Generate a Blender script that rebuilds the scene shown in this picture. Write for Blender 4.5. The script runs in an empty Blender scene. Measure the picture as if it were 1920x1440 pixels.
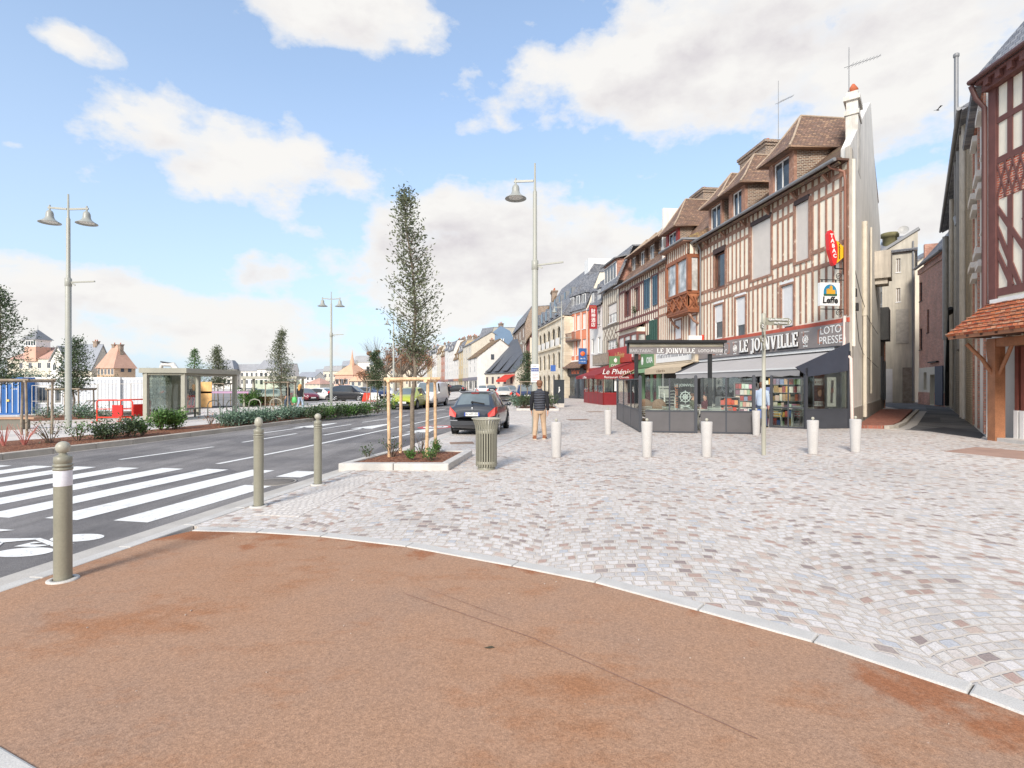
import bpy, bmesh, math, random
from mathutils import Vector, Matrix
R = random.Random(11)
PI = math.pi
EYE = 1.7; FL = 1000.0          # eye height in metres, focal length in photo pixels (survey of the photograph)
sc = bpy.context.scene
COL = sc.collection

def gp(u, v, z=0.0):            # point of the ground plane at height z seen at pixel u, v
    d = (EYE - z) * FL / (v - 720.0)
    return Vector(((u - 960) / FL * d, d, z))
def wx(u, d): return (u - 960) / FL * d
def wz(v, d): return EYE + (720 - v) / FL * d
def S(r, g, b):                 # sRGB 0-255 to linear
    f = lambda c: c / 12.92 if c <= 0.04045 else ((c + 0.055) / 1.055) ** 2.4
    return (f(r / 255), f(g / 255), f(b / 255), 1)

# ------------------------------------------------------------------ tags
def tag(o, label=None, cat=None, group=None, kind=None):
    if label: o['label'] = label
    if cat: o['category'] = cat
    if group: o['group'] = group
    if kind: o['kind'] = kind
    return o
def thing(name, label, cat, loc=(0, 0, 0), rz=0.0, group=None):
    o = bpy.data.objects.new(name, None); COL.objects.link(o)
    o.empty_display_size = 0.2
    o.location = loc; o.rotation_euler = (0, 0, rz)
    return tag(o, label, cat, group)
def dup(root, loc, rz=None, label=None, scale=None):
    def cp(o, par):
        c = o.copy(); COL.objects.link(c)
        if par: c.parent = par
        for ch in o.children: cp(ch, c)
        return c
    r = cp(root, None); r.location = loc
    if rz is not None: r.rotation_euler = (0, 0, rz)
    if scale: r.scale = (scale,) * 3 if not hasattr(scale, '__len__') else scale
    if label: r['label'] = label
    return r

# ------------------------------------------------------------------ mesh builder
class MB:
    def __init__(s): s.v = []; s.f = []; s.mi = []; s.sm = []; s.M = None
    def add(s, vs, fs, m=0, sm=False):
        n = len(s.v)
        if s.M is not None: vs = [s.M @ Vector(v) for v in vs]
        s.v.extend([tuple(v) for v in vs])
        for f in fs:
            s.f.append([i + n for i in f]); s.mi.append(m); s.sm.append(sm)
        return s
    def box(s, x0, y0, z0, x1, y1, z1, m=0):
        vs = [(x0,y0,z0),(x1,y0,z0),(x1,y1,z0),(x0,y1,z0),(x0,y0,z1),(x1,y0,z1),(x1,y1,z1),(x0,y1,z1)]
        return s.add(vs, [(3,2,1,0),(4,5,6,7),(0,1,5,4),(1,2,6,5),(2,3,7,6),(3,0,4,7)], m)
    def cbox(s, c, d, rz=0, m=0):
        o = s.M; L = Matrix.Translation(c) @ Matrix.Rotation(rz, 4, 'Z')
        s.M = L if o is None else o @ L
        s.box(-d[0]/2, -d[1]/2, -d[2]/2, d[0]/2, d[1]/2, d[2]/2, m); s.M = o
        return s
    def beam(s, p, q, w, h, up=(0,0,1), m=0):   # box section w (sideways) x h (along up) from p to q
        p = Vector(p); q = Vector(q); d = (q - p); u = Vector(up)
        a = d.cross(u)
        if a.length < 1e-6: a = Vector((1,0,0))
        a.normalize(); b = a.cross(d).normalized()
        vs = []
        for e in (p, q):
            for i, j in ((-1,-1),(1,-1),(1,1),(-1,1)): vs.append(e + a*(i*w/2) + b*(j*h/2))
        return s.add(vs, [(0,1,2,3),(7,6,5,4),(0,4,5,1),(1,5,6,2),(2,6,7,3),(3,7,4,0)], m)
    def tube(s, p, q, r0, r1=None, n=10, m=0, sm=True, caps=True):
        return s.path([p, q], [r0, r0 if r1 is None else r1], n, m, sm, caps)
    def path(s, pts, r, n=8, m=0, sm=True, caps=True):
        pts = [Vector(p) for p in pts]; k = len(pts)
        if not hasattr(r, '__len__'): r = [r] * k
        vs = []; fs = []; ref = None
        for i, p in enumerate(pts):
            d = (pts[min(i+1,k-1)] - pts[max(i-1,0)]).normalized()
            if ref is None:
                ref = d.cross(Vector((0,0,1)))
                if ref.length < 1e-3: ref = Vector((1,0,0))
            a = (ref - d * ref.dot(d)).normalized(); ref = a; b = d.cross(a)
            for j in range(n):
                t = 2*PI*j/n; vs.append(p + (a*math.cos(t) + b*math.sin(t)) * r[i])
        for i in range(k-1):
            for j in range(n):
                fs.append((i*n+j, i*n+(j+1)%n, (i+1)*n+(j+1)%n, (i+1)*n+j))
        s.add(vs, fs, m, sm)
        if caps:
            s.add(vs[:n], [tuple(range(n))[::-1]], m); s.add(vs[-n:], [tuple(range(n))], m)
        return s
    def lathe(s, prof, c=(0,0,0), n=20, m=0, sm=True, sx=1, sy=1):
        vs = []; fs = []
        for r, z in prof:
            for j in range(n):
                t = 2*PI*j/n; vs.append((c[0]+r*math.cos(t)*sx, c[1]+r*math.sin(t)*sy, c[2]+z))
        for i in range(len(prof)-1):
            for j in range(n):
                fs.append((i*n+j, i*n+(j+1)%n, (i+1)*n+(j+1)%n, (i+1)*n+j))
        return s.add(vs, fs, m, sm)
    def prism(s, poly, z0, z1, m=0):              # vertical extrusion of an xy polygon
        if sum(a[0]*b[1]-b[0]*a[1] for a, b in zip(poly, list(poly[1:])+[poly[0]])) < 0: poly = list(poly)[::-1]
        n = len(poly)
        vs = [(p[0],p[1],z0) for p in poly] + [(p[0],p[1],z1) for p in poly]
        fs = [tuple(range(n))[::-1], tuple(range(n, 2*n))] + [(i,(i+1)%n,n+(i+1)%n,n+i) for i in range(n)]
        return s.add(vs, fs, m)
    def fprism(s, poly, y0, y1, m=0):             # extrusion of an xz polygon along y
        if sum(a[0]*b[1]-b[0]*a[1] for a, b in zip(poly, list(poly[1:])+[poly[0]])) < 0: poly = list(poly)[::-1]
        n = len(poly)
        vs = [(p[0],y0,p[1]) for p in poly] + [(p[0],y1,p[1]) for p in poly]
        fs = [tuple(range(n)), tuple(range(n, 2*n))[::-1]] + [(i,n+i,n+(i+1)%n,(i+1)%n) for i in range(n)]
        return s.add(vs, fs, m)
    def slab(s, pts, t, m=0):                     # thick sheet below a planar polygon given by 3d points (counterclockwise from above)
        pts = [Vector(p) for p in pts]; n = len(pts)
        nn = (pts[1]-pts[0]).cross(pts[2]-pts[0]).normalized()
        vs = pts + [p - nn*t for p in pts]
        return s.add(vs, [tuple(range(n)), tuple(range(n,2*n))[::-1]] + [(i,n+i,n+(i+1)%n,(i+1)%n) for i in range(n)], m)
    def sphere(s, c, r, n=12, m=0, sx=1, sy=1, sz=1):
        k = max(4, n//2)
        return s.lathe([(max(1e-4, r*math.sin(PI*i/k)), -r*sz*math.cos(PI*i/k)) for i in range(k+1)], c, n, m, True, sx, sy)
    def build(s, name, mat, parent=None, world=False, bevel=0):
        me = bpy.data.meshes.new(name)
        vs = s.v
        if world and parent is not None:
            bpy.context.view_layer.update()
            Mi = (Matrix.Translation(parent.location) @ parent.rotation_euler.to_matrix().to_4x4()).inverted()
            vs = [Mi @ Vector(v) for v in vs]
        me.from_pydata(vs, [], s.f)
        for m in (mat if isinstance(mat, (list, tuple)) else [mat]): me.materials.append(m)
        me.polygons.foreach_set('material_index', s.mi)
        me.polygons.foreach_set('use_smooth', s.sm)
        me.update()
        o = bpy.data.objects.new(name, me); COL.objects.link(o)
        if parent is not None: o.parent = parent
        if bevel:
            b = o.modifiers.new('bevel', 'BEVEL'); b.width = bevel; b.segments = 2; b.limit_method = 'ANGLE'
        return o

def text(name, body, mat, parent, size, loc, rot=(PI/2,0,0), ext=0.004, align='CENTER', sx=1.0, off=0.0, shear=0, world=False):
    cu = bpy.data.curves.new(name, 'FONT'); cu.body = body; cu.size = size; cu.extrude = ext
    cu.align_x = align; cu.align_y = 'CENTER'; cu.offset = off; cu.shear = shear; cu.resolution_u = 3
    t = bpy.data.objects.new(name, cu); COL.objects.link(t)
    dg = bpy.context.evaluated_depsgraph_get()
    me = bpy.data.meshes.new_from_object(t.evaluated_get(dg)); me.name = name
    bpy.data.objects.remove(t)
    me.materials.clear(); me.materials.append(mat)
    me.transform(Matrix.Diagonal((sx,1,1,1)))
    o = bpy.data.objects.new(name, me); COL.objects.link(o)
    o.location = loc; o.rotation_euler = rot
    if parent is not None: o.parent = parent
    return o

def scribble(name, mat, parent, x0, x1, z, h, y, M_=None, seed=1):
    """a line of lettering too small to read in the photograph: uneven short strokes"""
    rr = random.Random(seed); q = MB(); q.M = M_; x = x0
    while x < x1-h*.3:
        w_ = h*rr.uniform(.3,.62); k = rr.random(); t_ = h*.17
        q.box(x,y-.003,z-h*.5,x+t_,y,z+h*(.5 if k > .6 else .2))
        if k < .75: q.box(x+t_,y-.003,z+h*.05,x+w_,y,z+h*.05+t_)
        if k > .35: q.box(x+w_-t_,y-.003,z-h*.5,x+w_,y,z+h*.05)
        x += w_+h*(.18 if rr.random() > .15 else .6)
    return q.build(name, mat, parent)
# ------------------------------------------------------------------ materials
MATS = {}
class NT:
    def __init__(s, t): s.t = t
    def n(s, ty, **k):
        nd = s.t.nodes.new('ShaderNode' + ty)
        for a, b in k.items():
            if a.startswith('i_'): nd.inputs[a[2:].replace('_', ' ')].default_value = b
            else: setattr(nd, a, b)
        return nd
    def l(s, a, b): s.t.links.new(a, b)
    def math(s, op, a, b=None, c=None, clamp=False):
        nd = s.n('Math', operation=op); nd.use_clamp = clamp
        for i, x in enumerate((a, b, c)):
            if x is None: continue
            if isinstance(x, (int, float)): nd.inputs[i].default_value = x
            else: s.l(x, nd.inputs[i])
        return nd.outputs[0]
    def ramp(s, fac, stops, const=False):
        nd = s.n('ValToRGB'); e = nd.color_ramp.elements
        if const: nd.color_ramp.interpolation = 'CONSTANT'
        while len(e) < len(stops): e.new(0.5)
        for el, (p, c) in zip(e, stops): el.position = p; el.color = c if hasattr(c, '__len__') else (c, c, c, 1)
        s.l(fac, nd.inputs[0]); return nd.outputs[0]
    def mix(s, f, a, b, ty='MIX'):
        nd = s.n('MixRGB', blend_type=ty)
        for i, x in zip((0, 1, 2), (f, a, b)):
            if isinstance(x, (int, float)) and i == 0: nd.inputs[0].default_value = x
            elif hasattr(x, 'is_output'): s.l(x, nd.inputs[i])
            else: nd.inputs[i].default_value = x if hasattr(x, '__len__') else (x, x, x, 1)
        return nd.outputs[0]
    def noise(s, vec, scale, detail=3, rough=0.55, out=0):
        nd = s.n('TexNoise'); nd.inputs['Scale'].default_value = scale; nd.inputs['Detail'].default_value = detail
        nd.inputs['Roughness'].default_value = rough
        if vec is not None: s.l(vec, nd.inputs['Vector'])
        return nd.outputs[out]
    def mapping(s, vec, sc=(1,1,1), rot=(0,0,0)):
        nd = s.n('Mapping'); nd.inputs['Scale'].default_value = sc; nd.inputs['Rotation'].default_value = rot
        s.l(vec, nd.inputs['Vector']); return nd.outputs[0]
def newmat(name):
    m = bpy.data.materials.new(name); m.use_nodes = True
    t = NT(m.node_tree); p = m.node_tree.nodes['Principled BSDF']
    MATS[name] = m
    return m, t, p
def bump(t, p, h, dist, st=1.0):
    b = t.n('Bump'); b.inputs['Distance'].default_value = dist; b.inputs['Strength'].default_value = st
    t.l(h, b.inputs['Height']); t.l(b.outputs[0], p.inputs['Normal'])
def M(name, col, rough=0.6, var=0.12, vs=3.0, metal=0.0, bmp=0.0, bs=40.0, spec=0.5, streak=0.0, fine=0.06, fs=60.0):
    """painted, rendered or stone surface: base colour, soft blotches, fine grain, optional downward streaks"""
    if name in MATS: return MATS[name]
    m, t, p = newmat(name)
    tc = t.n('TexCoord').outputs['Object']
    c = t.n('RGB'); c.outputs[0].default_value = col
    out = c.outputs[0]
    if var:
        out = t.mix(1.0, out, t.ramp(t.noise(tc, vs, 4), [(0.3, 1-var), (0.7, 1+var*0.6)]), 'MULTIPLY')
    if fine:
        out = t.mix(1.0, out, t.ramp(t.noise(tc, fs, 2), [(0.3, 1-fine), (0.7, 1+fine)]), 'MULTIPLY')
    if streak:
        sv = t.mapping(tc, (2.2, 2.2, 0.18))
        out = t.mix(1.0, out, t.ramp(t.noise(sv, 2.0, 5, 0.65), [(0.35, 1-streak), (0.62, 1.0)]), 'MULTIPLY')
    t.l(out, p.inputs['Base Color'])
    p.inputs['Roughness'].default_value = rough; p.inputs['Metallic'].default_value = metal
    p.inputs['Specular IOR Level'].default_value = spec
    if bmp: bump(t, p, t.noise(tc, bs, 3), bmp)
    return m
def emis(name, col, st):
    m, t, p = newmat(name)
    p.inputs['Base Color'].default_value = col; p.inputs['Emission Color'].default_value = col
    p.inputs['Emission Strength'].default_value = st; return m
def glassmat(name, tint=(0.9,0.95,0.93,1), refl=0.12, rough=0.02):
    m, t, p = newmat(name)
    tr = t.n('BsdfTransparent'); tr.inputs[0].default_value = tint
    gl = t.n('BsdfGlossy'); gl.inputs['Roughness'].default_value = rough
    lw = t.n('LayerWeight'); lw.inputs['Blend'].default_value = 0.35
    f = t.math('MULTIPLY_ADD', lw.outputs['Fresnel'], 0.8, refl*0.4, True)
    mx = t.n('MixShader'); t.l(f, mx.inputs[0]); t.l(tr.outputs[0], mx.inputs[1]); t.l(gl.outputs[0], mx.inputs[2])
    t.l(mx.outputs[0], t.t.nodes['Material Output'].inputs['Surface']); return m
def darkglass(name, col=(0.02,0.024,0.028,1), var=True):
    m, t, p = newmat(name)
    tc = t.n('TexCoord').outputs['Object']
    t.l(t.ramp(t.noise(tc, 1.3, 3), [(0.35, col), (0.7, tuple(min(1, c*3.5+0.01) for c in col[:3])+(1,))]), p.inputs['Base Color'])
    p.inputs['Roughness'].default_value = 0.06; p.inputs['Specular IOR Level'].default_value = 0.8
    bump(t, p, t.noise(tc, 2.0, 1), 0.01, 0.3); return m
def rowmat(name, cols, bw, rh, mortar=0.012, mcol=None, axes='xz', rough=0.75, bd=0.01, offs=0.5, dirt=0.25, wob=0.01, moss=None, slope=1.0):
    """courses of bricks, tiles or slates in object space: axes name the along and up coordinates"""
    m, t, p = newmat(name)
    tc = t.n('TexCoord').outputs['Object']
    dv = t.n('VectorMath', operation='SCALE'); dn = t.noise(tc, 6, 2, out=1)
    sb = t.n('VectorMath', operation='SUBTRACT'); t.l(dn, sb.inputs[0]); sb.inputs[1].default_value = (0.5,0.5,0.5)
    t.l(sb.outputs[0], dv.inputs[0]); dv.inputs['Scale'].default_value = wob
    ad = t.n('VectorMath', operation='ADD'); t.l(tc, ad.inputs[0]); t.l(dv.outputs[0], ad.inputs[1])
    sp = t.n('SeparateXYZ'); t.l(ad.outputs[0], sp.inputs[0])
    ax = {'x': sp.outputs[0], 'y': sp.outputs[1], 'z': sp.outputs[2]}
    a = ax[axes[0]] if axes[0] != 'd' else t.math('ADD', ax['x'], ax['y'])
    cb = t.n('CombineXYZ'); t.l(a, cb.inputs[0]); t.l(t.math('MULTIPLY', ax[axes[1]], slope), cb.inputs[1])
    br = t.n('TexBrick'); br.offset = offs
    t.l(cb.outputs[0], br.inputs['Vector']); br.inputs['Color1'].default_value = (0,0,0,1); br.inputs['Color2'].default_value = (1,1,1,1)
    br.inputs['Mortar'].default_value = (0.5,0.5,0.5,1); br.inputs['Scale'].default_value = 1
    br.inputs['Mortar Size'].default_value = mortar; br.inputs['Mortar Smooth'].default_value = 0.1
    br.inputs['Brick Width'].default_value = bw; br.inputs['Row Height'].default_value = rh
    k = len(cols)
    col = t.ramp(br.outputs['Color'], [(0.15+0.7*i/k, c) for i, c in enumerate(cols)], True)
    col = t.mix(1.0, col, t.ramp(t.noise(tc, 45, 2), [(0.3, 0.85), (0.7, 1.12)]), 'MULTIPLY')
    if mcol is not None: col = t.mix(br.outputs['Fac'], col, mcol)
    else: col = t.mix(br.outputs['Fac'], col, t.mix(1.0, col, (0.35,0.35,0.35,1), 'MULTIPLY'))
    if dirt: col = t.mix(1.0, col, t.ramp(t.noise(tc, 0.8, 5, 0.65), [(0.3, 1-dirt), (0.65, 1.08)]), 'MULTIPLY')
    if moss is not None: col = t.mix(t.ramp(t.noise(tc, 1.2, 5, 0.7), [(0.5, 0.0), (0.66, 0.75)]), col, moss)
    t.l(col, p.inputs['Base Color']); p.inputs['Roughness'].default_value = rough
    h = t.math('SUBTRACT', t.math('MULTIPLY', br.outputs['Color'], 0.35), br.outputs['Fac'])
    bump(t, p, h, bd)
    return m
def leafmat(name, cols, rough=0.45, trans=0.15):
    m, t, p = newmat(name)
    g = t.n('NewGeometry')
    k = len(cols)
    t.l(t.ramp(g.outputs['Random Per Island'], [(i/max(1,k-1), c) for i, c in enumerate(cols)]), p.inputs['Base Color'])
    p.inputs['Roughness'].default_value = rough; p.inputs['Specular IOR Level'].default_value = 0.4
    if trans:
        p.inputs['Transmission Weight'].default_value = 0
        tl = t.n('BsdfTranslucent'); mx = t.n('MixShader'); mx.inputs[0].default_value = trans
        t.l(t.t.nodes['Principled BSDF'].inputs['Base Color'].links[0].from_socket, tl.inputs[0])
        t.l(p.outputs[0], mx.inputs[1]); t.l(tl.outputs[0], mx.inputs[2])
        t.l(mx.outputs[0], t.t.nodes['Material Output'].inputs['Surface'])
    return m

# ---- ground materials
def mat_asphalt(name, base, patch, speck=0.35):
    m, t, p = newmat(name)
    tc = t.n('NewGeometry').outputs['Position']
    c = t.ramp(t.noise(tc, 0.45, 5, 0.6), [(0.38, base), (0.58, patch)])
    c = t.mix(1.0, c, t.ramp(t.noise(tc, 150, 2, 0.7), [(0.32, 1-speck), (0.5, 1.0), (0.68, 1+speck)]), 'MULTIPLY')
    c = t.mix(1.0, c, t.ramp(t.noise(tc, 28, 3, 0.7), [(0.3, 0.86), (0.7, 1.12)]), 'MULTIPLY')
    st = t.mapping(tc, (2.5, 0.12, 1), (0,0,0.17))
    c = t.mix(1.0, c, t.ramp(t.noise(st, 1.0, 3), [(0.35, 0.82), (0.65, 1.1)]), 'MULTIPLY')
    t.l(c, p.inputs['Base Color']); p.inputs['Roughness'].default_value = 0.9; p.inputs['Specular IOR Level'].default_value = 0.25
    bump(t, p, t.noise(tc, 140, 2, 0.7), 0.004, 0.7); return m
def mat_ochre():
    m, t, p = newmat('ochre_asphalt')
    tc = t.n('NewGeometry').outputs['Position']
    base = t.ramp(t.noise(tc, 0.55, 6, 0.66), [(0.32, S(168,137,116)), (0.5, S(177,140,114)), (0.68, S(174,133,104))])
    # rusty loose sand swept towards the rims: a band of noise-broken patches
    n2 = t.noise(t.mapping(tc, (0.9, 1.5, 1), (0,0,0.5)), 0.9, 6, 0.68)
    base = t.mix(t.ramp(n2, [(0.52, 0.0), (0.66, 0.85)]), base, S(168,118,84))
    # loose rusty grit washed against the granite border
    dv = t.n('VectorMath', operation='DISTANCE'); t.l(tc, dv.inputs[0]); dv.inputs[1].default_value = (-3.0,-0.5,0.04)
    nz = t.noise(tc, 1.6, 5, 0.65)
    rim = t.math('ADD', t.math('MULTIPLY', t.math('SUBTRACT', dv.outputs['Value'], 6.35), 1.1), t.math('MULTIPLY', t.math('SUBTRACT', nz, 0.42), 2.6))
    base = t.mix(t.ramp(rim, [(0.0, 0.0), (0.28, 0.8)]), base, S(158,100,66))
    n3 = t.noise(tc, 170, 3, 0.85)
    base = t.mix(1.0, base, t.ramp(n3, [(0.3, 0.62), (0.5, 1.0), (0.7, 1.28)]), 'MULTIPLY')
    base = t.mix(1.0, base, t.ramp(t.noise(tc, 60, 3, 0.7), [(0.3, 0.74), (0.7, 1.2)]), 'MULTIPLY')
    vo = t.n('TexVoronoi'); vo.inputs['Scale'].default_value = 5.5; t.l(tc, vo.inputs['Vector'])
    base = t.mix(t.ramp(vo.outputs['Distance'], [(0.016, 0.6), (0.03, 0.0)]), base, S(200,180,165))
    t.l(base, p.inputs['Base Color']); p.inputs['Roughness'].default_value = 0.92; p.inputs['Specular IOR Level'].default_value = 0.2
    bump(t, p, t.mix(0.4, t.noise(tc, 190, 2, 0.8), t.noise(tc, 45, 2)), 0.006, 0.8); return m
STONES = [S(214,207,200), S(199,193,188), S(222,215,210), S(205,198,192), S(212,202,194), S(193,186,181), S(217,210,204), S(170,156,149), S(207,201,196),
          S(201,181,168), S(218,212,208), S(191,191,194), S(211,203,197), S(158,143,138), S(203,196,191), S(183,156,144), S(215,208,202), S(195,175,164), S(209,201,195), S(220,213,208)]
def mat_setts(name, arcs=True, bw=0.125, rh=0.108, mort=0.012, rot=0.12, cols=STONES, W=2.5, mcol=None, pale=0.0):
    m, t, p = newmat(name)
    pos = t.n('NewGeometry').outputs['Position']
    v = t.mapping(pos, (1,1,1), (0,0,rot))
    sb = t.n('VectorMath', operation='SUBTRACT'); t.l(t.noise(v, 5.0, 2, out=1), sb.inputs[0]); sb.inputs[1].default_value = (0.5,)*3
    scn = t.n('VectorMath', operation='SCALE'); t.l(sb.outputs[0], scn.inputs[0]); scn.inputs['Scale'].default_value = 0.055
    ad = t.n('VectorMath', operation='ADD'); t.l(v, ad.inputs[0]); t.l(scn.outputs[0], ad.inputs[1])
    sp = t.n('SeparateXYZ'); t.l(ad.outputs[0], sp.inputs[0])
    x, y = sp.outputs[0], sp.outputs[1]
    if arcs:
        rr = W * 0.95
        xm = t.math('SUBTRACT', t.math('FLOORED_MODULO', t.math('ADD', x, 0.35), W), W/2)
        cid = t.math('FLOOR', t.math('DIVIDE', t.math('ADD', x, 0.35), W))
        h = t.math('SQRT', t.math('SUBTRACT', rr*rr, t.math('MULTIPLY', xm, xm)))
        yy = t.math('ADD', t.math('SUBTRACT', y, h), t.math('MULTIPLY', cid, 0.517))
        xx = t.math('ADD', t.math('MULTIPLY', t.math('ARCSINE', t.math('DIVIDE', xm, rr)), rr), t.math('MULTIPLY', cid, 3.37))
    else: xx, yy = x, y
    cb = t.n('CombineXYZ'); t.l(xx, cb.inputs[0]); t.l(yy, cb.inputs[1])
    br = t.n('TexBrick'); br.offset = 0.47; br.squash = 0.82; br.squash_frequency = 3
    t.l(cb.outputs[0], br.inputs['Vector']); br.inputs['Color1'].default_value = (0,0,0,1); br.inputs['Color2'].default_value = (1,1,1,1)
    br.inputs['Mortar'].default_value = (0.5,)*3+(1,); br.inputs['Scale'].default_value = 1
    br.inputs['Mortar Size'].default_value = mort; br.inputs['Mortar Smooth'].default_value = 0.35
    br.inputs['Brick Width'].default_value = bw; br.inputs['Row Height'].default_value = rh
    k = len(cols)
    col = t.ramp(br.outputs['Color'], [(0.12+0.76*i/k, c) for i, c in enumerate(cols)], True)
    col = t.mix(1.0, col, t.ramp(t.noise(pos, 90, 3, 0.75), [(0.3, 0.68), (0.5, 1.0), (0.7, 1.14)]), 'MULTIPLY')
    if pale: col = t.mix(pale, col, S(228,222,215))
    col = t.mix(br.outputs['Fac'], col, mcol or S(204,193,181))
    col = t.mix(1.0, col, t.ramp(t.noise(pos, 0.35, 4, 0.6), [(0.32, 0.9), (0.65, 1.05)]), 'MULTIPLY')
    col = t.mix(t.ramp(t.noise(pos, 0.7, 5, 0.7), [(0.60, 0.0), (0.75, 0.30)]), col, S(190,160,128))
    t.l(col, p.inputs['Base Color']); p.inputs['Roughness'].default_value = 0.8; p.inputs['Specular IOR Level'].default_value = 0.3
    h = t.math('ADD', t.math('MULTIPLY', br.outputs['Fac'], -1.0), t.math('MULTIPLY', t.noise(pos, 22, 3), 0.5))
    bump(t, p, h, 0.012, 0.8); return m

asphalt = mat_asphalt('road_asphalt', S(114,111,111), S(140,136,134), .6)
asphalt_old = mat_asphalt('old_asphalt', S(92,93,95), S(118,117,116), 0.3)
ochre = mat_ochre()
setts = mat_setts('granite_setts')
setts_bay = mat_setts('bay_setts', False, 0.16, 0.11, 0.01, 0.17, pale=0.35)
pale_paving = mat_setts('pale_paving', False, 0.6, 0.3, 0.006, 0.17, [S(214,206,198), S(220,213,206), S(208,200,192), S(224,217,210)], mcol=S(196,188,180))
brick_pave = mat_setts('brick_paving', False, 0.22, 0.11, 0.008, -0.6, [S(150,92,76), S(165,104,86), S(140,86,72), S(158,100,84)], mcol=S(150,120,105))
granite = M('granite', S(200,196,190), 0.75, 0.10, 6, bmp=0.002, bs=120, fine=0.16, fs=140)
gutter_c = M('gutter_concrete', S(190,184,176), 0.85, 0.14, 2.5, bmp=0.002, bs=90, fine=0.12, fs=110)
kerb_old = M('kerb_stone', S(186,178,166), 0.85, 0.2, 2.5, bmp=0.003, bs=60, fine=0.14, fs=90)
paint_w = M('road_paint', S(238,237,233), 0.7, 0.08, 7, fine=0.10, fs=90)
paint_r = M('road_red_paint', S(196,84,80), 0.7, 0.15, 7)
khaki = M('khaki_steel', S(144,141,125), 0.42, 0.10, 3, spec=0.5, fine=0.05, streak=0.10)
khaki_l = M('khaki_steel_light', S(170,167,152), 0.42, 0.05, 4, fine=0.03)
lampgrey = M('lamp_grey', S(166,166,156), 0.4, 0.05, 3, fine=0.03)
white_band = M('reflective_white', S(225,225,232), 0.35, 0.04)
anthracite = M('anthracite', S(66,68,74), 0.45, 0.10, 2, fine=0.03)
panelgrey = M('panel_grey', S(92,89,90), 0.5, 0.10, 2, fine=0.03)
black = M('black_matte', (0.012,0.012,0.013,1), 0.6, 0)
rubber = M('rubber', (0.018,0.018,0.019,1), 0.85, 0.1)
chrome = M('alloy', (0.55,0.56,0.57,1), 0.3, 0.03, metal=0.9)
white = M('white_paint', S(232,231,228), 0.5, 0.06, 3)
cream = M('cream_render', S(245,236,216), 0.85, 0.07, 1.2, streak=0.08, bmp=0.003, bs=30)
timber = M('brown_timber', S(160,121,102), 0.75, 0.28, 4, bmp=0.004, bs=25, fine=0.2, fs=30)
def peel(m, col, lo, hi, sc):
    t = NT(m.node_tree); p = m.node_tree.nodes['Principled BSDF']; src = p.inputs['Base Color'].links[0].from_socket
    tc = t.n('TexCoord').outputs['Object']
    t.l(t.mix(t.ramp(t.noise(tc, sc, 4, 0.7), [(lo, 0.0), (hi, 0.8)]), src, col), p.inputs['Base Color'])
peel(timber, S(216,196,176), 0.60, 0.68, 5.0)
timber_wine = M('wine_timber', S(122,78,72), 0.7, 0.2, 5, bmp=0.003, bs=25, fine=0.1)
wood_new = M('new_oak', S(160,108,76), 0.6, 0.22, 3, bmp=0.003, bs=30, fine=0.15, fs=30)
wood_grey = M('grey_wood', S(150,138,126), 0.8, 0.3, 4, bmp=0.003, bs=30, fine=0.15, fs=30)
stake = M('stake_wood', S(222,186,146), 0.7, 0.35, 5, bmp=0.004, bs=20, fine=0.15, fs=25)
shutter = M('roller_shutter', S(222,214,205), 0.6, 0.06, 2)
glass_d = darkglass('window_glass')
glass_c = darkglass('curtained_glass', (0.22,0.22,0.21,1))
glass_t = glassmat('screen_glass', refl=0.10)
glass_sh = glassmat('shelter_glass', (0.88,0.93,0.90,1), refl=0.06)
redpaint = M('red_paint', S(160,42,40), 0.5, 0.08)
orangered = M('barrier_red', S(226,62,40), 0.5, 0.08)
tile_brown = rowmat('brown_tiles', [S(142,112,96), S(160,128,106), S(124,100,88), S(172,140,116), S(150,120,104), S(134,110,98)], 0.17, 0.115, 0.012, axes='xz', bd=0.03, dirt=0.3, slope=1.2)
tile_side = rowmat('brown_tiles_side', [S(142,112,96), S(160,128,106), S(124,100,88), S(172,140,116), S(150,120,104), S(134,110,98)], 0.17, 0.115, 0.012, axes='yz', bd=0.03, dirt=0.3, slope=1.1)
tile_moss = rowmat('mossy_tiles', [S(146,118,92), S(160,130,98), S(132,106,86)], 0.2, 0.14, 0.012, axes='dz', bd=0.03, dirt=0.3, moss=S(158,140,78))
tile_orange = rowmat('orange_tiles', [S(190,96,58), S(216,128,84), S(168,84,56), S(206,142,104), S(178,108,80), S(198,112,66)], 0.17, 0.13, 0.01, axes='dz', bd=0.03, dirt=0.15, slope=1.6)
slate = rowmat('slate', [S(128,130,137), S(140,142,148), S(118,120,127), S(148,149,153)], 0.22, 0.16, 0.008, axes='dz', bd=0.015, dirt=0.2)
brick_red = rowmat('red_brick', [S(196,124,100), S(210,138,112), S(178,108,88), S(216,152,128), S(188,124,104)], 0.22, 0.075, 0.012, S(170,152,138), axes='dz', bd=0.01)
alley_brick = rowmat('alley_brick', [S(222,142,114), S(232,156,128), S(204,124,100), S(236,168,142), S(214,138,116)], 0.22, 0.075, 0.012, S(226,208,192), axes='dz', bd=0.01)
brick_brown = rowmat('brown_brick', [S(118,88,70), S(136,102,80), S(102,78,66), S(150,118,96)], 0.22, 0.075, 0.014, S(188,176,160), axes='dz', bd=0.01)
flint = rowmat('flint_rubble', [S(220,206,182), S(198,184,164), S(230,218,198), S(178,166,150), S(214,194,166)], 0.16, 0.10, 0.03, S(172,160,140), axes='dz', bd=0.03, dirt=0.3, wob=0.12)
stone_beige = rowmat('beige_stone', [S(222,208,184), S(214,200,176), S(228,216,194)], 0.9, 0.42, 0.01, S(196,182,160), axes='dz', bd=0.006, dirt=0.15)
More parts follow.
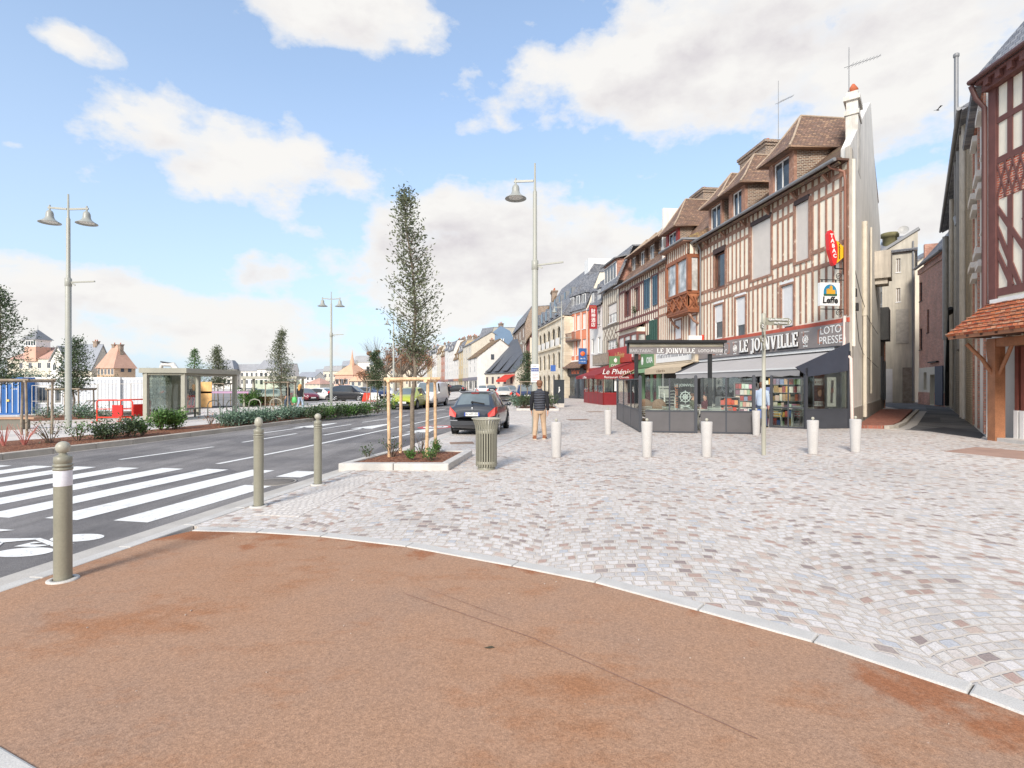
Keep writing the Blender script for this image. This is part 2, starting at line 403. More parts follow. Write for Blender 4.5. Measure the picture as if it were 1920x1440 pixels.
render_grey = M('grey_render', S(214,206,192), 0.9, 0.16, 0.9, streak=0.22, bmp=0.004, bs=25)
render_white = M('white_render', S(232,228,222), 0.88, 0.07, 1.0, streak=0.10, bmp=0.003, bs=30)
render_dirty = M('weathered_render', S(244,239,230), 0.9, 0.10, 0.9, streak=0.18, bmp=0.004, bs=25)
render_salmon = M('salmon_render', S(222,140,108), 0.88, 0.08, 1.0, streak=0.08)
render_beige = M('beige_render', S(220,211,194), 0.88, 0.08, 1.0, streak=0.12)
zinc = M('zinc', S(138,139,141), 0.5, 0.12, 3, metal=0.2)
alu = M('grey_pvc', S(204,197,186), 0.6, 0.12, 3)
leaf_oak = leafmat('holm_oak_leaf', [S(72,80,58), S(100,108,80), S(128,134,106), S(86,94,70), S(146,150,126)])
leaf_dark = leafmat('dark_leaf', [S(48,62,42), S(72,90,60), S(96,114,80), S(60,76,52)])
leaf_blue = leafmat('blue_green_leaf', [S(78,104,88), S(108,134,112), S(130,152,130), S(88,112,94)])
leaf_bright = leafmat('bright_leaf', [S(54,86,40), S(84,120,58), S(108,142,74), S(66,98,48)])
leaf_dry = leafmat('dry_leaf', [S(150,96,66), S(172,124,90), S(126,84,62), S(140,110,84)])
bark = M('bark', S(128,116,102), 0.9, 0.3, 8, bmp=0.01, bs=25, fine=0.2, fs=30)
twig = M('twig', S(120,104,92), 0.9, 0.2, 8)
def mat_mulch():
    m, t, p = newmat('bark_mulch')
    pos = t.n('NewGeometry').outputs['Position']
    vo = t.n('TexVoronoi'); vo.inputs['Scale'].default_value = 26; t.l(t.mapping(pos, (1,1.7,1), (0,0,0.7)), vo.inputs['Vector'])
    sp = t.n('SeparateColor'); t.l(vo.outputs['Color'], sp.inputs[0])
    t.l(t.ramp(sp.outputs[0], [(0.0, S(84,52,38)), (0.35, S(128,78,54)), (0.7, S(152,98,70)), (1.0, S(178,132,100))]), p.inputs['Base Color'])
    p.inputs['Roughness'].default_value = 0.9
    bump(t, p, vo.outputs['Distance'], 0.04); return m
mulch = mat_mulch()
peel(paint_w, S(150,147,146), 0.575, 0.69, 22.0); peel(paint_w, S(190,188,185), 0.55, 0.75, 2.2)
# ================================================================== camera, light, sky
cam = bpy.data.cameras.new('camera'); cam.sensor_width = 36; cam.lens = 36*FL/1920; cam.clip_start = 0.05; cam.clip_end = 5000
co = bpy.data.objects.new('camera', cam); COL.objects.link(co); co.location = (0,0,EYE); co.rotation_euler = (PI/2,0,0); sc.camera = co
sc.view_settings.view_transform = 'Standard'; sc.view_settings.look = 'None'; sc.view_settings.exposure = 0.56; sc.view_settings.gamma = 1
sc.cycles.use_denoising = True; sc.cycles.max_bounces = 6; sc.cycles.transparent_max_bounces = 24
sc.cycles.diffuse_bounces = 3; sc.cycles.glossy_bounces = 3; sc.cycles.caustics_reflective = False; sc.cycles.caustics_refractive = False
SUN_EL, SUN_AZ = math.radians(32), math.radians(-160)      # azimuth from +Y towards +X
sd = Vector((math.sin(SUN_AZ)*math.cos(SUN_EL), math.cos(SUN_AZ)*math.cos(SUN_EL), math.sin(SUN_EL)))
su = bpy.data.lights.new('sun', 'SUN'); su.energy = 2.8; su.angle = math.radians(15); su.color = (1.0,0.93,0.84)
so = bpy.data.objects.new('sun', su); COL.objects.link(so); so.rotation_euler = sd.to_track_quat('Z','Y').to_euler(); so.location = (0,0,60)

w = bpy.data.worlds.new('World'); sc.world = w; w.use_nodes = True
t = NT(w.node_tree); bg = w.node_tree.nodes['Background']
sky = t.n('TexSky'); sky.sky_type = 'NISHITA'; sky.sun_disc = False; sky.sun_elevation = SUN_EL; sky.sun_rotation = SUN_AZ
sky.altitude = 0; sky.air_density = 1.0; sky.dust_density = 0.6; sky.ozone_density = 1.6
dr = t.n('TexCoord').outputs['Generated']
nv = t.n('VectorMath', operation='NORMALIZE'); t.l(dr, nv.inputs[0]); dr = nv.outputs[0]
sp = t.n('SeparateXYZ'); t.l(dr, sp.inputs[0])
az = t.math('ARCTAN2', sp.outputs[0], sp.outputs[1]); el = t.math('ARCSINE', sp.outputs[2])
nA = t.noise(t.mapping(dr, (1,1,2.1)), 4.2, 9, 0.58)
nB = t.noise(t.mapping(dr, (1,1,1.5)), 15.0, 7, 0.6)
nC = t.noise(t.mapping(dr, (1,1,1.7)), 1.4, 4, 0.5)
puff = t.n('TexVoronoi'); puff.feature = 'SMOOTH_F1'; puff.inputs['Scale'].default_value = 11.0; puff.inputs['Smoothness'].default_value = 0.5
t.l(t.mapping(dr, (1,1,1.4)), puff.inputs['Vector'])
warp = t.math('ADD', t.math('MULTIPLY', t.math('SUBTRACT', nA, 0.5), 2.15), t.math('MULTIPLY', t.math('SUBTRACT', nB, 0.5), 1.15))
warp = t.math('ADD', warp, t.math('MULTIPLY', t.math('SUBTRACT', 0.42, puff.outputs['Distance']), 0.55))
# cloud banks: bearing and height (in survey pixels of the sky), half width, half height, density
BANKS = [(650,20,270,62,1.0),(150,80,230,54,.52),(470,300,350,88,1.0),(1330,130,470,120,1.1),(1660,110,330,190,1.15),(930,490,270,125,1.3),
         (180,545,300,72,1.0),(470,520,150,58,.9),(60,600,220,90,1.0),(420,600,260,95,.95),(1730,400,190,95,1.15),(30,272,95,32,.45),
         (880,232,120,50,.42),(1500,30,520,60,.9),(860,570,230,70,.9),(430,655,420,42,.8),(1600,650,700,150,1.1),(1100,640,330,80,1.0),(-500,420,400,200,1.0),(2500,300,400,250,1.0)]
best = None
for u, v, ru, rv, dn in BANKS:
    a = math.atan((u-960)/FL); e = math.atan((720-v)/FL*math.cos(a)); ra = ru/FL*math.cos(a)**2; re = rv/FL*math.cos(a)
    da = t.math('DIVIDE', t.math('SUBTRACT', az, a), ra); de = t.math('DIVIDE', t.math('SUBTRACT', el, e), re)
    dd = t.math('SQRT', t.math('ADD', t.math('MULTIPLY', da, da), t.math('MULTIPLY', de, de)))
    c = t.math('SUBTRACT', dn, dd)
    best = c if best is None else t.math('SMOOTH_MAX', best, c, 0.12)
back = t.math('MULTIPLY', t.ramp(sp.outputs[1], [(0.0, 1.0), (0.3, 0.0)]), 1.0)     # broken cloud all round behind the viewer too
best = t.math('MAXIMUM', best, t.math('ADD', t.math('MULTIPLY', t.math('SUBTRACT', nC, 0.42), 4.0), t.math('MULTIPLY', t.math('SUBTRACT', back, 1.0), 9.0)))
fld = t.math('ADD', best, warp)
mask = t.ramp(fld, [(0.02, 0.0), (0.14, 0.45), (0.36, 1.0)])
mask = t.math('MULTIPLY', mask, t.math('ADD', 0.78, t.math('MULTIPLY', t.ramp(fld, [(0.1, 0.0), (0.6, 1.0)]), 0.22)))
up = t.n('VectorMath', operation='ADD'); t.l(dr, up.inputs[0]); up.inputs[1].default_value = (-0.012,-0.01,0.045)
nA2 = t.noise(t.mapping(up.outputs[0], (1,1,2.1)), 4.2, 6, 0.55)
relief = t.math('SUBTRACT', nA2, t.noise(t.mapping(dr, (1,1,2.1)), 4.2, 6, 0.55))
under = t.math('ADD', t.math('MULTIPLY', relief, 3.2), t.math('MULTIPLY', t.math('SUBTRACT', nC, 0.42), 1.5))
under = t.math('ADD', under, t.math('MULTIPLY', t.math('SUBTRACT', nB, 0.5), 0.9))
under = t.math('ADD', under, 0.02)
under = t.math('MULTIPLY', under, t.ramp(fld, [(0.2, 0.0), (0.8, 1.0)]), clamp=True)
ccol = t.mix(under, (6.45,6.35,6.2,1), (5.0,4.78,4.95,1))
# a little haze whitens the blue towards the horizon, as air does
skyc = t.mix(1.0, sky.outputs[0], (1.64,1.82,1.92,1), 'MULTIPLY')
skyc = t.mix(t.ramp(el, [(0.0, 0.9), (0.2, 0.62), (0.5, 0.35), (0.9, 0.2)]), skyc, (4.5,5.25,6.2,1))
t.l(t.mix(mask, skyc, ccol), bg.inputs[0]); bg.inputs[1].default_value = 0.1

# ================================================================== ground
def structure(mb, name, mat, bevel=0): return tag(mb.build(name, mat, bevel=bevel), kind='structure')
def offs(pl, d):               # offset a ground polyline to its right (+) or left (-)
    out = []
    for i, p in enumerate(pl):
        a = Vector(pl[max(0,i-1)]); b = Vector(pl[min(len(pl)-1,i+1)]); q = (b-a).normalized()
        out.append(Vector((p[0]+q.y*d, p[1]-q.x*d)))
    return out
def dens(pl, step):            # resample a polyline
    out = [Vector(pl[0])]
    for a, b in zip(pl[:-1], pl[1:]):
        a = Vector(a); b = Vector(b); n = max(1, int(round((b-a).length/step)))
        for k in range(1, n+1): out.append(a.lerp(b, k/n))
    return out
def strip(pl, d0, d1, z0, z1, seg=None, gap=0.006, nm='kerb', mat=None, bevel=0, zf=None):
    """a kerb or gutter: the band between two offsets of a polyline, cut into stones of length seg"""
    mb = MB(); P = dens(pl, seg or 1.5); A = offs(P, d0); B = offs(P, d1)
    for i in range(len(P)-1):
        a0, a1, b0, b1 = A[i], A[i+1], B[i], B[i+1]
        if seg:
            f = gap/max(1e-3,(a1-a0).length)
            a1 = a0.lerp(a1, 1-f); b1 = b0.lerp(b1, 1-f)
        mb.prism([a0, b0, b1, a1], z0, z1)
    return structure(mb, nm, mat, bevel)

g = MB(); g.add([(-2500,-400,-0.62),(2500,-400,-0.62),(2500,3000,-0.62),(-2500,3000,-0.62)], [(0,1,2,3)])
structure(g, 'ground', M('far_ground', S(176,172,166), 0.95, 0.15, 0.05))

ROAD_L = [(-14.2,-6),(-13.0,3),(-11.35,11.9),(-10.65,15),(-9.75,20.2),(-9.0,24.5),(-7.75,33.3),(-6.4,46),(-6.0,56),(-6.6,75),(-10.5,110),(-18,150),(-40,230)]
ROAD_R = [(-6.3,-6),(-5.25,0.5),(-4.46,4.64),(-4.18,6.34),(-3.88,8.1),(-3.52,10.06),(-2.93,13.4),(-2.42,17),(-2.05,19.4),(-1.2,27),(-0.35,38),(-0.2,48),(-1.0,64),(-4.5,100),(-11.5,145),(-32,230)]
rd = MB(); n = 40
def at(pl, y):
    for a, b in zip(pl[:-1], pl[1:]):
        if a[1] <= y <= b[1]: return a[0]+(b[0]-a[0])*(y-a[1])/(b[1]-a[1])
    return pl[-1][0]
ys = [-6,-2,2,5,8,11,14,17,20,24,28,33,38,44,50,57,65,75,88,100,115,130,150,180,230]
for a, b in zip(ys[:-1], ys[1:]):
    rd.add([(at(ROAD_L,a)-2.6,a,0),(at(ROAD_R,a)+0.06,a,0),(at(ROAD_R,b)+0.06,b,0),(at(ROAD_L,b)-2.6,b,0)], [(0,1,2,3)])
structure(rd, 'road', asphalt)

# near side: gutter, kerb, ochre apron, granite border, setts
strip(ROAD_R[:9], 0.0, 0.30, -0.2, 0.012, None, nm='gutter', mat=gutter_c)
strip(ROAD_R[:9], 0.303, 0.45, -0.2, 0.045, 1.0, 0.005, 'kerb', granite, 0.012)
ARC = [(-3.62,6.02),(-2.85,5.95),(-2.08,5.79),(-1.08,5.43),(0.0,4.85),(0.69,4.45),(1.36,3.9),(1.93,3.42),(2.44,2.85),(2.68,2.5),(3.05,1.75),(3.3,0.9),(3.4,-1.5)]
KB = offs(ROAD_R, 0.453)
oc = MB(); poly = ARC + [(-0.6,-1.5),(-0.75,0.6),(-1.2,1.62),(-2.0,2.28),(-2.36,2.45),(-3.1,2.62),(-4.45,2.7)] + [tuple(p) for p in dens([KB[2],KB[3]],0.5) if 2.7 < p.y < 5.98]
oc.prism(poly, -0.3, 0.04); structure(oc, 'ochre_path', ochre)
strip(ARC, -0.155, -0.002, -0.2, 0.05, 1.05, 0.008, 'granite_border', granite, 0.012)
strip([(-4.45,2.7),(-3.1,2.62),(-2.36,2.45),(-2.0,2.28),(-1.2,1.62),(-0.75,0.6),(-0.6,-1.5)], 0.002, 0.30, -0.2, 0.05, 1.0, 0.008, 'granite_border', granite, 0.012)
pz = MB(); AO = offs(ARC, -0.157)
poly = [(3.6,-1.5)] + [tuple(p) for p in AO[::-1]] + [tuple(p) for p in KB[3:9]] + [(-0.75,27),(0.1,38),(0.3,48),(-0.5,64),(-4.0,100),(-11,145),(-31,230),(20,230),(60,90),(70,60),(60,20),(40,-1.5)]
pz.prism(poly, -0.3, 0.036); structure(pz, 'plaza', setts)
wp = MB(); wp.prism([(-4.6,2.68),(-3.1,2.35),(-2.4,2.15),(-1.4,1.4),(-1.05,0.5),(-0.9,-1.5),(-5.6,-1.5)], -0.3, 0.036); structure(wp, 'ramp_paving', pale_paving)
# parking bay of small pale setts beside the road, a granite line dividing it from the plaza
bay = MB(); bay.prism([tuple(p) for p in offs(ROAD_R,0.0)[6:13]] + [(1.9,64),(2.9,48),(1.75,30),(0.62,18.4),(-0.3,14.8),(-0.75,12.6),(-2.7,12.9)], -0.1, 0.04); structure(bay, 'parking_bay', setts_bay)
strip([(-0.9,12.6),(-0.3,14.8),(0.62,18.4),(1.75,30),(2.9,48)], 0.0, 0.14, -0.1, 0.046, 1.0, 0.006, 'granite_border', granite)
tp = MB(); a, b, c, d = gp(478,966,.04), gp(560,968,.04), gp(715,893,.04), gp(655,893,.04)
tp.prism([a.xy, b.xy, c.xy, d.xy], 0, 0.041); structure(tp, 'tactile_paving', mat_setts('tactile', False, 0.09, 0.09, 0.014, 0.17, [S(224,216,208), S(230,223,215), S(218,210,203)], mcol=S(200,192,184)))
dp = MB(); a, b, c, d = gp(1770,846,.04), gp(1925,862,.04), gp(1925,846,.04), gp(1830,838,.04)
dp.prism([a.xy, b.xy, c.xy, d.xy], 0, 0.042); structure(dp, 'ochre_patch', M('ochre_worn', S(172,140,124), 0.95, 0.15, 2))

# alley: asphalt with patches, brick pavement and granite kerb along the cafe gable
al = MB(); A0 = [gp(1655,806,.04), gp(1845,822,.04)]
al.prism([(14.3,19.7),(15.1,16.6),(16.2,16.9),(18.1,20.6),(27.6,32.8),(37.5,45.5),(36,52),(33,50),(31,46),(25.0,34),(20.6,28.2)], 0, 0.044); structure(al, 'alley', asphalt_old)
for k, (u0,v0,u1,v1,u2,v2,u3,v3) in enumerate([(1725,806,1838,822,1850,812,1770,801),(1690,772,1740,774,1735,762,1705,763),(1700,790,1765,793,1762,783,1712,782)]):
    pt = MB(); q = [gp(u0,v0,.044),gp(u1,v1,.044),gp(u2,v2,.044),gp(u3,v3,.044)]
    pt.prism([p.xy for p in q], 0.02, 0.048); structure(pt, 'asphalt_patch', M('tar_patch_%s' % 'abc'[k], [S(62,63,66),S(110,112,114),S(78,79,82)][k], 0.9, 0.12, 3, fine=0.2, fs=120))
pv = MB(); pv.prism([(12.95,20.0),(13.75,19.75),(14.35,20.15),(15.9,21.9),(24.5,32.6),(22.7,32.8)], 0, 0.16); structure(pv, 'brick_pavement', brick_pave)
strip([(13.75,19.72),(14.38,20.12),(15.95,21.85),(24.6,32.5)], 0.003, 0.17, 0, 0.165, 1.0, 0.008, 'kerb', kerb_old, 0.015)
strip([(13.75,19.72),(14.38,20.12),(15.95,21.85),(24.6,32.5)], 0.175, 0.52, 0, 0.052, 1.4, 0.008, 'gutter', gutter_c)

# far side: kerb, planting bed, promenade falling gently away to the quay, car park
def zl(d): return max(0.13-0.024*max(0,d-2), -0.50)
strip(ROAD_L[:7], -0.20, 0.0, -0.3, 0.15, 1.0, 0.008, 'kerb', kerb_old, 0.015)
strip(ROAD_L[:7], 0.003, 0.10, -0.1, 0.006, None, nm='gutter', mat=gutter_c)
def bedw(y): return 3.6 if y < 12 else max(2.3, 3.6-(y-12)*0.2)
bd = MB(); P = dens([Vector(p) for p in ROAD_L[1:7]], 0.35); A = offs(P, -0.2)
rows = 8
vs = []; fs = []
for i, p in enumerate(P):
    q = offs(P, -bedw(p.y))[i]
    for j in range(rows+1):
        a = A[i].lerp(q, j/rows); vs.append((a.x, a.y, 0.11+0.05*math.sin(PI*j/rows)+R.uniform(-.015,.02)))
for i in range(len(P)-1):
    for j in range(rows): fs.append((i*(rows+1)+j, (i+1)*(rows+1)+j, (i+1)*(rows+1)+j+1, i*(rows+1)+j+1))
bd.add(vs, fs, 0, True); structure(bd, 'planting_bed', mulch)
pr = MB(); P = [Vector(p) for p in ROAD_L]; P = dens(P[:7], 3) + dens(P[6:], 8)[1:]; vs = []; fs = []; OD = [2.3,5,9,14,20,28,60,140]
for i, p in enumerate(P):
    for j, d in enumerate(OD):
        if j == 0: d = bedw(p.y)-0.05 if p.y < 33.4 else (2.6 if p.y < 50 else 0.2)
        if p.y > 33.4 and j and d < 4: d = 4
        q = offs(P, -d)[i]; vs.append((q.x, q.y, zl(d)))
    if i:
        for j in range(len(OD)-1): k = len(OD); fs.append(((i-1)*k+j, i*k+j, i*k+j+1, (i-1)*k+j+1))
pr.add(vs, fs); structure(pr, 'promenade', pale_paving)
def zat(x, y):                 # height of the promenade at a point
    bestd = min((Vector((x,y))-a.lerp(b, f)).length for a, b in zip(P[:-1], P[1:]) for f in (0, .25, .5, .75))
    return zl(bestd)
cp = MB(); cpv = []
for k in range(25):
    y = 44+k*5; x0 = at(ROAD_L, y)
    cpv += [(x0-(13-k*0.12), y), (x0-75, y)]
cp.add([(x, y, zat(x, y)+0.006) for x, y in cpv], [(2*i, 2*i+2, 2*i+3, 2*i+1) for i in range(24)]); structure(cp, 'car_park', M('car_park_asphalt', S(142,139,137), 0.9, 0.12, 0.4, fine=0.1))
# rounded end of the parking bay across the road, then the traffic island
ci = [(-8.9,50.3),(-7.2,51),(-6.35,52.2),(-6.05,54.5),(-6.2,58),(-6.8,70),(-9.6,70),(-9.6,50.3)]
isl = MB(); isl.prism(ci, 0, 0.14); structure(isl, 'pavement_island', pale_paving)
strip(ci[:6], 0.0, 0.2, 0, 0.15, 1.0, 0.01, 'kerb', granite, 0.02)
ti = MB(); ti.prism([(-4.6,62),(-3.6,61.5),(-3.0,63),(-3.9,74),(-4.8,74)], 0, 0.13); structure(ti, 'traffic_island', granite)

# ================================================================== road markings (thin sheets of paint)
def mark(polys, name, mat, z=0.005):
    mb = MB()
    for p in polys: mb.add([(q[0], q[1], z) for q in p], [tuple(range(len(p)))])
    return structure(mb, name, mat)
def band(p, q, w):
    p = Vector(p[:2]); q = Vector(q[:2]); d = (q-p).normalized(); s = Vector((d.y,-d.x))*w/2
    return [p-s, p+s, q+s, q-s]
dv = Vector((0.2,1)).normalized()
bars = []
for i in range(11):
    o = Vector((-4.71-0.955*i, 6.58+0.115*i)); ln = 4.0
    if i == 0:
        bars.append(band(o, o+dv*2.38, 0.5)); bars.append(band(o+dv*3.2, o+dv*3.85, 0.5))
    else: bars.append(band(o, o+dv*(3.9-0.01*i), 0.5))
mark(bars, 'crosswalk', paint_w)
mark([band(gp(408,870), gp(564,840), .13), band(gp(564,840), gp(850,778.5), .13), band(gp(850,778.5), (-2.35,38), .13)], 'solid_lane_line', paint_w)
DS = [((224,862),(400,838)),((455,829.5),(556,813)),((604,804),(658,796)),((679,792),(729,785)),((741,783.4),(766,778)),((783,775),(835,767)),((850,764.5),(868,761.5)),((1,893),(60,883))]
mark([band(gp(*a), gp(*b), .12) for a, b in DS[:7]], 'dashed_lane_line', paint_w)
def arrow(c, ln, hw=0.5, side=1):
    c = Vector(c[:2]); s = Vector((dv.y,-dv.x))
    T = lambda a, b: c + dv*a + s*b
    return [[T(-ln*.5,-.06), T(-ln*.5,.06), T(ln*.05,.07), T(ln*.05,-.07)], [T(ln*.0,-.42), T(ln*.02,.42), T(ln*.5,.12*side), T(ln*.5,-.05)]]
ar = arrow(gp(566,802), 5.0) + arrow(gp(676,804), 5.2) + arrow(gp(780,811), 4.2)
mark(ar, 'arrow_marking', paint_w)
c = gp(817,801); ell = lambda r, k=1.25: [(c.x+r*math.cos(2*PI*i/40)-dv.x*0+0.2*r*k*math.sin(2*PI*i/40), c.y+r*k*math.sin(2*PI*i/40)) for i in range(40)]
mark([ell(.66)], 'speed_marking', paint_r, 0.005); mark([ell(.46)], 'speed_marking_disc', paint_w, 0.009)
o = text('speed_marking_number', '30', M('road_dark_paint', S(70,68,70), 0.8), None, 0.62, (c.x,c.y,0.013), (0,0,-0.2), 0.0005); o.scale = (1,1.3,1); tag(o, kind='structure')
for k, (q4, c_) in enumerate([(((470,838),(705,829),(660,812),(425,824)),S(120,117,117)),(((690,856),(800,846),(852,811),(740,816)),S(98,96,98)),(((150,906),(425,877),(445,884),(200,918)),S(106,103,105))]):
    pt = MB(); pt.add([(*gp(*q_).xy,.0022) for q_ in q4],[(0,1,2,3)]); structure(pt,'asphalt_patch',mat_asphalt('patch_asphalt_'+'abc'[k], c_, S(124,121,121), .55))
# cycle symbol near the kerb
def ring(cx, cy, rx, ry, n=28): return [(cx+rx*math.cos(2*PI*i/n), cy+ry*math.sin(2*PI*i/n)) for i in range(n)]
w1 = gp(145,1009); w2 = gp(45,1036)
cyc = [ring(w1.x,w1.y,.275,.155), ring(w2.x,w2.y,.275,.155)]
PX = lambda *uv: [gp(u, v).xy for u, v in uv]
cyc += [PX((0,1011),(76,1010),(98,1017),(140,1020),(98,1026),(66,1013),(0,1019)), PX((26,1026),(64,1017),(80,1018),(56,1021),(58,1022),(98,1023),(66,1027)),
        PX((-70,1014),(0,1011),(0,1016),(-70,1022)), PX((-30,1030),(0,1017),(6,1019),(-8,1030)), PX((-60,995),(0,993),(28,995),(0,997.5),(-60,1000))]
mark(cyc[:2], 'cycle_symbol', paint_w); mark(cyc[2:], 'cycle_symbol', paint_w, 0.008)

def manhole(p, r, label, z, mat=None, square=0):
    t_ = thing('manhole_cover', label, 'manhole cover', (p.x, p.y, z), 0.17)
    a = MB()
    if square: a.box(-r,-r*.8,-.05,r,r*.8,.004)
    else: a.lathe([(0.001,.004),(r*.86,.004),(r*.86,-.03)], n=28)
    for k in range(-3,4):
        ww = math.sqrt(max(0,1-(k/4)**2))*r*.8
        if not square: a.box(-ww,k*r*.22-.012,.004,ww,k*r*.22+.012,.008)
    a.build('cover_plate', mat or M('cast_iron', S(120,114,108), 0.6, 0.2, 8, bmp=0.004, bs=60), t_)
    b = MB()
    if square:
        b.beam((-r,-r*.8,.003),(r,-r*.8,.003),.03,.012).beam((-r,r*.8,.003),(r,r*.8,.003),.03,.012)
    else: b.lathe([(r*.88,.004),(r*.88,.007),(r,.007),(r,-.03)], n=28)
    b.build('frame_ring', M('cast_rim', S(150,144,136), 0.6, 0.15), t_); return t_
manhole(gp(516,904), .36, 'round iron manhole cover in the asphalt beside the second steel bollard', 0.002)
rust = M('rusty_plate', S(158,128,108), 0.7, 0.2)
manhole(gp(866,831,.04), .33, 'rust brown drain plate in the pale setts behind the dark hatchback', 0.042, rust, 1)
manhole(gp(1085,787,.04), .5, 'flat rectangular cover in the setts in front of the black cabinet', 0.038, rust, 1)
manhole(gp(1117,772,.04), .5, 'small cover in the setts before the red restaurant porch', 0.038, rust, 1)
dgr = thing('drain_grate', 'dark slotted drain opening let into the far kerb beside the shrubs', 'drain', (gp(625,783).x-.02, gp(625,783).y, 0), -1.37)
a = MB(); a.box(-.42,-.03,.0,.42,.02,.14); a.build('drain_mouth', black, dgr)
a = MB()
for k in range(5): a.box(-.36+k*.17,-.05,.0,-.32+k*.17,-.031,.14)
a.build('grate_bar', M('grate_grey', S(110,106,102), .6), dgr)
lit = R
debris = MB()
for k in range(34):
    x, y = lit.uniform(-3,3.2), lit.uniform(2.2,6.5)
    a_ = lit.uniform(0,PI); s_ = lit.uniform(.002,.007); c_ = Vector((x,y,.0535 if y > 5.2-0.3*x else .046))
    debris.cbox((c_.x,c_.y,c_.z),(s_*2,s_,.006),a_)
tag(debris.build('pebbles', M('grit', S(196,176,160), .9, .2)), 'tiny pale stones scattered over the ochre path', 'gravel', kind='stuff')
leaf = MB(); p = gp(906*1+0, 1215, .041); leaf.add([(p.x,p.y,.043),(p.x+.05,p.y+.012,.05),(p.x+.075,p.y,.046),(p.x+.04,p.y-.014,.046)], [(0,1,2,3)])
tag(leaf.build('fallen_leaf', M('dead_leaf', S(72,66,50), .8)), 'single small dark dead leaf lying on the ochre path', 'leaf')
tr = MB()
for (a_, b_) in (((760,1113),(1000,1196)),((1000,1196),(1200,1285)),((1200,1285),(1420,1385))): tr.add([(q.x,q.y,.0435) for q in band(gp(*a_,z=.0435).xy, gp(*b_,z=.0435).xy, .012) ] if False else [(*q,.0435) for q in band(gp(*a_,z=.0435), gp(*b_,z=.0435), .008)], [(0,1,2,3)])
for (a_, b_) in (((800,1103),(960,1162)),): tr.add([(*q,.0435) for q in band(gp(*a_,z=.0435), gp(*b_,z=.0435), .005)], [(0,1,2,3)])
structure(tr, 'tyre_scuff', M('scuff_mark', S(146,112,96), .9, .3, 8))
# ================================================================== facades
class Fac:
    """a street front: root Empty at its left end (seen from the street), local x along the front to the right, y into the house, z up"""
    def __init__(s, name, label, cat, L, Rr, z=0.036, group=None):
        L = Vector(L); Rr = Vector(Rr); d = Rr-L
        s.L = L; s.d = d.normalized(); s.w = d.length; s.z = z
        s.root = thing(name, label, cat, (L.x, L.y, z), math.atan2(d.y, d.x), group)
    def x(s, px, y=0.0):       # local x where the column px meets the plane at depth y
        k = (px-960)/FL; nrm = Vector((-s.d.y, s.d.x)); o = s.L + nrm*y
        return (k*o.y-o.x)/(s.d.x-k*s.d.y)
    def p(s, px, py, y=0.0):
        lx = s.x(px, y); D = (s.L + Vector((-s.d.y, s.d.x))*y + s.d*lx).y
        return lx, wz(py, D)-s.z
    def rect(s, a, b, y=0.0):  # local rectangle from two image corners
        x0, z1 = s.p(a[0], a[1], y); x1, z0 = s.p(b[0], b[1], y)
        return min(x0,x1), min(z0,z1), max(x0,x1), max(z0,z1)
    def obj(s, mb, name, mat, par=None, bevel=0): return mb.build(name, mat, par or s.root, bevel=bevel)

def wall_with_holes(W, H, holes, y0=0.0, y1=0.25, x0=0.0, z0=0.0, mb=None):
    """a wall slab with rectangular openings"""
    mb = mb or MB()
    xs = sorted(set([x0, W] + [min(max(h[i],x0),W) for h in holes for i in (0,2)])); zs = sorted(set([z0, H] + [min(max(h[i],z0),H) for h in holes for i in (1,3)]))
    for a, b in zip(xs[:-1], xs[1:]):
        if b-a < 1e-4: continue
        run = None
        for c, d in zip(zs[:-1], zs[1:]):
            mx, mz = (a+b)/2, (c+d)/2
            solid = not any(h[0] < mx < h[2] and h[1] < mz < h[3] for h in holes)
            if solid: run = (run[0], d) if run else (c, d)
            if (not solid or d == zs[-1]) and run:
                mb.box(a, y0, run[0], b, y1, run[1]); run = None
    return mb

def window(f, r, frame=white, glass=glass_d, nx=2, nz=1, y=0.12, fw=0.07, sill=True, bar=0.035, par=None, smat=None, name='window'):
    """casement: frame with glazing bars, the panes behind them, a sill"""
    x0, z0, x1, z1 = r; mb = MB()
    fw = min(fw, (x1-x0)*.12)
    mb.box(x0,y,z0,x0+fw,y+.06,z1).box(x1-fw,y,z0,x1,y+.06,z1).box(x0+fw,y,z0,x1-fw,y+.06,z0+fw).box(x0+fw,y,z1-fw,x1-fw,y+.06,z1)
    for i in range(1, nx): xx = x0+(x1-x0)*i/nx; mb.box(xx-fw*.5,y+.004,z0+fw,xx+fw*.5,y+.056,z1-fw)
    for j in range(1, nz): zz = z0+(z1-z0)*j/nz; mb.box(x0+fw,y+.008,zz-bar/2,x1-fw,y+.05,zz+bar/2)
    w_ = mb.build(name, frame, par or f.root)
    MB().box(x0+fw*.5,y+.03,z0+fw*.5,x1-fw*.5,y+.04,z1-fw*.5).build('pane', glass, w_)
    if sill: MB().box(x0-.06,-.05,z0-.07,x1+.06,y+.02,z0-.003).build('sill', smat or frame, w_)
    return w_
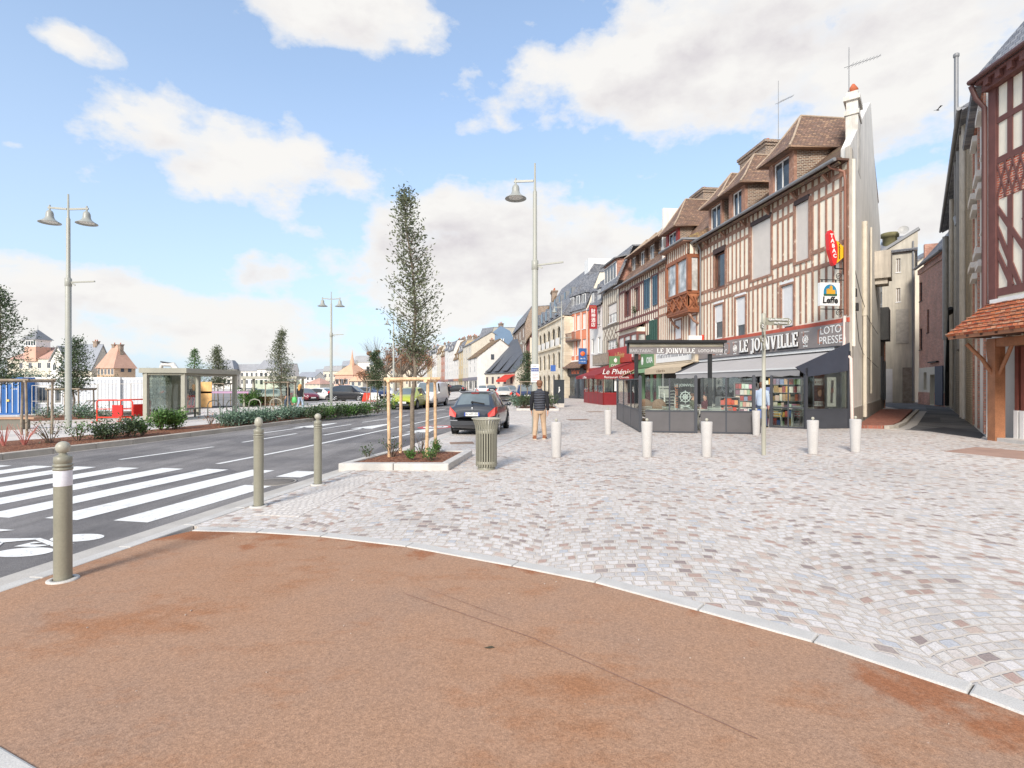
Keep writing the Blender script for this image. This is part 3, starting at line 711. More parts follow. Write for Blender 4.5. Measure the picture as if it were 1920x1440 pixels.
def roller(f, r, box=True, y=0.05, mat=None, boxmat=None, frac=1.0, frame=white, par=None):
    """window behind a roller shutter that is down to the fraction frac"""
    x0, z0, x1, z1 = r; zb = z1-(z1-z0)*frac
    mb = MB(); n = max(3, int((z1-zb)/.055))
    for i in range(n): a = zb+(z1-zb)*i/n; b = zb+(z1-zb)*(i+1)/n; mb.box(x0+.03,y,a+.004,x1-.03,y+.012,b-.004)
    mb.box(x0,y-.01,z0,x0+.05,y+.03,z1).box(x1-.05,y-.01,z0,x1,y+.03,z1).box(x0+.05,y+.013,zb,x1-.05,y+.018,z1)
    w_ = mb.build('roller_shutter', mat or shutter, par or f.root)
    if frac < .95:
        MB().box(x0+.05,y+.04,z0,x1-.05,y+.05,zb+.02).build('pane', glass_d, w_)
        q = MB(); q.box(x0+.05,y+.015,z0,x0+.12,y+.039,zb).box(x1-.12,y+.015,z0,x1-.05,y+.039,zb).box(x0+.12,y+.015,z0,x1-.12,y+.039,z0+.08)
        q.build('frame', frame, w_)
    if box: MB().box(x0-.05,-.06 if boxmat else y-.07,z1,x1+.05,y+.03,z1+.2).build('shutter_box', boxmat or mat or white, w_)
    return w_
def studs(f, x0, x1, z0, z1, step, holes, rails=(), mat=None, w_=0.13, y=-0.03, jit=0.02, par=None, braces=(), name='timber_frame'):
    mb = MB(); rr = random.Random(int(x1*100)+int(z0*10)); n = max(1, round((x1-x0)/step))
    for i in range(n+1):
        x = x0+(x1-x0)*i/n + (rr.uniform(-jit,jit) if 0 < i < n else 0); ww = w_*rr.uniform(.85,1.12)
        a, b = x-ww/2, x+ww/2
        segs = [(z0, z1)]
        for h in holes:
            if b > h[0]-.02 and a < h[2]+.02:
                new = []
                for s0, s1 in segs:
                    if h[1] > s0 and h[1] < s1: new.append((s0, min(s1,h[1])))
                    if h[3] < s1 and h[3] > s0: new.append((max(s0,h[3]), s1))
                    if h[3] <= s0 or h[1] >= s1: new.append((s0, s1))
                segs = new
        for s0, s1 in segs:
            if s1-s0 > .05: mb.box(a,y,s0,b,.02,s1)
    for z, h_ in rails:
        cut = sorted([(h[0], h[2]) for h in holes if h[1] < z+h_ and h[3] > z]); xx = x0-.06
        for a, b in cut + [(x1+.06, None)]:
            if a > xx+.05: mb.box(xx,y-.006,z,a,.018,z+h_)
            if b is not None: xx = max(xx, b)
    for p, q in braces: mb.beam((p[0],y+.012,p[1]),(q[0],y+.012,q[1]),.05,.13,up=(0,1,0)) if False else mb.add(*_plank(p, q, .13, y-.003))
    return mb.build(name, mat or timber, par or f.root)
def _plank(p, q, w_, y, th=0.05):
    d = Vector((q[0]-p[0], q[1]-p[1])).normalized(); s_ = Vector((-d.y, d.x))*w_/2
    c = [(p[0]-s_.x,p[1]-s_.y),(q[0]-s_.x,q[1]-s_.y),(q[0]+s_.x,q[1]+s_.y),(p[0]+s_.x,p[1]+s_.y)]
    vs = [(a,y,b) for a, b in c]+[(a,y+th,b) for a, b in c]
    return vs, [(0,1,2,3),(7,6,5,4),(0,4,5,1),(1,5,6,2),(2,6,7,3),(3,7,4,0)]
def surround(f, r, w_=0.14, mat=None, y=-0.045, par=None, sillz=True, name='window_surround'):
    x0, z0, x1, z1 = r; mb = MB()
    mb.box(x0-w_,y,z0-w_*.8,x0,.12,z1+w_*.7).box(x1,y,z0-w_*.8,x1+w_,.12,z1+w_*.7).box(x0,y,z1,x1,.12,z1+w_*.7)
    mb.box(x0,y,z0-w_*.8,x1,.12,z0)
    return mb.build(name, mat or timber, par or f.root)
def hip_dormer(f, x0, x1, ze, zr, yf, zb, rs, wood=None, cheek=None, roofm=None, win=white, over=0.38, ridge_in=1.0, glass=None, name='dormer'):
    """dormer with a steep hipped cap: front at y=yf, base zb, eaves ze, ridge zr; rs = (eave z, slope) of the main roof behind"""
    yb = lambda z: max(yf+.3, (z-rs[0])/rs[1])
    mb = MB(); t_ = .12
    pw=.34 if x1-x0>1.6 else .18; mb.box(x0,yf,zb,x0+pw,yf+.15,ze).box(x1-pw,yf,zb,x1,yf+.15,ze).box(x0+pw,yf,ze-.16,x1-pw,yf+.15,ze).box(x0+pw,yf,zb,x1-pw,yf+.15,zb+.14)
    d_ = mb.build(name, wood or timber, f.root)
    for a, b in ((x0,x0+t_),(x1-t_,x1)):
        cm = MB(); cm.add([(a,yf+.151,zb),(a,yb(zb),zb),(a,yb(ze)+.1,ze),(a,yf+.151,ze),(b,yf+.151,zb),(b,yb(zb),zb),(b,yb(ze)+.1,ze),(b,yf+.151,ze)],
               [(0,1,2,3),(7,6,5,4),(0,4,5,1),(1,5,6,2),(2,6,7,3),(3,7,4,0)])
        cm.build('cheek', cheek or brick_brown, d_)
    window(f, (x0+pw+.02,zb+.16,x1-pw-.02,ze-.17), win, glass or glass_d, 2, 1, yf+.08, .07, False, par=d_)
    xm = (x0+x1)/2; o = over; xe0, xe1 = x0-o*.9, x1+o*.9; fy = yf-o*1.15; zl_ = ze-.06
    yr = yf+ridge_in; yb_r = yb(zr)+.2; yb_e = yb(ze)+.3
    V = [(xe0,fy,zl_),(xe1,fy,zl_),(xe1,yb_e,zl_+.1),(xe0,yb_e,zl_+.1),(xm,yr,zr),(xm,yb_r,zr)]
    mid = lambda a, b, f_, dz: tuple(a[i]+(b[i]-a[i])*f_ + (dz if i == 2 else 0) for i in range(3))
    # flared eaves: a break in each slope near the bottom
    fl = .3; dz = -.10
    A, B, C, D_, E, G = V
    a2, b2, c2, d2 = mid(A,E,fl,dz), mid(B,E,fl,dz), mid(C,G,fl,dz), mid(D_,G,fl,dz)
    vs = [A,B,C,D_,E,G,a2,b2,c2,d2] + [(p[0],p[1],p[2]-.06) for p in (A,B,C,D_)]
    m1 = MB(); m1.add(vs, [(0,1,7,6),(6,7,4)]); m1.add(vs, [(10,11,1,0),(11,12,2,1),(13,10,0,3),(13,12,11,10)])
    rf = m1.build('roof', roofm or tile_brown, d_)
    m2 = MB(); m2.add(vs, [(1,2,8,7),(7,8,5,4),(3,0,6,9),(9,6,4,5)]); m2.build('side_slope', tile_side, rf)
    hp = MB()
    for p, q in ((a2,E),(b2,E),(E,G),(A,a2),(B,b2)): hp.path([p,q],[.055,.055],6)
    hp.build('hip_tile', M('hip_mortar', S(176,156,136), .9, .25, 6), rf)
    return d_
def gutter(f, x0, x1, z, y=-0.42, mat=None, r=0.075, par=None):
    mb = MB(); mb.path([(x0,y,z),(x1,y,z)], r, 8); return mb.build('rain_gutter', mat or zinc, par or f.root)
def downpipe(f, pts, mat, r=0.05, par=None, collars=True):
    mb = MB(); mb.path(pts, r, 8)
    o = mb.build('downpipe', mat, par or f.root)
    return o
def chimney(f, x, y, z0, z1, w_, d_, mat, pots=2, potmat=None, par=None, cap=True):
    mb = MB(); mb.box(x-w_/2,y-d_/2,z0,x+w_/2,y+d_/2,z1-.35).box(x-w_/2-.07,y-d_/2-.07,z1-.35,x+w_/2+.07,y+d_/2+.07,z1-.18).box(x-w_/2-.14,y-d_/2-.14,z1-.18,x+w_/2+.14,y+d_/2+.14,z1)
    c = mb.build('chimney', mat, par or f.root)
    for i in range(pots):
        xx = x-w_/2+w_*(i+.5)/pots; q = MB(); q.lathe([(.13,0),(.10,.3),(.12,.36),(.12,.42),(.08,.42),(.08,.2)], (xx,y,z1), 10); q.build('chimney_pot', potmat or M('terracotta', S(190,104,70), .8, .15), c)
    return c

# ------------------------------------------------------------------ row line of the main street fronts
RN = Vector((12.8,20.2)); RD = Vector((-.115,1.0))
def rowp(tt, off=0.0): q = RN+RD*tt; return (q.x+off, q.y+off*.115)
def row_t(px): k = (px-960)/FL; return (RN.x-k*RN.y)/(k-RD.x)

# ================================================================== corner cafe house
tA = row_t(1314)
A = Fac('corner_house', 'cream and brown half-timbered corner house with grey cafe fascia and big tiled dormers', 'house', rowp(tA), RN)
W = A.w; HE = 10.2; SL = 0.90
side = Vector((22.6,32.8))-RN
hA = {}
hA['glass'] = A.rect((1341,478),(1360,535)); hA['s1'] = A.rect((1410,425),(1446,513)); hA['s2'] = A.rect((1492,386),(1517,484))
hA['w1'] = A.rect((1340,574),(1356,634)); hA['w2'] = A.rect((1380,560),(1398,632)); hA['w3'] = A.rect((1466,538),(1488,622))
holes = list(hA.values()); z_red = 4.02
mb = wall_with_holes(W, HE, holes, 0, .22, 0, 3.1)
A.obj(mb, 'wall', cream)
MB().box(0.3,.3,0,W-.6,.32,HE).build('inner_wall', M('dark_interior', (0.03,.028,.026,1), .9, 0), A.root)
zr_ = [A.p(1590,349)[1], A.p(1590,451)[1], A.p(1590,484)[1], 9.72]
big = [(h[0]-.12, h[1]-.1, h[2]+.12, h[3]+.1) for h in holes]
studs(A, .06, W-.08, z_red+.25, HE, .40, big, [(zr_[0]-.08,.15),(zr_[1]-.08,.17),(zr_[2]-.08,.17),(9.66,.2)], w_=.105)
MB().box(0,-.07,z_red,W,-.001,z_red+.17).build('red_band', M('red_band', S(188,90,70), .7, .15, 4), A.root)
for k in ('s1','s2'): roller(A, hA[k], True, .02, shutter, M('dark_brown_box', S(72,54,50), .6, .1))
surround(A, hA['s1']); surround(A, hA['s2'])
w_ = window(A, hA['glass'], M('brown_frame', S(112,74,60), .6), glass_d, 1, 1, .10, .09); MB().box(hA['glass'][0]-.1,-.1,hA['glass'][3],hA['glass'][2]+.1,.05,hA['glass'][3]+.28).build('shutter_box', MATS['dark_brown_box'], w_)
surround(A, hA['glass'], .2)
for k, fr in (('w1',.5),('w2',.68),('w3',.86)): roller(A, hA[k], True, .03, M('white_shutter', S(232,231,230), .5, .04), None, fr); surround(A, hA[k], .13)
# main roof, cut on the skew by the gable wall along the alley
nrm = Vector((1,.115)).normalized(); ridge_y = 6.4; zrid = HE+ridge_y*SL-.5
inv = lambda q: (Vector((q[0],q[1]))-A.L)
def loc(q): v = inv(q); return (v.dot(A.d), v.dot(Vector((-A.d.y, A.d.x))))
sx = loc(RN+side*(1))              # far end of the gable wall in local axes
kx = (sx[0]-W)/sx[1]               # local x shift per metre of depth along the gable
rf = MB(); ye = -.5; ze = HE+ye*SL+.30
rf.slab([(0,ye,ze),(W+kx*ye*0+.02,ye,ze),(W+kx*ridge_y-.05,ridge_y,zrid+.30),(0,ridge_y,zrid+.30)], .12)
R_A = A.obj(rf, 'roof', rowmat('mossy_brown_tiles', [S(118,90,74), S(134,104,84), S(104,82,70)], .17, .115, .012, axes='xz', bd=.03, moss=S(104,100,64), slope=1.3))
MB().slab([(0,ridge_y,zrid+.30),(W+kx*ridge_y-.05,ridge_y,zrid+.30),(W+kx*sx[1]-.05,sx[1],zrid-2.6),(0,sx[1],zrid-2.6)],.12).build('rear_slope', tile_brown, R_A)
MB().box(0,-.48,HE-.06,W-.02,.0,HE+.02).build('soffit', M('soffit_wood', S(96,70,58), .8, .2), A.root)
br = MB()
for i in range(6): x = .9+i*W/6; br.fprism([(x,HE-.06),(x+.1,HE-.06),(x+.1,HE-.5),(x,HE-.5)], -.05, 0); br.beam((x+.05,-.42,HE-.08),(x+.05,-.02,HE-.5),.09,.09)
br.build('eave_bracket', timber, A.root)
gutter(A, -.05, W-.1, HE+.0, -.55)
for a, b, ze_, zt, ev in ((5.55,3.45,12.2,14.15,.34),(9.25,7.4,12.15,14.0,.34),(11.55,9.75,12.15,13.9,.3)):
    hip_dormer(A, W-a*1.0066+.12, W-b*1.0066-.12, ze_, zt, .18, HE+.32, (HE+.28,SL))
downpipe(A, [(W-.55,-.5,HE),(W-.45,-.45,HE-.18),(W-.13,-.14,HE-.45),(W-.10,-.12,HE-.8),(W-.10,-.12,4.3)], M('copper_brown', S(140,92,72), .5, .12))
downpipe(A, [(W-.10,-.14,4.25),(W-.10,-.14,3.5),(W-.02,-.25,2.9),(W+.22,-.14,2.62),(W+.24,-.1,.0)], M('pink_pipe', S(222,200,190), .5, .06), .06)
downpipe(A, [(.35,-.5,HE),(.3,-.3,HE-.25),(.2,-.12,HE-.5),(.2,-.12,4.3)], zinc, .05)
# gable wall to the alley with coping, white chimney, pipes
gw = MB(); G0 = Vector(RN); gd = side.normalized(); Ls = side.length; gn = Vector((gd.y,-gd.x))
GM = Matrix.Translation((G0.x,G0.y,.036)) @ Matrix.Rotation(math.atan2(gd.y,gd.x), 4, 'Z')
gw.M = GM
tp_ = 7.2*1.268
ztop = lambda s_: (HE+.45)+(zrid+.75-HE)*s_/tp_
prof = [(0,0),(Ls+.6,0),(Ls+.6,11.0),(tp_+2.6,13.9),(tp_+.2,zrid+.62),(tp_-.3,zrid+.55),(.0,HE+.55)]
gw.fprism(prof, -.02, .34)
gi = GM.inverted()
gw.v = [tuple(GM @ Vector((lv.x+(lv.y+.02)*1.05 if lv.x < 1 else lv.x, lv.y, lv.z))) for lv in (gi @ Vector(v_) for v_ in gw.v)]
gwo = gw.build('gable_wall', render_dirty, A.root, world=True)
q = MB(); q.M = GM; q.fprism([(.0,.0),(Ls+.6,0),(Ls+.6,.55),(.0,1.0)], -.06, -.021); q.build('plinth', M('plinth_cement', S(168,162,152), .9, .2, 2), gwo, world=False) if False else None
q = MB(); q.M = GM; q.box(.02,-.06,0,Ls+.5,-.022,.72); q.build('plinth', M('plinth_cement', S(168,162,152), .9, .2, 2, streak=.2), A.root, world=True)
q = MB(); q.M = GM; q.prism([(-.03,-.07),(.45,-.07),(.45,-.021),(.0,-.021)],0,HE+.4).prism([(-.03,-.021),(.0,-.021),(.16,.14),(.13,.17)],0,HE+.5); q.build('corner_pier', M('pier_render', S(206,198,186), .9, .14, 1.2, streak=.3, bmp=.004, bs=30), A.root, world=True)
q = MB(); q.M = GM
q.box(2.7,-.03,HE+.4,3.85,.42,13.0).box(2.64,-.07,13.0,3.91,.47,13.18).box(2.72,-.02,13.18,3.83,.4,13.62).box(2.62,-.1,13.62,3.93,.5,13.8).box(2.72,-.02,13.8,3.83,.4,14.0)
ch = q.build('chimney', M('white_chimney', S(226,220,210), .9, .22, 2.5, streak=.25, bmp=.01, bs=12), A.root, world=True)
q = MB(); q.M = GM; q.lathe([(.17,0),(.15,.25),(.2,.3),(.05,.55)], (3.3,.2,14.0), 10); q.build('chimney_pot', M('terracotta', S(190,104,70), .8, .15), A.root, world=True)
q = MB(); q.M = GM; pp = [(6.4,8.6,12.2),(5.0,0.6,7.3)]
q.path([(4.6,-.12,8.9),(4.6,-.12,4.7)],.11,8); q.path([(4.6,-.12,4.7),(4.6,-.12,.2)],.085,8)
q.path([(8.3,-.1,9.5),(8.3,-.1,1.2)],.05,6)
q.build('drain_pipe', M('cream_pipe', S(216,206,188), .6, .1), A.root, world=True)
q = MB(); q.M = GM; q.box(.55,-.16,5.05,.78,-.02,5.35).box(1.0,-.18,4.55,1.22,-.02,4.85); q.build('wall_lamp', black, A.root, world=True)
q = MB(); q.M = GM; q.box(11.8,-.75,7.5,13.3,-.021,9.0); q.box(12.0,-.6,7.2,13.1,-.021,7.5); q.build('box_bay', M('bay_cement', S(214,204,190), .9, .12, 1.5, streak=.25), A.root, world=True)
q = MB(); q.M = GM; q.path([(.3,-.1,6.2),(2.5,-.12,5.4),(7,-.12,4.7),(13,-.1,4.5)],.012,5); q.path([(.3,-.1,5.2),(2,-.12,3.4),(4,-.1,3.0),(13,-.1,2.6)],.012,5); q.build('wall_cable', black, A.root, world=True)
def antenna(p, h, label, ya=0.6, ln=1.6, tilt=.35):
    t_ = thing('tv_antenna', label, 'antenna', p)
    MB().tube((0,0,0),(0,0,h),.022,.018,6).build('mast', zinc, t_)
    b = MB(); d = Vector((math.cos(ya)*math.cos(tilt),math.sin(ya)*math.cos(tilt),math.sin(tilt))); o = Vector((0,0,h*.62)); b.tube(o-d*.3,o+d*ln,.012,.012,5)
    e = Vector((-math.sin(ya),math.cos(ya),0))
    for i in range(9): c = o+d*(i*ln/9+.1); s_ = .16-.008*i; b.tube(c-e*s_+Vector((0,0,.05)),c+e*s_-Vector((0,0,.05)),.008,.008,4)
    b.build('boom', zinc, t_); return t_
cq = GM @ Vector((2.75,.3,13.8)); antenna(cq, 2.1, 'tv antenna on the white chimney of the corner cafe house', .35, 2.1, .42)

# fascia, lettering, ornaments
rF = (0, 3.12, W, z_red); 
fb = MB(); fb.box(0,-.16,3.12,W-.02,-.002,z_red-.002); fas = A.obj(fb, 'fascia_board', M('fascia_grey', S(144,134,130), .55, .12, 1.5))
def serif_word(word, f, x0, x1, zc, h, y, depth, mat, par, name='letter'):
    """slab-serif capitals built from strokes"""
    adv = {'L':.66,'E':.68,'J':.52,'O':.82,'I':.42,'N':.84,'V':.80,' ':.34}
    tot = sum(adv[c] for c in word); k = (x1-x0)/tot; x = x0; s_ = .15; se = .075
    for c in word:
        a = adv[c]*k*.88; mb = MB(); B = lambda u0,v0,u1,v1: mb.box(x+u0*a,y-depth,zc-h/2+v0*h,x+u1*a,y,zc-h/2+v1*h); w2 = s_*k/a
        if c == 'L': B(.12,0,.12+w2*1.1,1); B(0,.93,.5,.999); B(0,.001,1,.13); B(1-w2*.5,.13,1,.32)
        elif c == 'E': B(.12,0,.12+w2*1.1,1); B(0,.87,.95,.999); B(0,.001,1,.13); B(.12+w2*1.1,.45,.7,.57); B(1-w2*.5,.13,1,.3); B(.95-w2*.45,.7,.95,.87)
        elif c == 'I': B(.5-w2*.55,0.07,.5+w2*.55,.93); B(.05,.93,.95,1); B(.05,0,.95,.07)
        elif c == 'J': B(.45,-.12,.45+w2*1.1,.93); B(.15,.93,1,1); B(.0,-.22,.45,-.10); B(0,-.10,w2*.7,.05)
        elif c == 'N':
            B(.1,0.07,.1+w2*.8,.93); B(.85-w2*.4,0.0,.85+w2*.4,.93); B(0,0,.42,.07); B(.6,.93,1,1); B(0,.93,.2,1)
            mb.fprism([(x+.05*a,zc+h*.5),(x+(.05+w2*1.3)*a,zc+h*.5),(x+.88*a,zc-h*.5),(x+(.88-w2*1.3)*a,zc-h*.5)], y-depth-.001, y)
        elif c == 'V':
            mb.fprism([(x+.08*a,zc+h*.45),(x+(.08+w2*1.3)*a,zc+h*.45),(x+(.5+w2*.4)*a,zc-h*.5),(x+(.5-w2*.4)*a,zc-h*.5)], y-depth, y)
            mb.fprism([(x+.92*a,zc+h*.45),(x+(.92-w2*.8)*a,zc+h*.45),(x+(.5-w2*.2)*a,zc-h*.49),(x+(.5+w2*.4)*a,zc-h*.49)], y-depth-.001, y)
            B(0,.93,.42,1); B(.62,.93,1,1)
        elif c == 'O':
            n = 22; vs = []; fs = []
            for i in range(n):
                t_ = 2*PI*i/n
                for rx, rz in ((.5*a,.51*h),((.5-w2*1.05)*a,.40*h)): vs += [(x+.5*a+rx*math.cos(t_),y-depth,zc+rz*math.sin(t_)),(x+.5*a+rx*math.cos(t_),y,zc+rz*math.sin(t_))]
            for i in range(n):
                j = (i+1)%n; fs += [(4*i,4*j,4*j+2,4*i+2),(4*i,4*i+1,4*j+1,4*j),(4*i+2,4*j+2,4*j+3,4*i+3)]
            mb.add(vs, fs)
        if c != ' ': mb.build(name, mat, par)
        x += adv[c]*k
xa, _ = A.p(1387,640,-.2); xb, _ = A.p(1498,640,-.2); zm = (3.12+z_red)/2+.02
serif_word('LE JOINVILLE', A, xa, xb, zm, .62, -.21, .03, M('sign_white', S(240,238,234), .5, .02), fas)
serif_word('LE JOINVILLE', A, xa-.03, xb-.01, zm-.02, .68, -.161, .045, M('sign_dark', S(52,46,46), .5, .05), fas, 'letter_back')
orange_l = M('orange_line', S(206,120,80), .6, 0)
def lines2(px, txts, wpx, sz):
    x, _ = A.p(px,630,-.165)
    for i, tx in enumerate(txts): text('lettering', tx, MATS['sign_white'], fas, sz, (x,-.168,zm+.2-.40*i), (PI/2,0,0), .003)
    x0, _ = A.p(px-wpx,630,-.165); x1, _ = A.p(px+wpx,630,-.165); q = MB()
    for xx, s_ in ((x0,1),(x1,-1)):
        q.box(xx-.012,-.172,zm-.28,xx+.012,-.163,zm+.28); q.box(min(xx,xx+s_*.22),-.172,zm+.256,max(xx,xx+s_*.22),-.164,zm+.28); q.box(min(xx,xx+s_*.22),-.172,zm-.28,max(xx,xx+s_*.22),-.164,zm-.256)
    q.build('sign_bracket_line', orange_l, fas)
lines2(1557, ['LOTO','PRESSE'], 23, .44); lines2(1352, ['BAR','TABAC'], 15, .40)
def wheel_emblem(x, z, r, par, y=-.165, orange=True):
    q = MB()
    for rr in (r, r*.45): q.path([(x+rr*math.cos(2*PI*i/16),y-.006,z+rr*math.sin(2*PI*i/16)) for i in range(17)], r*.11, 5)
    for i in range(8): a = 2*PI*i/8; q.tube((x,y-.006,z),(x+1.35*r*math.cos(a),y-.006,z+1.35*r*math.sin(a)), r*.07, r*.07, 5)
    q.build('wheel_emblem', MATS['sign_white'], par)
for px in (1378, 1510):
    x, _ = A.p(px, 630, -.165); wheel_emblem(x, zm-.06, .16, fas)
    text('emblem_name', 'LE JOINVILLE', orange_l, fas, .10, (x-.12,-.168,zm+.02), (PI/2,-PI/2,0), .002); text('emblem_name', 'LE JOINVILLE', MATS['sign_white'], fas, .09, (x,-.168,zm+.27), (PI/2,0,0), .002)
    x2 = MB(); x2.add(*_plank((x-.14,zm-.36),(x+.14,zm-.30),.03,-.172,.01)); x2.add(*_plank((x-.14,zm-.30),(x+.14,zm-.36),.03,-.174,.01)); x2.build('emblem_scroll', MATS['sign_white'], fas)

# shop window behind the terrace: dark mullions, doors, warm room with shelves behind the glass
sf = MB()
for i in range(9): x = .15+i*(W-.5)/8; sf.box(x-.05,.0,0,x+.05,.1,3.1)
sf.box(0,.0,2.55,W-.3,.08,2.68).box(0,.0,0,W-.3,.08,.35)
shopf = A.obj(sf, 'shop_front', anthracite)
MB().box(.05,.05,.35,W-.35,.06,2.55).build('shop_glass', glassmat('shop_glass', (.75,.76,.74,1), .25), shopf)
ins = MB(); ins.box(.1,2.6,0,W-3.0,2.65,3.05).box(.05,.34,0,.1,2.6,3.05); ins.add([(W-3.0,2.6,0),(W-.75,.35,0),(W-.75,.35,3.05),(W-3.0,2.6,3.05)],[(0,1,2,3)]); ins.prism([(.1,.33),(W-.8,.33),(W-3.1,2.6),(.1,2.6)],3.05,3.09).prism([(.1,.33),(W-.8,.33),(W-3.1,2.6),(.1,2.6)],-.02,.02)
ins.build('shop_interior', M('warm_interior', S(126,96,70), .8, .3, 2), A.root)
bpy.data.objects.remove(bpy.data.objects['inner_wall'])
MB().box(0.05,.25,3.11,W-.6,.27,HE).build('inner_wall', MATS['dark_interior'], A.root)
def shelf_unit(nm, label, w_, h, d, nsh, rnd, loc_, rz, cols, cat='display rack'):
    t_ = thing(nm, label, cat, loc_, rz); q = MB()
    q.box(0,0,0,.03,d,h).box(w_-.03,0,0,w_,d,h).box(.03,d-.02,0,w_-.03,d,h)
    for i in range(nsh+1): z = h*i/nsh; q.box(.03,0,z,w_-.03,d-.02,z+.02)
    q.build('rack_frame', M('rack_grey', S(120,118,116), .5), t_)
    items = MB(); rr = random.Random(rnd)
    for i in range(nsh):
        x = .05
        while x < w_-.12:
            ww = rr.uniform(.10,.17); hh = min(h/nsh-.05, rr.uniform(.16,.28)); items.box(x,.03,h*i/nsh+.022,x+ww-.012,.06+rr.uniform(0,.05),h*i/nsh+.022+hh); x += ww
    o = items.build('magazines', leafmat('print_%s' % nm, cols, .5, 0), t_); o['kind'] = 'stuff'
    return t_
PRINT = [S(200,60,50),S(230,220,200),S(70,100,160),S(240,180,70),S(90,90,96),S(220,120,150),S(236,236,232),S(120,160,90),S(180,70,60),S(60,60,70)]

# ---------------------------------------------------------------- oriel house and shuttered house beside it
tB = row_t(1235); tB2 = row_t(1161.5)
B = Fac('oriel_house', 'half-timbered house with a carved brown wooden oriel and red framed dormer', 'house', rowp(tB), rowp(tA))
WB = B.w; HB = HE
hB = [B.rect((1266,602),(1278,634)), B.rect((1294,594),(1306,634))]
B.obj(wall_with_holes(WB-.005, HB, hB, 0, .25, 0, 3.0), 'wall', cream)
studs(B, .08, WB-.12, 4.3, HB, .38, [(h[0]-.1,h[1]-.1,h[2]+.1,h[3]+.1) for h in hB], [(4.2,.16),(6.5,.16),(7.1,.15),(9.66,.18)], w_=.11)
for h in hB: roller(B, h, True, .03, M('white_shutter', S(232,231,230), .5, .04)); surround(B, h, .12)
MB().box(.05,.3,0,WB-.05,.32,HB).build('inner_wall', MATS['dark_interior'], B.root)
# oriel: canted timber bay on the second floor
ox0, oz0 = B.p(1246,592,-.7); ox1, _ = B.p(1311,592,-.2); ozs = B.p(1262,568,-.7)[1]
ob = thing('x','x','x'); bpy.data.objects.remove(ob)
xl, xr = B.x(1250,-.75), B.x(1290,-.75); xe = min(WB+.55, B.x(1312,0)); xs_ = xl-.35
zb0, zb1, zb2, zb3 = 6.05, 7.35, 9.35, 10.35
fp = [(xs_,0),(xl,-.75),(xr,-.75),(xe,0)]
om = MB(); om.prism([(a,b) for a,b in fp], zb0, zb0+.16); om.prism([(a,b*1.08) for a,b in fp], zb1-.16, zb1); om.prism([(a,b*1.08) for a,b in fp], zb2, zb2+.22)
for a, b in zip(fp[:-1], fp[1:]):
    om.beam((a[0],a[1],zb0+.16),(b[0],b[1],zb0+.16),.06,.1); 
    n = 3 if abs(b[0]-a[0]) > 1 else 1
    for k in range(n):
        p_ = (a[0]+(b[0]-a[0])*k/n, a[1]+(b[1]-a[1])*k/n); q_ = (a[0]+(b[0]-a[0])*(k+1)/n, a[1]+(b[1]-a[1])*(k+1)/n)
        om.beam((p_[0],p_[1]-.02,zb0+.2),(q_[0],q_[1]-.02,zb1-.2),.05,.09,up=(0,1,0)); om.beam((p_[0],p_[1]-.02,zb1-.2),(q_[0],q_[1]-.02,zb0+.2),.05,.09,up=(0,1,0))
        om.path([(((p_[0]+q_[0])/2)+.28*math.cos(i*PI/6),(p_[1]+q_[1])/2-.03,(zb0+zb1)/2+.28*math.sin(i*PI/6)) for i in range(13)],.035,5)
for a, b in fp: om.box(a-.12,b-.06,zb1,a+.12,b+.18,zb2)
om.box((xl+xr)/2-.09,-.8,zb1,(xl+xr)/2+.09,-.62,zb2)
ori = B.obj(om, 'oriel', M('oriel_wood', S(150,92,62), .6, .2, 3, bmp=.003, bs=30))
def oq(a, b, z0, z1, ins_, mat, nm):
    q = MB(); p = Vector((a[0],a[1])); r = Vector((b[0],b[1])); d = (r-p).normalized(); nn = Vector((-d.y,d.x)); p2, r2 = p+d*.12+nn*ins_, r-d*.12+nn*ins_
    q.add([(p2.x,p2.y,z0),(r2.x,r2.y,z0),(r2.x,r2.y,z1),(p2.x,p2.y,z1)],[(0,1,2,3)]); return q.build(nm, mat, ori)
for a, b in zip(fp[:-1], fp[1:]):
    oq(a,b,zb1,zb2,.06,glass_c,'pane'); oq(a,b,zb0+.16,zb1-.16,.05,M('oriel_panel', S(176,116,82), .6, .15),'panel'); oq(a,b,zb2+.22,zb3,-.0,cream,'frieze')
q = MB()
for a, b in zip(fp[:-1], fp[1:]):
    n = max(2, int(math.hypot(b[0]-a[0],b[1]-a[1])/.3))
    for k in range(n+1): q.box(a[0]+(b[0]-a[0])*k/n-.05,a[1]+(b[1]-a[1])*k/n-.04,zb2+.22,a[0]+(b[0]-a[0])*k/n+.05,a[1]+(b[1]-a[1])*k/n+.05,zb3)
q.build('frieze_stud', timber, ori)
MB().slab([(xs_-.3,-.0,zb3+.02),(xl-.2,-1.15,zb3+.02),(xr+.2,-1.15,zb3+.02),(xe+.2,0,zb3+.02),((xr+xe)/2,1.0,zb3+1.0),((xl+xs_)/2,1.0,zb3+1.0)][:4],.1).build('oriel_soffit', timber, ori)
q = MB(); tpz = zb3+1.1
E_ = [(xs_-.35,.0,zb3+.05),(xl-.2,-1.15,zb3+.05),(xr+.2,-1.15,zb3+.05),(xe+.35,.0,zb3+.05)]; T_ = [(xs_+.2,1.1,tpz),(xl+.1,1.1,tpz),(xr-.1,1.1,tpz),(xe-.2,1.1,tpz)]
for i in range(3): q.add([E_[i],E_[i+1],T_[i+1],T_[i]],[(0,1,2,3)])
q.build('oriel_roof', tile_moss, ori)
q = MB(); q.path([(p[0],p[1]-.04,p[2]) for p in E_],.07,8); q.build('rain_gutter', zinc, ori)
q = MB()
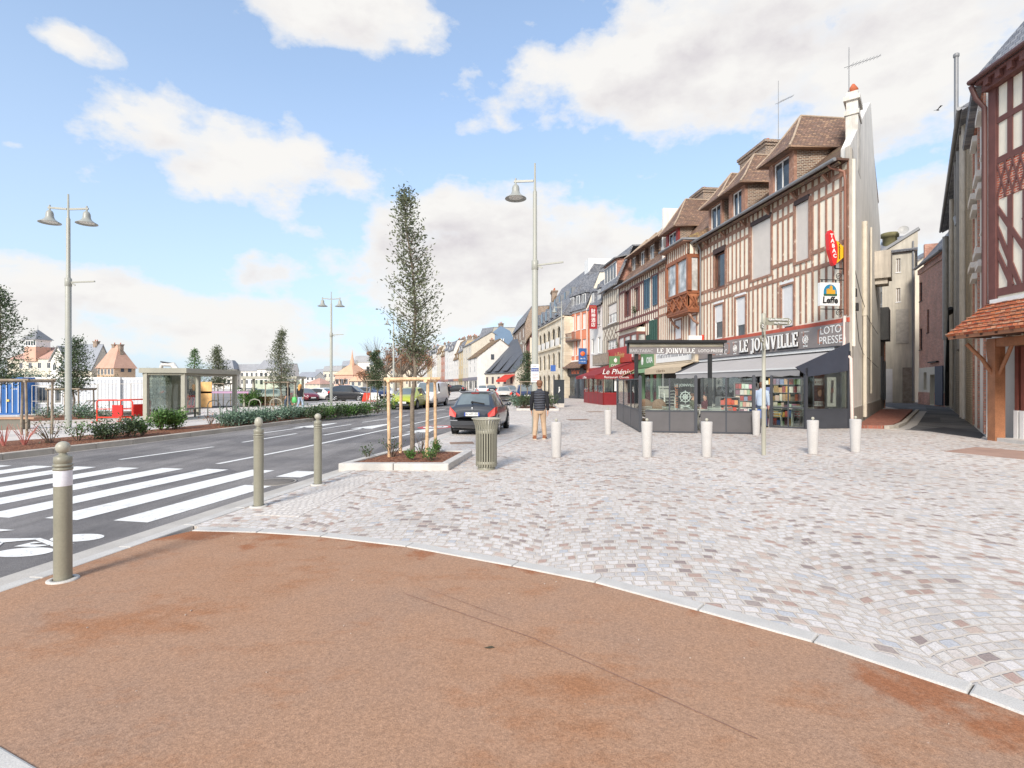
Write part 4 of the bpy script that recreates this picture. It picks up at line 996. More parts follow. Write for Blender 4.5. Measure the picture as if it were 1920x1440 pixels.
for x in (xl+.2, xr-.2): q.path([(x,0,zb0-.7),(x,-.3,zb0-.5),(x,-.62,zb0-.05)],.08,6)
q.build('oriel_bracket', timber, ori)
SLB = 1.35; ZT = 14.4
def steep_roof(f, W_, He, top, sl, mat, dep=9, nm='roof', x0=0.0):
    q = MB(); ye = -.45; yt = (top-He)/sl
    q.slab([(x0,ye,He+.25+ye*.7),(W_,ye,He+.25+ye*.7),(W_,0.15,He+.42),(x0,.15,He+.42)],.1)
    q.slab([(x0,.15,He+.42),(W_,.15,He+.42),(W_,yt,top),(x0,yt,top)],.1); q.slab([(x0,yt,top),(W_,yt,top),(W_,dep,top+.9),(x0,dep,top+.9)],.1)
    q.box(x0,-.4,He-.02,W_,.2,He+.02)
    return f.obj(q, nm, mat)
steep_roof(B, WB-.01, HB, ZT, SLB, tile_brown)
MB().box(.02,.25,0,.24,8.9,ZT).build('party_wall', render_dirty, B.root)
gutter(B, 0, xs_-.3, HB, -.5)
a = row_t(1258); b = row_t(1292)
hip_dormer(B, .9, 2.9, 12.3, 14.5, .18, HB+.42, (HB+.42,SLB), M('red_dormer_wood', S(136,48,44), .6, .2), brick_brown)
q = MB(); q.add([(WB-1.0,1.5,12.3),(WB-.1,1.5,12.3),(WB-.1,3.1,14.5),(WB-1.0,3.1,14.5)],[(0,1,2,3)]); q.add([(WB-1.0,1.35,12.35),(WB-.1,1.35,12.35),(WB-.1,2.95,14.55),(WB-1.0,2.95,14.55)],[(0,1,2,3)]); q.build('skylight', M('skylight_glass', S(150,170,190), .1), B.root)
chimney(B, WB-2.2, 5.2, 13, 17.0, 3.0, 1.2, brick_brown, 2); antenna((B.L+B.d*(WB-1)+Vector((5.3,0))).to_3d()+Vector((0,0,17.0)), 3.6, 'tv antenna above the brown brick chimney stack behind the tiled dormers', .4, 1.5, .5)
q = MB(); q.box(.0,-.35,3.02,WB,.02,4.15)
fB = B.obj(q, 'shop_fascia', M('fascia_beige', S(214,198,174), .7, .1))
x0, z0, x1, z1 = B.rect((1231,660),(1297,682),-.36)
MB().box(x0,-.40,3.15,x1,-.352,4.0).build('sign_board', white, fB); scribble('lettering', M('ink', S(90,90,100), .6), fB, x0+.3, x1-.3, 3.62, .32, -.401, None, 4)
q = MB(); q.slab([(.2,-1.1,2.72),(WB-.3,-1.1,2.72),(WB-.3,-.36,3.0),(.2,-.36,3.0)],.03); q.box(.2,-1.13,2.35,WB-.3,-1.1,2.72); aw = q.build('awning', M('awning_beige', S(196,178,152), .8, .1), B.root)
text('lettering', 'Le Bazar de la', M('awning_ink', S(110,84,60), .7), aw, .26, (WB/2-.2,-1.135,2.54), (PI/2,0,0), .002)
q = wall_with_holes(WB-.01, 3.0, [(.25,.5,WB*.45,2.6),(WB*.5,.1,WB*.68,2.5),(WB*.72,.5,WB-.25,2.6)], .3, .42); q.build('shop_front', M('shop_tan', S(150,132,108), .7, .12), B.root)
MB().box(.2,.36,.1,WB-.2,.38,2.6).build('shop_glass', glassmat('shop_glass2', (.6,.6,.58,1), .3), B.root)

C2 = Fac('shuttered_house', 'half-timbered house with wine red timbers and blue and green shutters', 'house', rowp(tB2), rowp(tB))
WC = C2.w
h1 = [C2.rect((1173,548),(1181,590)), C2.rect((1190,542),(1198,580))]
zs1 = C2.rect((1209,526),(1219,577)); zs2 = C2.rect((1231,516),(1242,567)); zg1 = C2.rect((1219,602),(1226,640)); zg2 = C2.rect((1231,599),(1242,640))
C2.obj(wall_with_holes(WC-.005, HB, h1, 0, .25, 0, 3.0), 'wall', cream)
studs(C2, .1, WC-.1, 3.6, HB, .42, [(h[0]-.1,h[1]-.1,h[2]+.1,h[3]+.1) for h in h1+[zs1,zg1]], [(3.6,.2),(6.35,.2),(7.0,.16),(9.6,.2)], timber_wine, .11)
for h in h1: window(C2, h, timber_wine, glass_d, 2, 1, .08); surround(C2, h, .12, timber_wine)
def louvre(f, r, mat, nm='shutter', y=-.09):
    x0,z0,x1,z1 = r; xm = (x0+x1)/2; q = MB()
    for a, b in ((x0,xm-.015),(xm+.015,x1)):
        q.box(a,y,z0,a+.06,y+.05,z1).box(b-.06,y,z0,b,y+.05,z1).box(a+.06,y,z0,b-.06,y+.05,z0+.08).box(a+.06,y,z1-.08,b-.06,y+.05,z1)
        n = int((z1-z0)/.09)
        for i in range(n): z = z0+.08+(z1-z0-.16)*i/n; q.add([(a+.06,y+.005,z),(b-.06,y+.005,z),(b-.06,y+.045,z+.09),(a+.06,y+.045,z+.09)],[(0,1,2,3)])
    return q.build(nm, mat, f.root)
blue_sh = M('blue_shutter', S(72,100,118), .6, .1, 3); green_sh = M('green_shutter', S(58,92,80), .6, .1, 3)
louvre(C2, zs1, blue_sh); louvre(C2, (min(zs2[0],WC-1.0),zs2[1],WC-.15,zs2[3]), blue_sh); louvre(C2, zg1, green_sh); louvre(C2, (WC-1.05,zg2[1],WC-.15,zg2[3]), green_sh)
MB().box(.05,.3,0,WC-.05,.32,HB).build('inner_wall', MATS['dark_interior'], C2.root)
steep_roof(C2, WC-.01, HB, ZT, SLB, tile_brown); gutter(C2, 0, WC, HB, -.5)
nD = 4
for i in range(nD):
    xx = .5+i*(WC-.6)/nD
    hip_dormer(C2, xx+.15, xx+1.45, 12.9, 14.3, .85, 11.1, (HB+.42,SLB), wood=tile_side, cheek=tile_side, over=.42, ridge_in=1.2)
chimney(C2, WC-2.3, 4.6, 13.6, 16.6, 2.0, 1.1, brick_brown, 1); chimney(C2, 1.3, 4.2, 13.6, 15.6, 1.0, .9, render_dirty, 0)
# glazed box bay on the first floor with a wine frame
bx0, bx1 = C2.x(1165,-.5), C2.x(1199,-.5)
q = MB(); q.box(bx0,-.75,3.55,bx1,0,3.8).box(bx0,-.75,5.55,bx1,0,5.75)
for i in range(4): x = bx0+(bx1-bx0)*i/3; q.box(x-.07,-.75,3.8,x+.07,-.6,5.55)
q.box(bx1-.14,-.6,3.8,bx1,0,3.95)
bb = q.build('box_bay', timber_wine, C2.root); MB().box(bx0+.05,-.68,3.8,bx1-.05,-.66,5.55).build('pane', glass_c, bb); MB().box(bx1-.1,-.66,3.8,bx1-.08,0,5.55).build('pane', glass_c, bb)
MB().box(bx0+.02,-.7,5.75,bx1-.02,0,6.1).build('frieze', cream, bb)
MB().slab([(bx0-.25,-1.0,6.1),(bx1+.25,-1.0,6.1),(bx1,0,6.55),(bx0,0,6.55)],.08).build('bay_roof', M('bay_roof_wine', S(104,60,58), .6, .1), bb)
q = MB(); q.box(bx1+.3,-.12,3.7,bx1+1.15,-.06,5.4); q.build('shutter', M('dark_green_shutter', S(38,70,62), .6, .08), C2.root)
gx0 = max(0, C2.x(1195,-.4)); q = MB(); q.box(gx0,-.4,2.9,WC-.02,.02,4.0); gf = q.build('shop_fascia', M('pharmacy_green', S(96,136,92), .6, .06), C2.root)
text('lettering', 'OXIA', white, gf, .62, ((gx0+WC)/2+.9,-.405,3.42), (PI/2,0,0), .003, sx=.8, off=.012)
q = MB(); q.lathe([(.001,.0),(.2,.1),(.24,.35),(.12,.62),(.001,.66)], ((gx0+WC)/2-.55,-.42,3.1), 12, 0, True, 1, .08); q.build('leaf_logo', white, gf)
q = MB(); q.box(-.0,-.55,2.85,gx0-.02,.02,4.05); bf = q.build('shop_fascia', M('fascia_sand', S(196,182,158), .7, .1), C2.root); M('gold', S(206,176,110), .5); scribble('lettering', M('faint_letter', S(214,204,186), .7), bf, gx0*.2, gx0*.85, 3.5, .3, -.551, None, 5)
q = MB(); q.slab([(.1,-1.6,2.35),(gx0,-1.6,2.35),(gx0,-.5,2.85),(.1,-.5,2.85)],.03); q.build('awning', M('awning_tan', S(176,150,122), .8, .12), C2.root)
q = wall_with_holes(WC-.01, 2.9, [(.3,.4,gx0-.3,2.4),(gx0+.2,.4,gx0+1.6,2.5),(gx0+1.9,.1,gx0+2.8,2.5)], .05, .2); q.build('shop_front', M('shop_green', S(110,146,112), .6, .08), C2.root)
MB().box(.1,.12,.1,WC-.2,.14,2.6).build('shop_glass', MATS['shop_glass2'], C2.root)
q = MB(); q.slab([(gx0,-.9,2.5),(WC-.3,-.9,2.5),(WC-.3,-.4,2.85),(gx0,-.4,2.85)],.03); q.build('green_awning', M('awning_green', S(120,150,116), .8, .1), C2.root)
# projecting pharmacy blade sign
t_ = thing('blade_sign', 'green square projecting OXIA shop sign hung beside the sandy fascia', 'sign', (*rowp(tB2-2.6), 0)); t_.rotation_euler = (0,0,math.atan2(1,-.115)-PI/2+PI*0)
q = MB(); q.box(-1.75,-.04,3.05,-.65,.04,4.05); q.build('panel', MATS['pharmacy_green'], t_); text('lettering', 'OXIA', white, t_, .34, (-1.2,-.045,3.25), (PI/2,0,0), .003)
q = MB(); q.lathe([(.001,.0),(.13,.08),(.15,.25),(.001,.42)], (-1.2,-.05,3.5), 12, 0, True, 1, .08); q.build('leaf_logo', white, t_); MB().box(-.65,-.02,3.5,.02,.02,3.56).build('bracket', black, t_)
# ================================================================== generic terrace house
def house(name, label, L, Rr, H, roof='mansard', rise=3.0, dep=8.0, wall=render_white, roofm=slate, cols=3, rows=3, win=(.95,1.5), z1=3.6, frame=white, glass=glass_d,
          shop=None, trim=None, chim=(), cat='house', z=0.036, dorm=0, group=None, shutters=None, first=None, side=None, sills=True, zbase=0, detail=True):
    f = Fac(name, label, cat, L, Rr, z, group); Wd = f.w
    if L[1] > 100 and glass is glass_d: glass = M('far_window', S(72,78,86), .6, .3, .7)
    hs = []
    for j in range(rows):
        zc = z1+(H-z1)*(j+.08)/rows+.45
        for i in range(cols):
            xc = Wd*(i+.5)/cols; ww, hh = win[0], min(win[1], (H-z1)/rows-.7); hs.append((xc-ww/2, zc, xc+ww/2, zc+hh))
    gnd = []
    if shop: gnd = [(Wd*.06,.35,Wd*.42,2.45),(Wd*.47,.05,Wd*.62,2.45),(Wd*.66,.35,Wd*.94,2.45)]
    m = wall_with_holes(Wd, H, hs+gnd, 0, .25, 0, zbase); m.box(0,.25,zbase,.2,dep,H).box(Wd-.2,.25,zbase,Wd,dep,H).box(.2,dep-.2,zbase,Wd-.2,dep,H)
    f.obj(m, 'wall', wall); MB().box(.2,.4,zbase,Wd-.2,.45,H-.1).build('inner_wall', MATS['dark_interior'], f.root)
    for h in hs:
        if detail: window(f, h, frame, glass, 2, 1, .1 if L[1] < 100 else -.03, .08 if L[1] < 100 else .05, sills and L[1] < 100)
        else: MB().box(h[0],.1,h[1],h[2],.14,h[3]).build('window', glass, f.root)
        if shutters:
            q = MB(); ww = (h[2]-h[0])*.55; q.box(h[0]-ww,-.06,h[1],h[0]-.02,-.003,h[3]).box(h[2]+.02,-.06,h[1],h[2]+ww,-.003,h[3]); q.build('shutter', shutters, f.root)
    if zbase == 0 and L[1] > 100:        # small windows in the end wall that shows
        for j in range(2):
            for i in range(2): a_ = dep*(.3+.34*i); zz = z1+.6+j*2.9; MB().box(Wd-.02,a_,zz,Wd+.03,a_+.8,zz+1.3).build('end_window', glass, f.root)
    if trim:
        q = MB(); q.box(-.02,-.08,H-.22,Wd+.02,-.002,H).box(-.02,-.06,z1-.05,Wd+.02,-.002,z1+.12); q.build('cornice', trim, f.root)
    if shop:
        MB().box(.02,-.14,2.6,Wd-.02,-.003,3.35).build('shop_fascia', shop, f.root); MB().box(.1,.1,.05,Wd-.1,.12,2.5).build('shop_glass', glass_d, f.root)
    q = MB(); o = .35
    if roof == 'mansard':
        i1 = rise*.36
        q.slab([(-.02,-o,H),(Wd+.02,-o,H),(Wd+.02,i1,H+rise),(-.02,i1,H+rise)],.12); q.slab([(-.02,i1,H+rise),(Wd+.02,i1,H+rise),(Wd+.02,dep-i1,H+rise+.5),(-.02,dep-i1,H+rise+.5)],.12)
        q.slab([(-.02,dep-i1,H+rise+.5),(Wd+.02,dep-i1,H+rise+.5),(Wd+.02,dep+o,H),(-.02,dep+o,H)],.12)
        e = MB()
        for x in (0.0, Wd-.2): e.add([(x,0,H),(x,i1-.05,H+rise-.1),(x,dep-i1,H+rise+.3),(x,dep,H),(x+.2,0,H),(x+.2,i1-.05,H+rise-.1),(x+.2,dep-i1,H+rise+.3),(x+.2,dep,H)],[(0,1,2,3),(7,6,5,4)])
        e.build('gable', side or wall, f.root); sl = rise/(i1+o)
    elif roof == 'gable':
        q.slab([(-.2,-o,H-.1),(Wd+.2,-o,H-.1),(Wd+.2,dep/2,H+rise),(-.2,dep/2,H+rise)],.14); q.slab([(-.2,dep/2,H+rise),(Wd+.2,dep/2,H+rise),(Wd+.2,dep+o,H-.1),(-.2,dep+o,H-.1)],.14)
        e = MB()
        for x in (0.0, Wd-.2): e.add([(x,0,H),(x,dep/2,H+rise-.12),(x,dep,H),(x+.2,0,H),(x+.2,dep/2,H+rise-.12),(x+.2,dep,H)],[(0,1,2),(5,4,3)])
        e.build('gable', side or wall, f.root); sl = rise/(dep/2+o)
    elif roof == 'front_gable':
        q.slab([(-o,-.4,H-.2),(Wd/2,-.4,H+rise),(Wd/2,dep,H+rise),(-o,dep,H-.2)][::-1],.14); q.slab([(Wd/2,-.4,H+rise),(Wd+o,-.4,H-.2),(Wd+o,dep,H-.2),(Wd/2,dep,H+rise)][::-1],.14)
        e = MB(); e.fprism([(0,H),(Wd,H),(Wd/2,H+rise-.15)],0,.2); e.build('gable', side or wall, f.root); sl = 1
    elif roof == 'hip':
        r0 = min(Wd, dep)/2; A_ = [(-o,-o,H),(Wd+o,-o,H),(Wd+o,dep+o,H),(-o,dep+o,H)]
        if Wd >= dep: t0, t1 = (r0,dep/2,H+rise), (Wd-r0,dep/2,H+rise); q.add(A_+[t0,t1],[(0,1,5,4),(1,2,5),(2,3,4,5),(3,0,4),(3,2,1,0)])
        else: t0, t1 = (Wd/2,r0,H+rise), (Wd/2,dep-r0,H+rise); q.add(A_+[t0,t1],[(0,1,4),(1,2,5,4),(2,3,5),(3,0,4,5),(3,2,1,0)])
        sl = rise/(r0+o)
    rf = q.build('roof', roofm, f.root)
    for i in range(dorm):
        xc = Wd*(i+.5)/dorm; zb = H+.45; yf = -o+.45/sl+.15; q = MB(); q.box(xc-.55,yf,zb,xc+.55,yf+1.4,zb+1.35); d_ = q.build('dormer', roofm if detail else roofm, f.root)
        q = MB(); q.fprism([(xc-.7,zb+1.35),(xc+.7,zb+1.35),(xc,zb+1.8)], yf-.15, yf+1.8); q.build('dormer_roof', roofm, d_); window(f, (xc-.42,zb+.12,xc+.42,zb+1.25), white, glass_d, 2, 1, yf-.05, .07, False, par=d_)
    for cx, cw, ch in chim: chimney(f, Wd*cx, dep*.5, H+.5, H+rise+ch, cw, .8, brick_brown, max(1,int(cw/.6)))
    return f

# ---------------------------------------------------------------- grey timbered house, white restaurant house
t1, t2, t3, t4 = row_t(1161.5), row_t(1130), row_t(1106), row_t(1066)
C = Fac('grey_timber_house', 'narrow house with weathered grey timbers and a row of crossed braces', 'house', rowp(t2), rowp(t1)); Wc = C.w; Hc = 10.6
cw_ = [C.rect((1141,574),(1157,602)), C.rect((1140,640),(1157,660))]
C.obj(wall_with_holes(Wc-.01,Hc,cw_,0,.25,0,2.9),'wall',render_beige); MB().box(.1,.35,0,Wc-.1,.37,Hc).build('inner_wall', MATS['dark_interior'], C.root)
zx0, zx1 = C.p(1145,634)[1], C.p(1145,614)[1]; br = []
for i in range(4): a = .5+i*(Wc-1)/4; b = .5+(i+1)*(Wc-1)/4; br += [((a,zx0),(b,zx1)),((a,zx1),(b,zx0))]
studs(C, .1, Wc-.1, 3.2, Hc, Wc/8, [(h[0]-.1,h[1]-.1,h[2]+.1,h[3]+.1) for h in cw_]+[(0,zx0,Wc,zx1)], [(zx0-.2,.22),(zx1,.22),(Hc-.25,.22),(cw_[0][1]-.35,.2)], wood_grey, .16, braces=br)
for h in cw_: window(C, h, white, glass_c, 3, 2, .06, .09); surround(C, h, .18, wood_grey)
MB().box(cw_[0][0],.03,cw_[0][1]+(cw_[0][3]-cw_[0][1])*.5,cw_[0][2],.059,cw_[0][3]).build('roller_blind', shutter, C.root)
q = MB(); q.slab([(0,-.4,Hc),(Wc,-.4,Hc),(Wc,1.2,Hc+3.6),(0,1.2,Hc+3.6)],.12); q.slab([(0,1.2,Hc+3.6),(Wc,1.2,Hc+3.6),(Wc,8,Hc+4),(0,8,Hc+4)],.12); C.obj(q,'roof',slate); gutter(C,0,Wc,Hc,-.45)
q = MB(); q.box(.6,.0,Hc+.5,Wc-.6,1.6,Hc+2.5); d_ = C.obj(q,'dormer',brick_red); window(C,(.8,Hc+.7,Wc-.8,Hc+2.3),white,glass_d,4,1,-.06,.1,False,par=d_); q = MB(); q.slab([(.3,-.4,Hc+2.5),(Wc-.3,-.4,Hc+2.5),(Wc-.3,1.9,Hc+3.1),(.3,1.9,Hc+3.1)],.1); q.build('dormer_roof',zinc,d_)
q = MB(); q.box(-.5,-.9,3.6,Wc*.9,-.84,3.68).box(-.5,-.9,4.45,Wc*.9,-.84,4.53)
for i in range(22): x = -.5+i*(Wc*.9+.42)/21; q.box(x,-.9,3.68,x+.12,-.86,4.45)
C.obj(q,'balcony_railing',wood_grey); C.obj(MB().box(-.5,-.9,3.45,Wc,-.0,3.58),'balcony_floor',wood_grey)
q = wall_with_holes(Wc-.01,2.9,[(.3,.4,Wc*.55,2.5),(Wc*.62,.1,Wc*.9,2.5)],.02,.2); C.obj(q,'shop_front',M('shop_cream',S(214,204,184),.7)); MB().box(.1,.1,.1,Wc-.1,.12,2.6).build('shop_glass',glass_d,C.root)

D_ = house('white_house', 'narrow white rendered house with slate roof behind the tall red restaurant sign', rowp(t3), rowp(t2), 9.6, 'mansard', 3.2, 8, render_white, slate, 2, 2, (1.0,1.6), 4.2, shop=redpaint, dorm=2, chim=((.5,1.2,.9),))
sgn = thing('restaurant_sign', 'tall red vertical sign with white Chinese characters on the white house', 'sign', (*rowp(t2+1.2),0)); sgn.rotation_euler = (0,0,math.atan2(.115,1))
q = MB(); q.box(-1.05,-.08,7.3,-.25,.08,9.7); q.build('panel', M('sign_red',S(158,38,44),.5,.05), sgn)
q = MB()
for z in (7.7,9.3): q.box(-.25,-.03,z,.05,.03,z+.06)
q.build('bracket', black, sgn)
for i, chh in enumerate('財神酒店'): text('character', chh, white, sgn, .46, (-.65,-.085,9.08-.46*i), (PI/2,0,0), .003, off=.006)
text('lettering','Le Phenix',M('gold',S(206,176,110),.5) if 'gold' not in MATS else MATS['gold'],sgn,.16,(-.65,-.085,9.52),(PI/2,0,0),.002)
# red restaurant porch with dome awning
px_ = Fac('restaurant_porch','glazed dark red restaurant porch with a slanted red awning and low red panels','porch',rowp(28.4,-3.0),rowp(22.4,-3.0)); Wp = px_.w
q = MB()
def screen(m, x0, y0, x1, y1, z0, z1, zk, n, th=.06):
    a = Vector((x0,y0)); b = Vector((x1,y1))
    for i in range(n+1): p = a.lerp(b,i/n); m.box(p.x-th/2,p.y-th/2,z0,p.x+th/2,p.y+th/2,z1)
    for z in (zk,z1-.05): m.beam((a.x,a.y,z),(b.x,b.y,z),th*.9,th)
screen(q,0,0,Wp,0,0,2.35,.95,4); screen(q,Wp,0,Wp,2.9,0,2.35,.95,2); screen(q,0,0,0,2.9,0,2.35,.95,2); px_.obj(q,'frame',redpaint)
q = MB(); q.box(.03,-.02,0,Wp-.03,.02,.93).box(Wp-.02,.03,0,Wp+.02,2.87,.93); px_.obj(q,'low_panel',M('maroon',S(132,34,40),.5,.08))
q = MB(); q.box(.03,-.01,.97,Wp-.03,.01,2.3).box(Wp-.01,.03,.97,Wp+.01,2.87,2.3); px_.obj(q,'pane',glass_t)
q = MB(); q.slab([(-.2,-.7,2.35),(Wp+.25,-.7,2.35),(Wp+.25,2.6,3.5),(-.2,2.6,3.5)],.06); q.add([(Wp+.25,-.7,2.35),(Wp+.25,2.6,3.5),(Wp+.25,2.6,2.35)],[(0,1,2)]); q.box(-.2,-.73,2.1,Wp+.25,-.70,2.35).box(Wp+.25,-.7,2.05,Wp+.28,2.6,2.36); aw = px_.obj(q,'awning',M('awning_red',S(140,40,44),.8,.1))
text('lettering','Le Phénix',white,aw,.6,(Wp+.3,1.0,2.62),(PI/2,0,PI/2),.003,shear=.3); text('lettering','Restaurant Chinois',white,aw,.26,(Wp+.3,1.0,2.2),(PI/2,0,PI/2),.003); text('lettering','Le Phénix',white,aw,.3,(Wp/2,-.735,2.22),(PI/2,0,0),.003,shear=.2)
q = MB(); q.box(-.1,2.2,3.45,Wp+.1,2.85,4.75); fs_ = px_.obj(q,'fascia',M('fascia_red',S(176,44,40),.5,.06)); text('lettering','le Phénix',MATS['gold'],fs_,.7,(Wp*.55,2.19,4.1),(PI/2,0,0),.004,shear=.25); q = MB(); q.box(Wp+.11,2.3,3.7,Wp+.13,2.8,4.4); q.build('menu_panel',white,fs_)
q = MB(); q.box(Wp+.03,.9,1.1,Wp+.05,1.6,2.1); px_.obj(q,'menu_sheet',white)

E = house('salmon_house', 'tall salmon pink house with white shuttered windows and steep slate mansard', (6.85,63.3), (8.35,59.3), 10.1, 'mansard', 4.2, 8, render_salmon, slate, 3, 2, (.8,1.75), 4.3, white, shutter, None, white, ((.85,1.0,.7),), dorm=3, side=cream)
We = E.w; q = MB()
for i in (0,1,2,3): x = We*i/3; q.box(x-.1,-.03,4.3,x+.14,-.002,9.9)
E.obj(q,'white_pilaster',M('pale_salmon',S(238,212,196),.85,.05))
q = MB(); q.box(.3,-.75,6.6,2.9,-.0,6.75).box(.3,-.75,7.5,2.9,-.7,7.56)
for i in range(16): x = .3+i*2.55/15; q.box(x,-.74,6.75,x+.04,-.71,7.5)
E.obj(q,'balcony',M('balcony_iron',S(110,92,84),.6))
E.obj(wall_with_holes(We-.01,3.2,[(.3,.3,We*.55,2.5),(We*.62,.05,We*.85,2.5)],-.35,-.1),'shop_front',anthracite); MB().box(.2,-.2,.1,We-.4,-.18,2.6).build('shop_glass',glass_d,E.root)
MB().box(.1,-.5,2.65,We-.1,-.351,3.5).build('shop_fascia',M('fascia_black',S(62,56,56),.5),E.root); scribble('lettering',M('sign_orange',S(236,110,54),.5),E.root,We*.35,We*.8,3.08,.5,-.501,None,6)
E.obj(MB().slab([(-.1,-1.1,3.5),(We+.1,-1.1,3.5),(We+.1,-.0,4.3),(-.1,-.0,4.3)],.1),'pent_roof',tile_brown)
bs_ = thing('blade_sign','blue projecting shop sign with an orange disc on the salmon house','sign',(*rowp(t3+.4),0),math.atan2(.115,1))
MB().box(-1.15,-.05,3.9,-.25,.05,5.6).build('panel',M('sign_blue',S(48,92,150),.5),bs_); q = MB(); q.M = Matrix.Translation((-.7,-.055,5.0))@Matrix.Rotation(PI/2,4,'X'); q.lathe([(.001,0.02),(.26,0.02),(.26,-.02)],n=20); q.build('orange_disc',M('sign_orange',S(236,110,54),.5) if 'sign_orange' not in MATS else MATS['sign_orange'],bs_); scribble('lettering',white,bs_,-1.0,-.4,4.5,.16,-.051,None,7); scribble('lettering',white,bs_,-1.05,-.35,4.15,.12,-.051,None,8); MB().box(-.25,-.03,4.8,.05,.03,4.86).build('bracket',black,bs_)

# ---------------------------------------------------------------- beige arcaded building
F_ = Fac('arcaded_building','beige stone building with rows of round arches and a tall slate roof','building',(3.9,79.0),(5.95,64.0)); Wf = F_.w; Hf = 9.7
def arch_front(f, W_, spec, H_, y0, y1, mat, nm):
    """front with arched openings: spec rows of (z0, z_spring, half width, centres)"""
    m = MB(); rows_ = sorted(spec); zs = 0
    for (z0, zsp, hw, cs) in rows_:
        top = zsp+hw
        m.box(0,y0,zs,W_,y1,z0); edges = [0]
        for c_ in cs: edges += [c_-hw, c_+hw]
        edges.append(W_)
        for a, b in zip(edges[0::2], edges[1::2]): m.box(a,y0,z0,b,y1,top)
        for c_ in cs:
            for s_ in (-1,1):
                n = 6; arc = [(c_+s_*hw*math.cos(PI/2*i/n), zsp+hw*math.sin(PI/2*i/n)) for i in range(n+1)]
                m.fprism([(c_+s_*hw,top)]+arc, y0, y1)
        zs = top
    m.box(0,y0,zs,W_,y1,H_); return f.obj(m, nm, mat)
nb = 5; cs = [Wf*(i+.5)/nb for i in range(nb)]
arch_front(F_, Wf, [(.3,1.9,1.0,cs),(3.6,4.9,.75,cs),(6.4,7.75,1.02,cs)], Hf, 0, .14, stone_beige, 'wall')
MB().box(.2,.2,.1,Wf-.2,.25,Hf).build('window_glass',glass_d,F_.root)
q = MB(); q.box(Wf,0,0,Wf+1.3,.35,Hf).box(Wf+.95,.35,0,Wf+1.3,10,Hf).box(0,.5,0,.3,10,Hf); F_.obj(q,'side_wall',stone_beige)
q = MB(); q.box(.0,-.25,6.15,Wf,-.0,6.4).box(-.1,-.2,Hf-.15,Wf+1.4,-.002,Hf+.15); F_.obj(q,'cornice',stone_beige)
q = MB()
for i in range(nb): q.box(cs[i]-1,-.2,6.4,cs[i]+1,-.14,7.3)
F_.obj(q,'balustrade',render_white)
q = MB(); q.slab([(-.2,-.3,Hf+.1),(Wf+1.5,-.3,Hf+.1),(Wf+1.5,3.6,Hf+6.2),(-.2,3.6,Hf+6.2)],.15); q.slab([(-.2,3.6,Hf+6.2),(Wf+1.5,3.6,Hf+6.2),(Wf+1.5,10,Hf+5.8),(-.2,10,Hf+5.8)],.15); q.add([(Wf+1.48,-.1,Hf+.1),(Wf+1.48,10,Hf),(Wf+1.48,10,Hf+5.7),(Wf+1.48,3.6,Hf+6.1)],[(0,1,2,3)]); F_.obj(q,'roof',slate)
for j in range(2):
    for i in range(nb):
        zc = Hf+.35+j*2.2; yy = .15+j*1.45; q = MB()
        if j == 0:
            m_ = MB(); n = 8; m_.fprism([(cs[i]-.75,zc)]+[(cs[i]-.75*math.cos(PI*k/n),zc+.9+.75*math.sin(PI*k/n)) for k in range(n+1)]+[(cs[i]+.75,zc)],yy-.5,yy+1.2); d_ = F_.obj(m_,'dormer',slate)
            m_ = MB(); m_.fprism([(cs[i]-.55,zc+.1)]+[(cs[i]-.55*math.cos(PI*k/n),zc+.9+.55*math.sin(PI*k/n)) for k in range(n+1)]+[(cs[i]+.55,zc+.1)],yy-.53,yy-.505); m_.build('pane',glass_d,d_)
        else: d_ = F_.obj(MB().box(cs[i]-.5,yy-.1,zc,cs[i]+.5,yy+.9,zc+1.3),'roof_window',zinc); MB().box(cs[i]-.4,yy-.13,zc+.1,cs[i]+.4,yy-.102,zc+1.2).build('pane',glass_d,d_)
chimney(F_,Wf*.6,6,13,17.6,3.0,1.4,brick_brown,0); F_.obj(MB().box(Wf-.6,3.0,Hf+4.8,Wf+1.2,6,Hf+6.9),'roof_box',white)

# ---------------------------------------------------------------- farther houses on the right of the street
G_ = house('tall_gabled_house','timbered house with a huge mossy brown tiled gable roof and brick chimney',(2.6,97),(2.75,82),8.8,'gable',6.4,8,render_beige,tile_moss,4,2,(.9,1.4),3.6,timber_wine,shop=M('shop_dark',S(70,62,60),.6),chim=((.8,2.2,1.2),),side=timber_wine)
studs(G_,.1,G_.w-.1,3.6,8.8,.8,[],[(3.6,.25),(6.2,.25),(8.6,.25)],timber_wine)
hl = house('market_hall','low hall with a sweeping dark grey slate roof reaching almost to the ground',(-6.6,128),(.6,112),4.2,'gable',8.4,15,render_beige,M('dark_slate',S(92,96,104),.7,.12,1,streak=.1),5,1,(1.2,1.6),1.0,timber_wine,cat='hall')
for i in range(3):
    q = MB(); x = hl.w*(i+.7)/3.6; q.slab([(x-1.4,-.6,4.6),(x+1.4,-.6,4.6),(x,4.5,9.2),(x-.01,4.5,9.2)],.15); hl.obj(q,'roof_dormer',MATS['dark_slate'])
q = MB(); q.slab([(hl.w*.72,-2.2,2.5),(hl.w+.5,-2.2,2.5),(hl.w+.5,-.2,3.7),(hl.w*.72,-.2,3.7)],.06); q.box(hl.w*.72,-2.24,2.1,hl.w+.5,-2.2,2.5); hl.obj(q,'red_awning',M('awning_scarlet',S(204,62,44),.8,.1))
bl = house('mural_house','house whose gable is painted slate blue with a white dancing figure',(-9.5,150),(-6.2,146),13.4,'mansard',4.0,13,render_beige,slate,2,3,(1.0,1.5),4,chim=((.4,1.4,1.6),))
mural = M('mural_blue',S(116,140,166),.85,.08,.5)
mw = Fac('gable_mural','x','x',(-6.0,146),(.4,146)); bpy.data.objects.remove(mw.root)
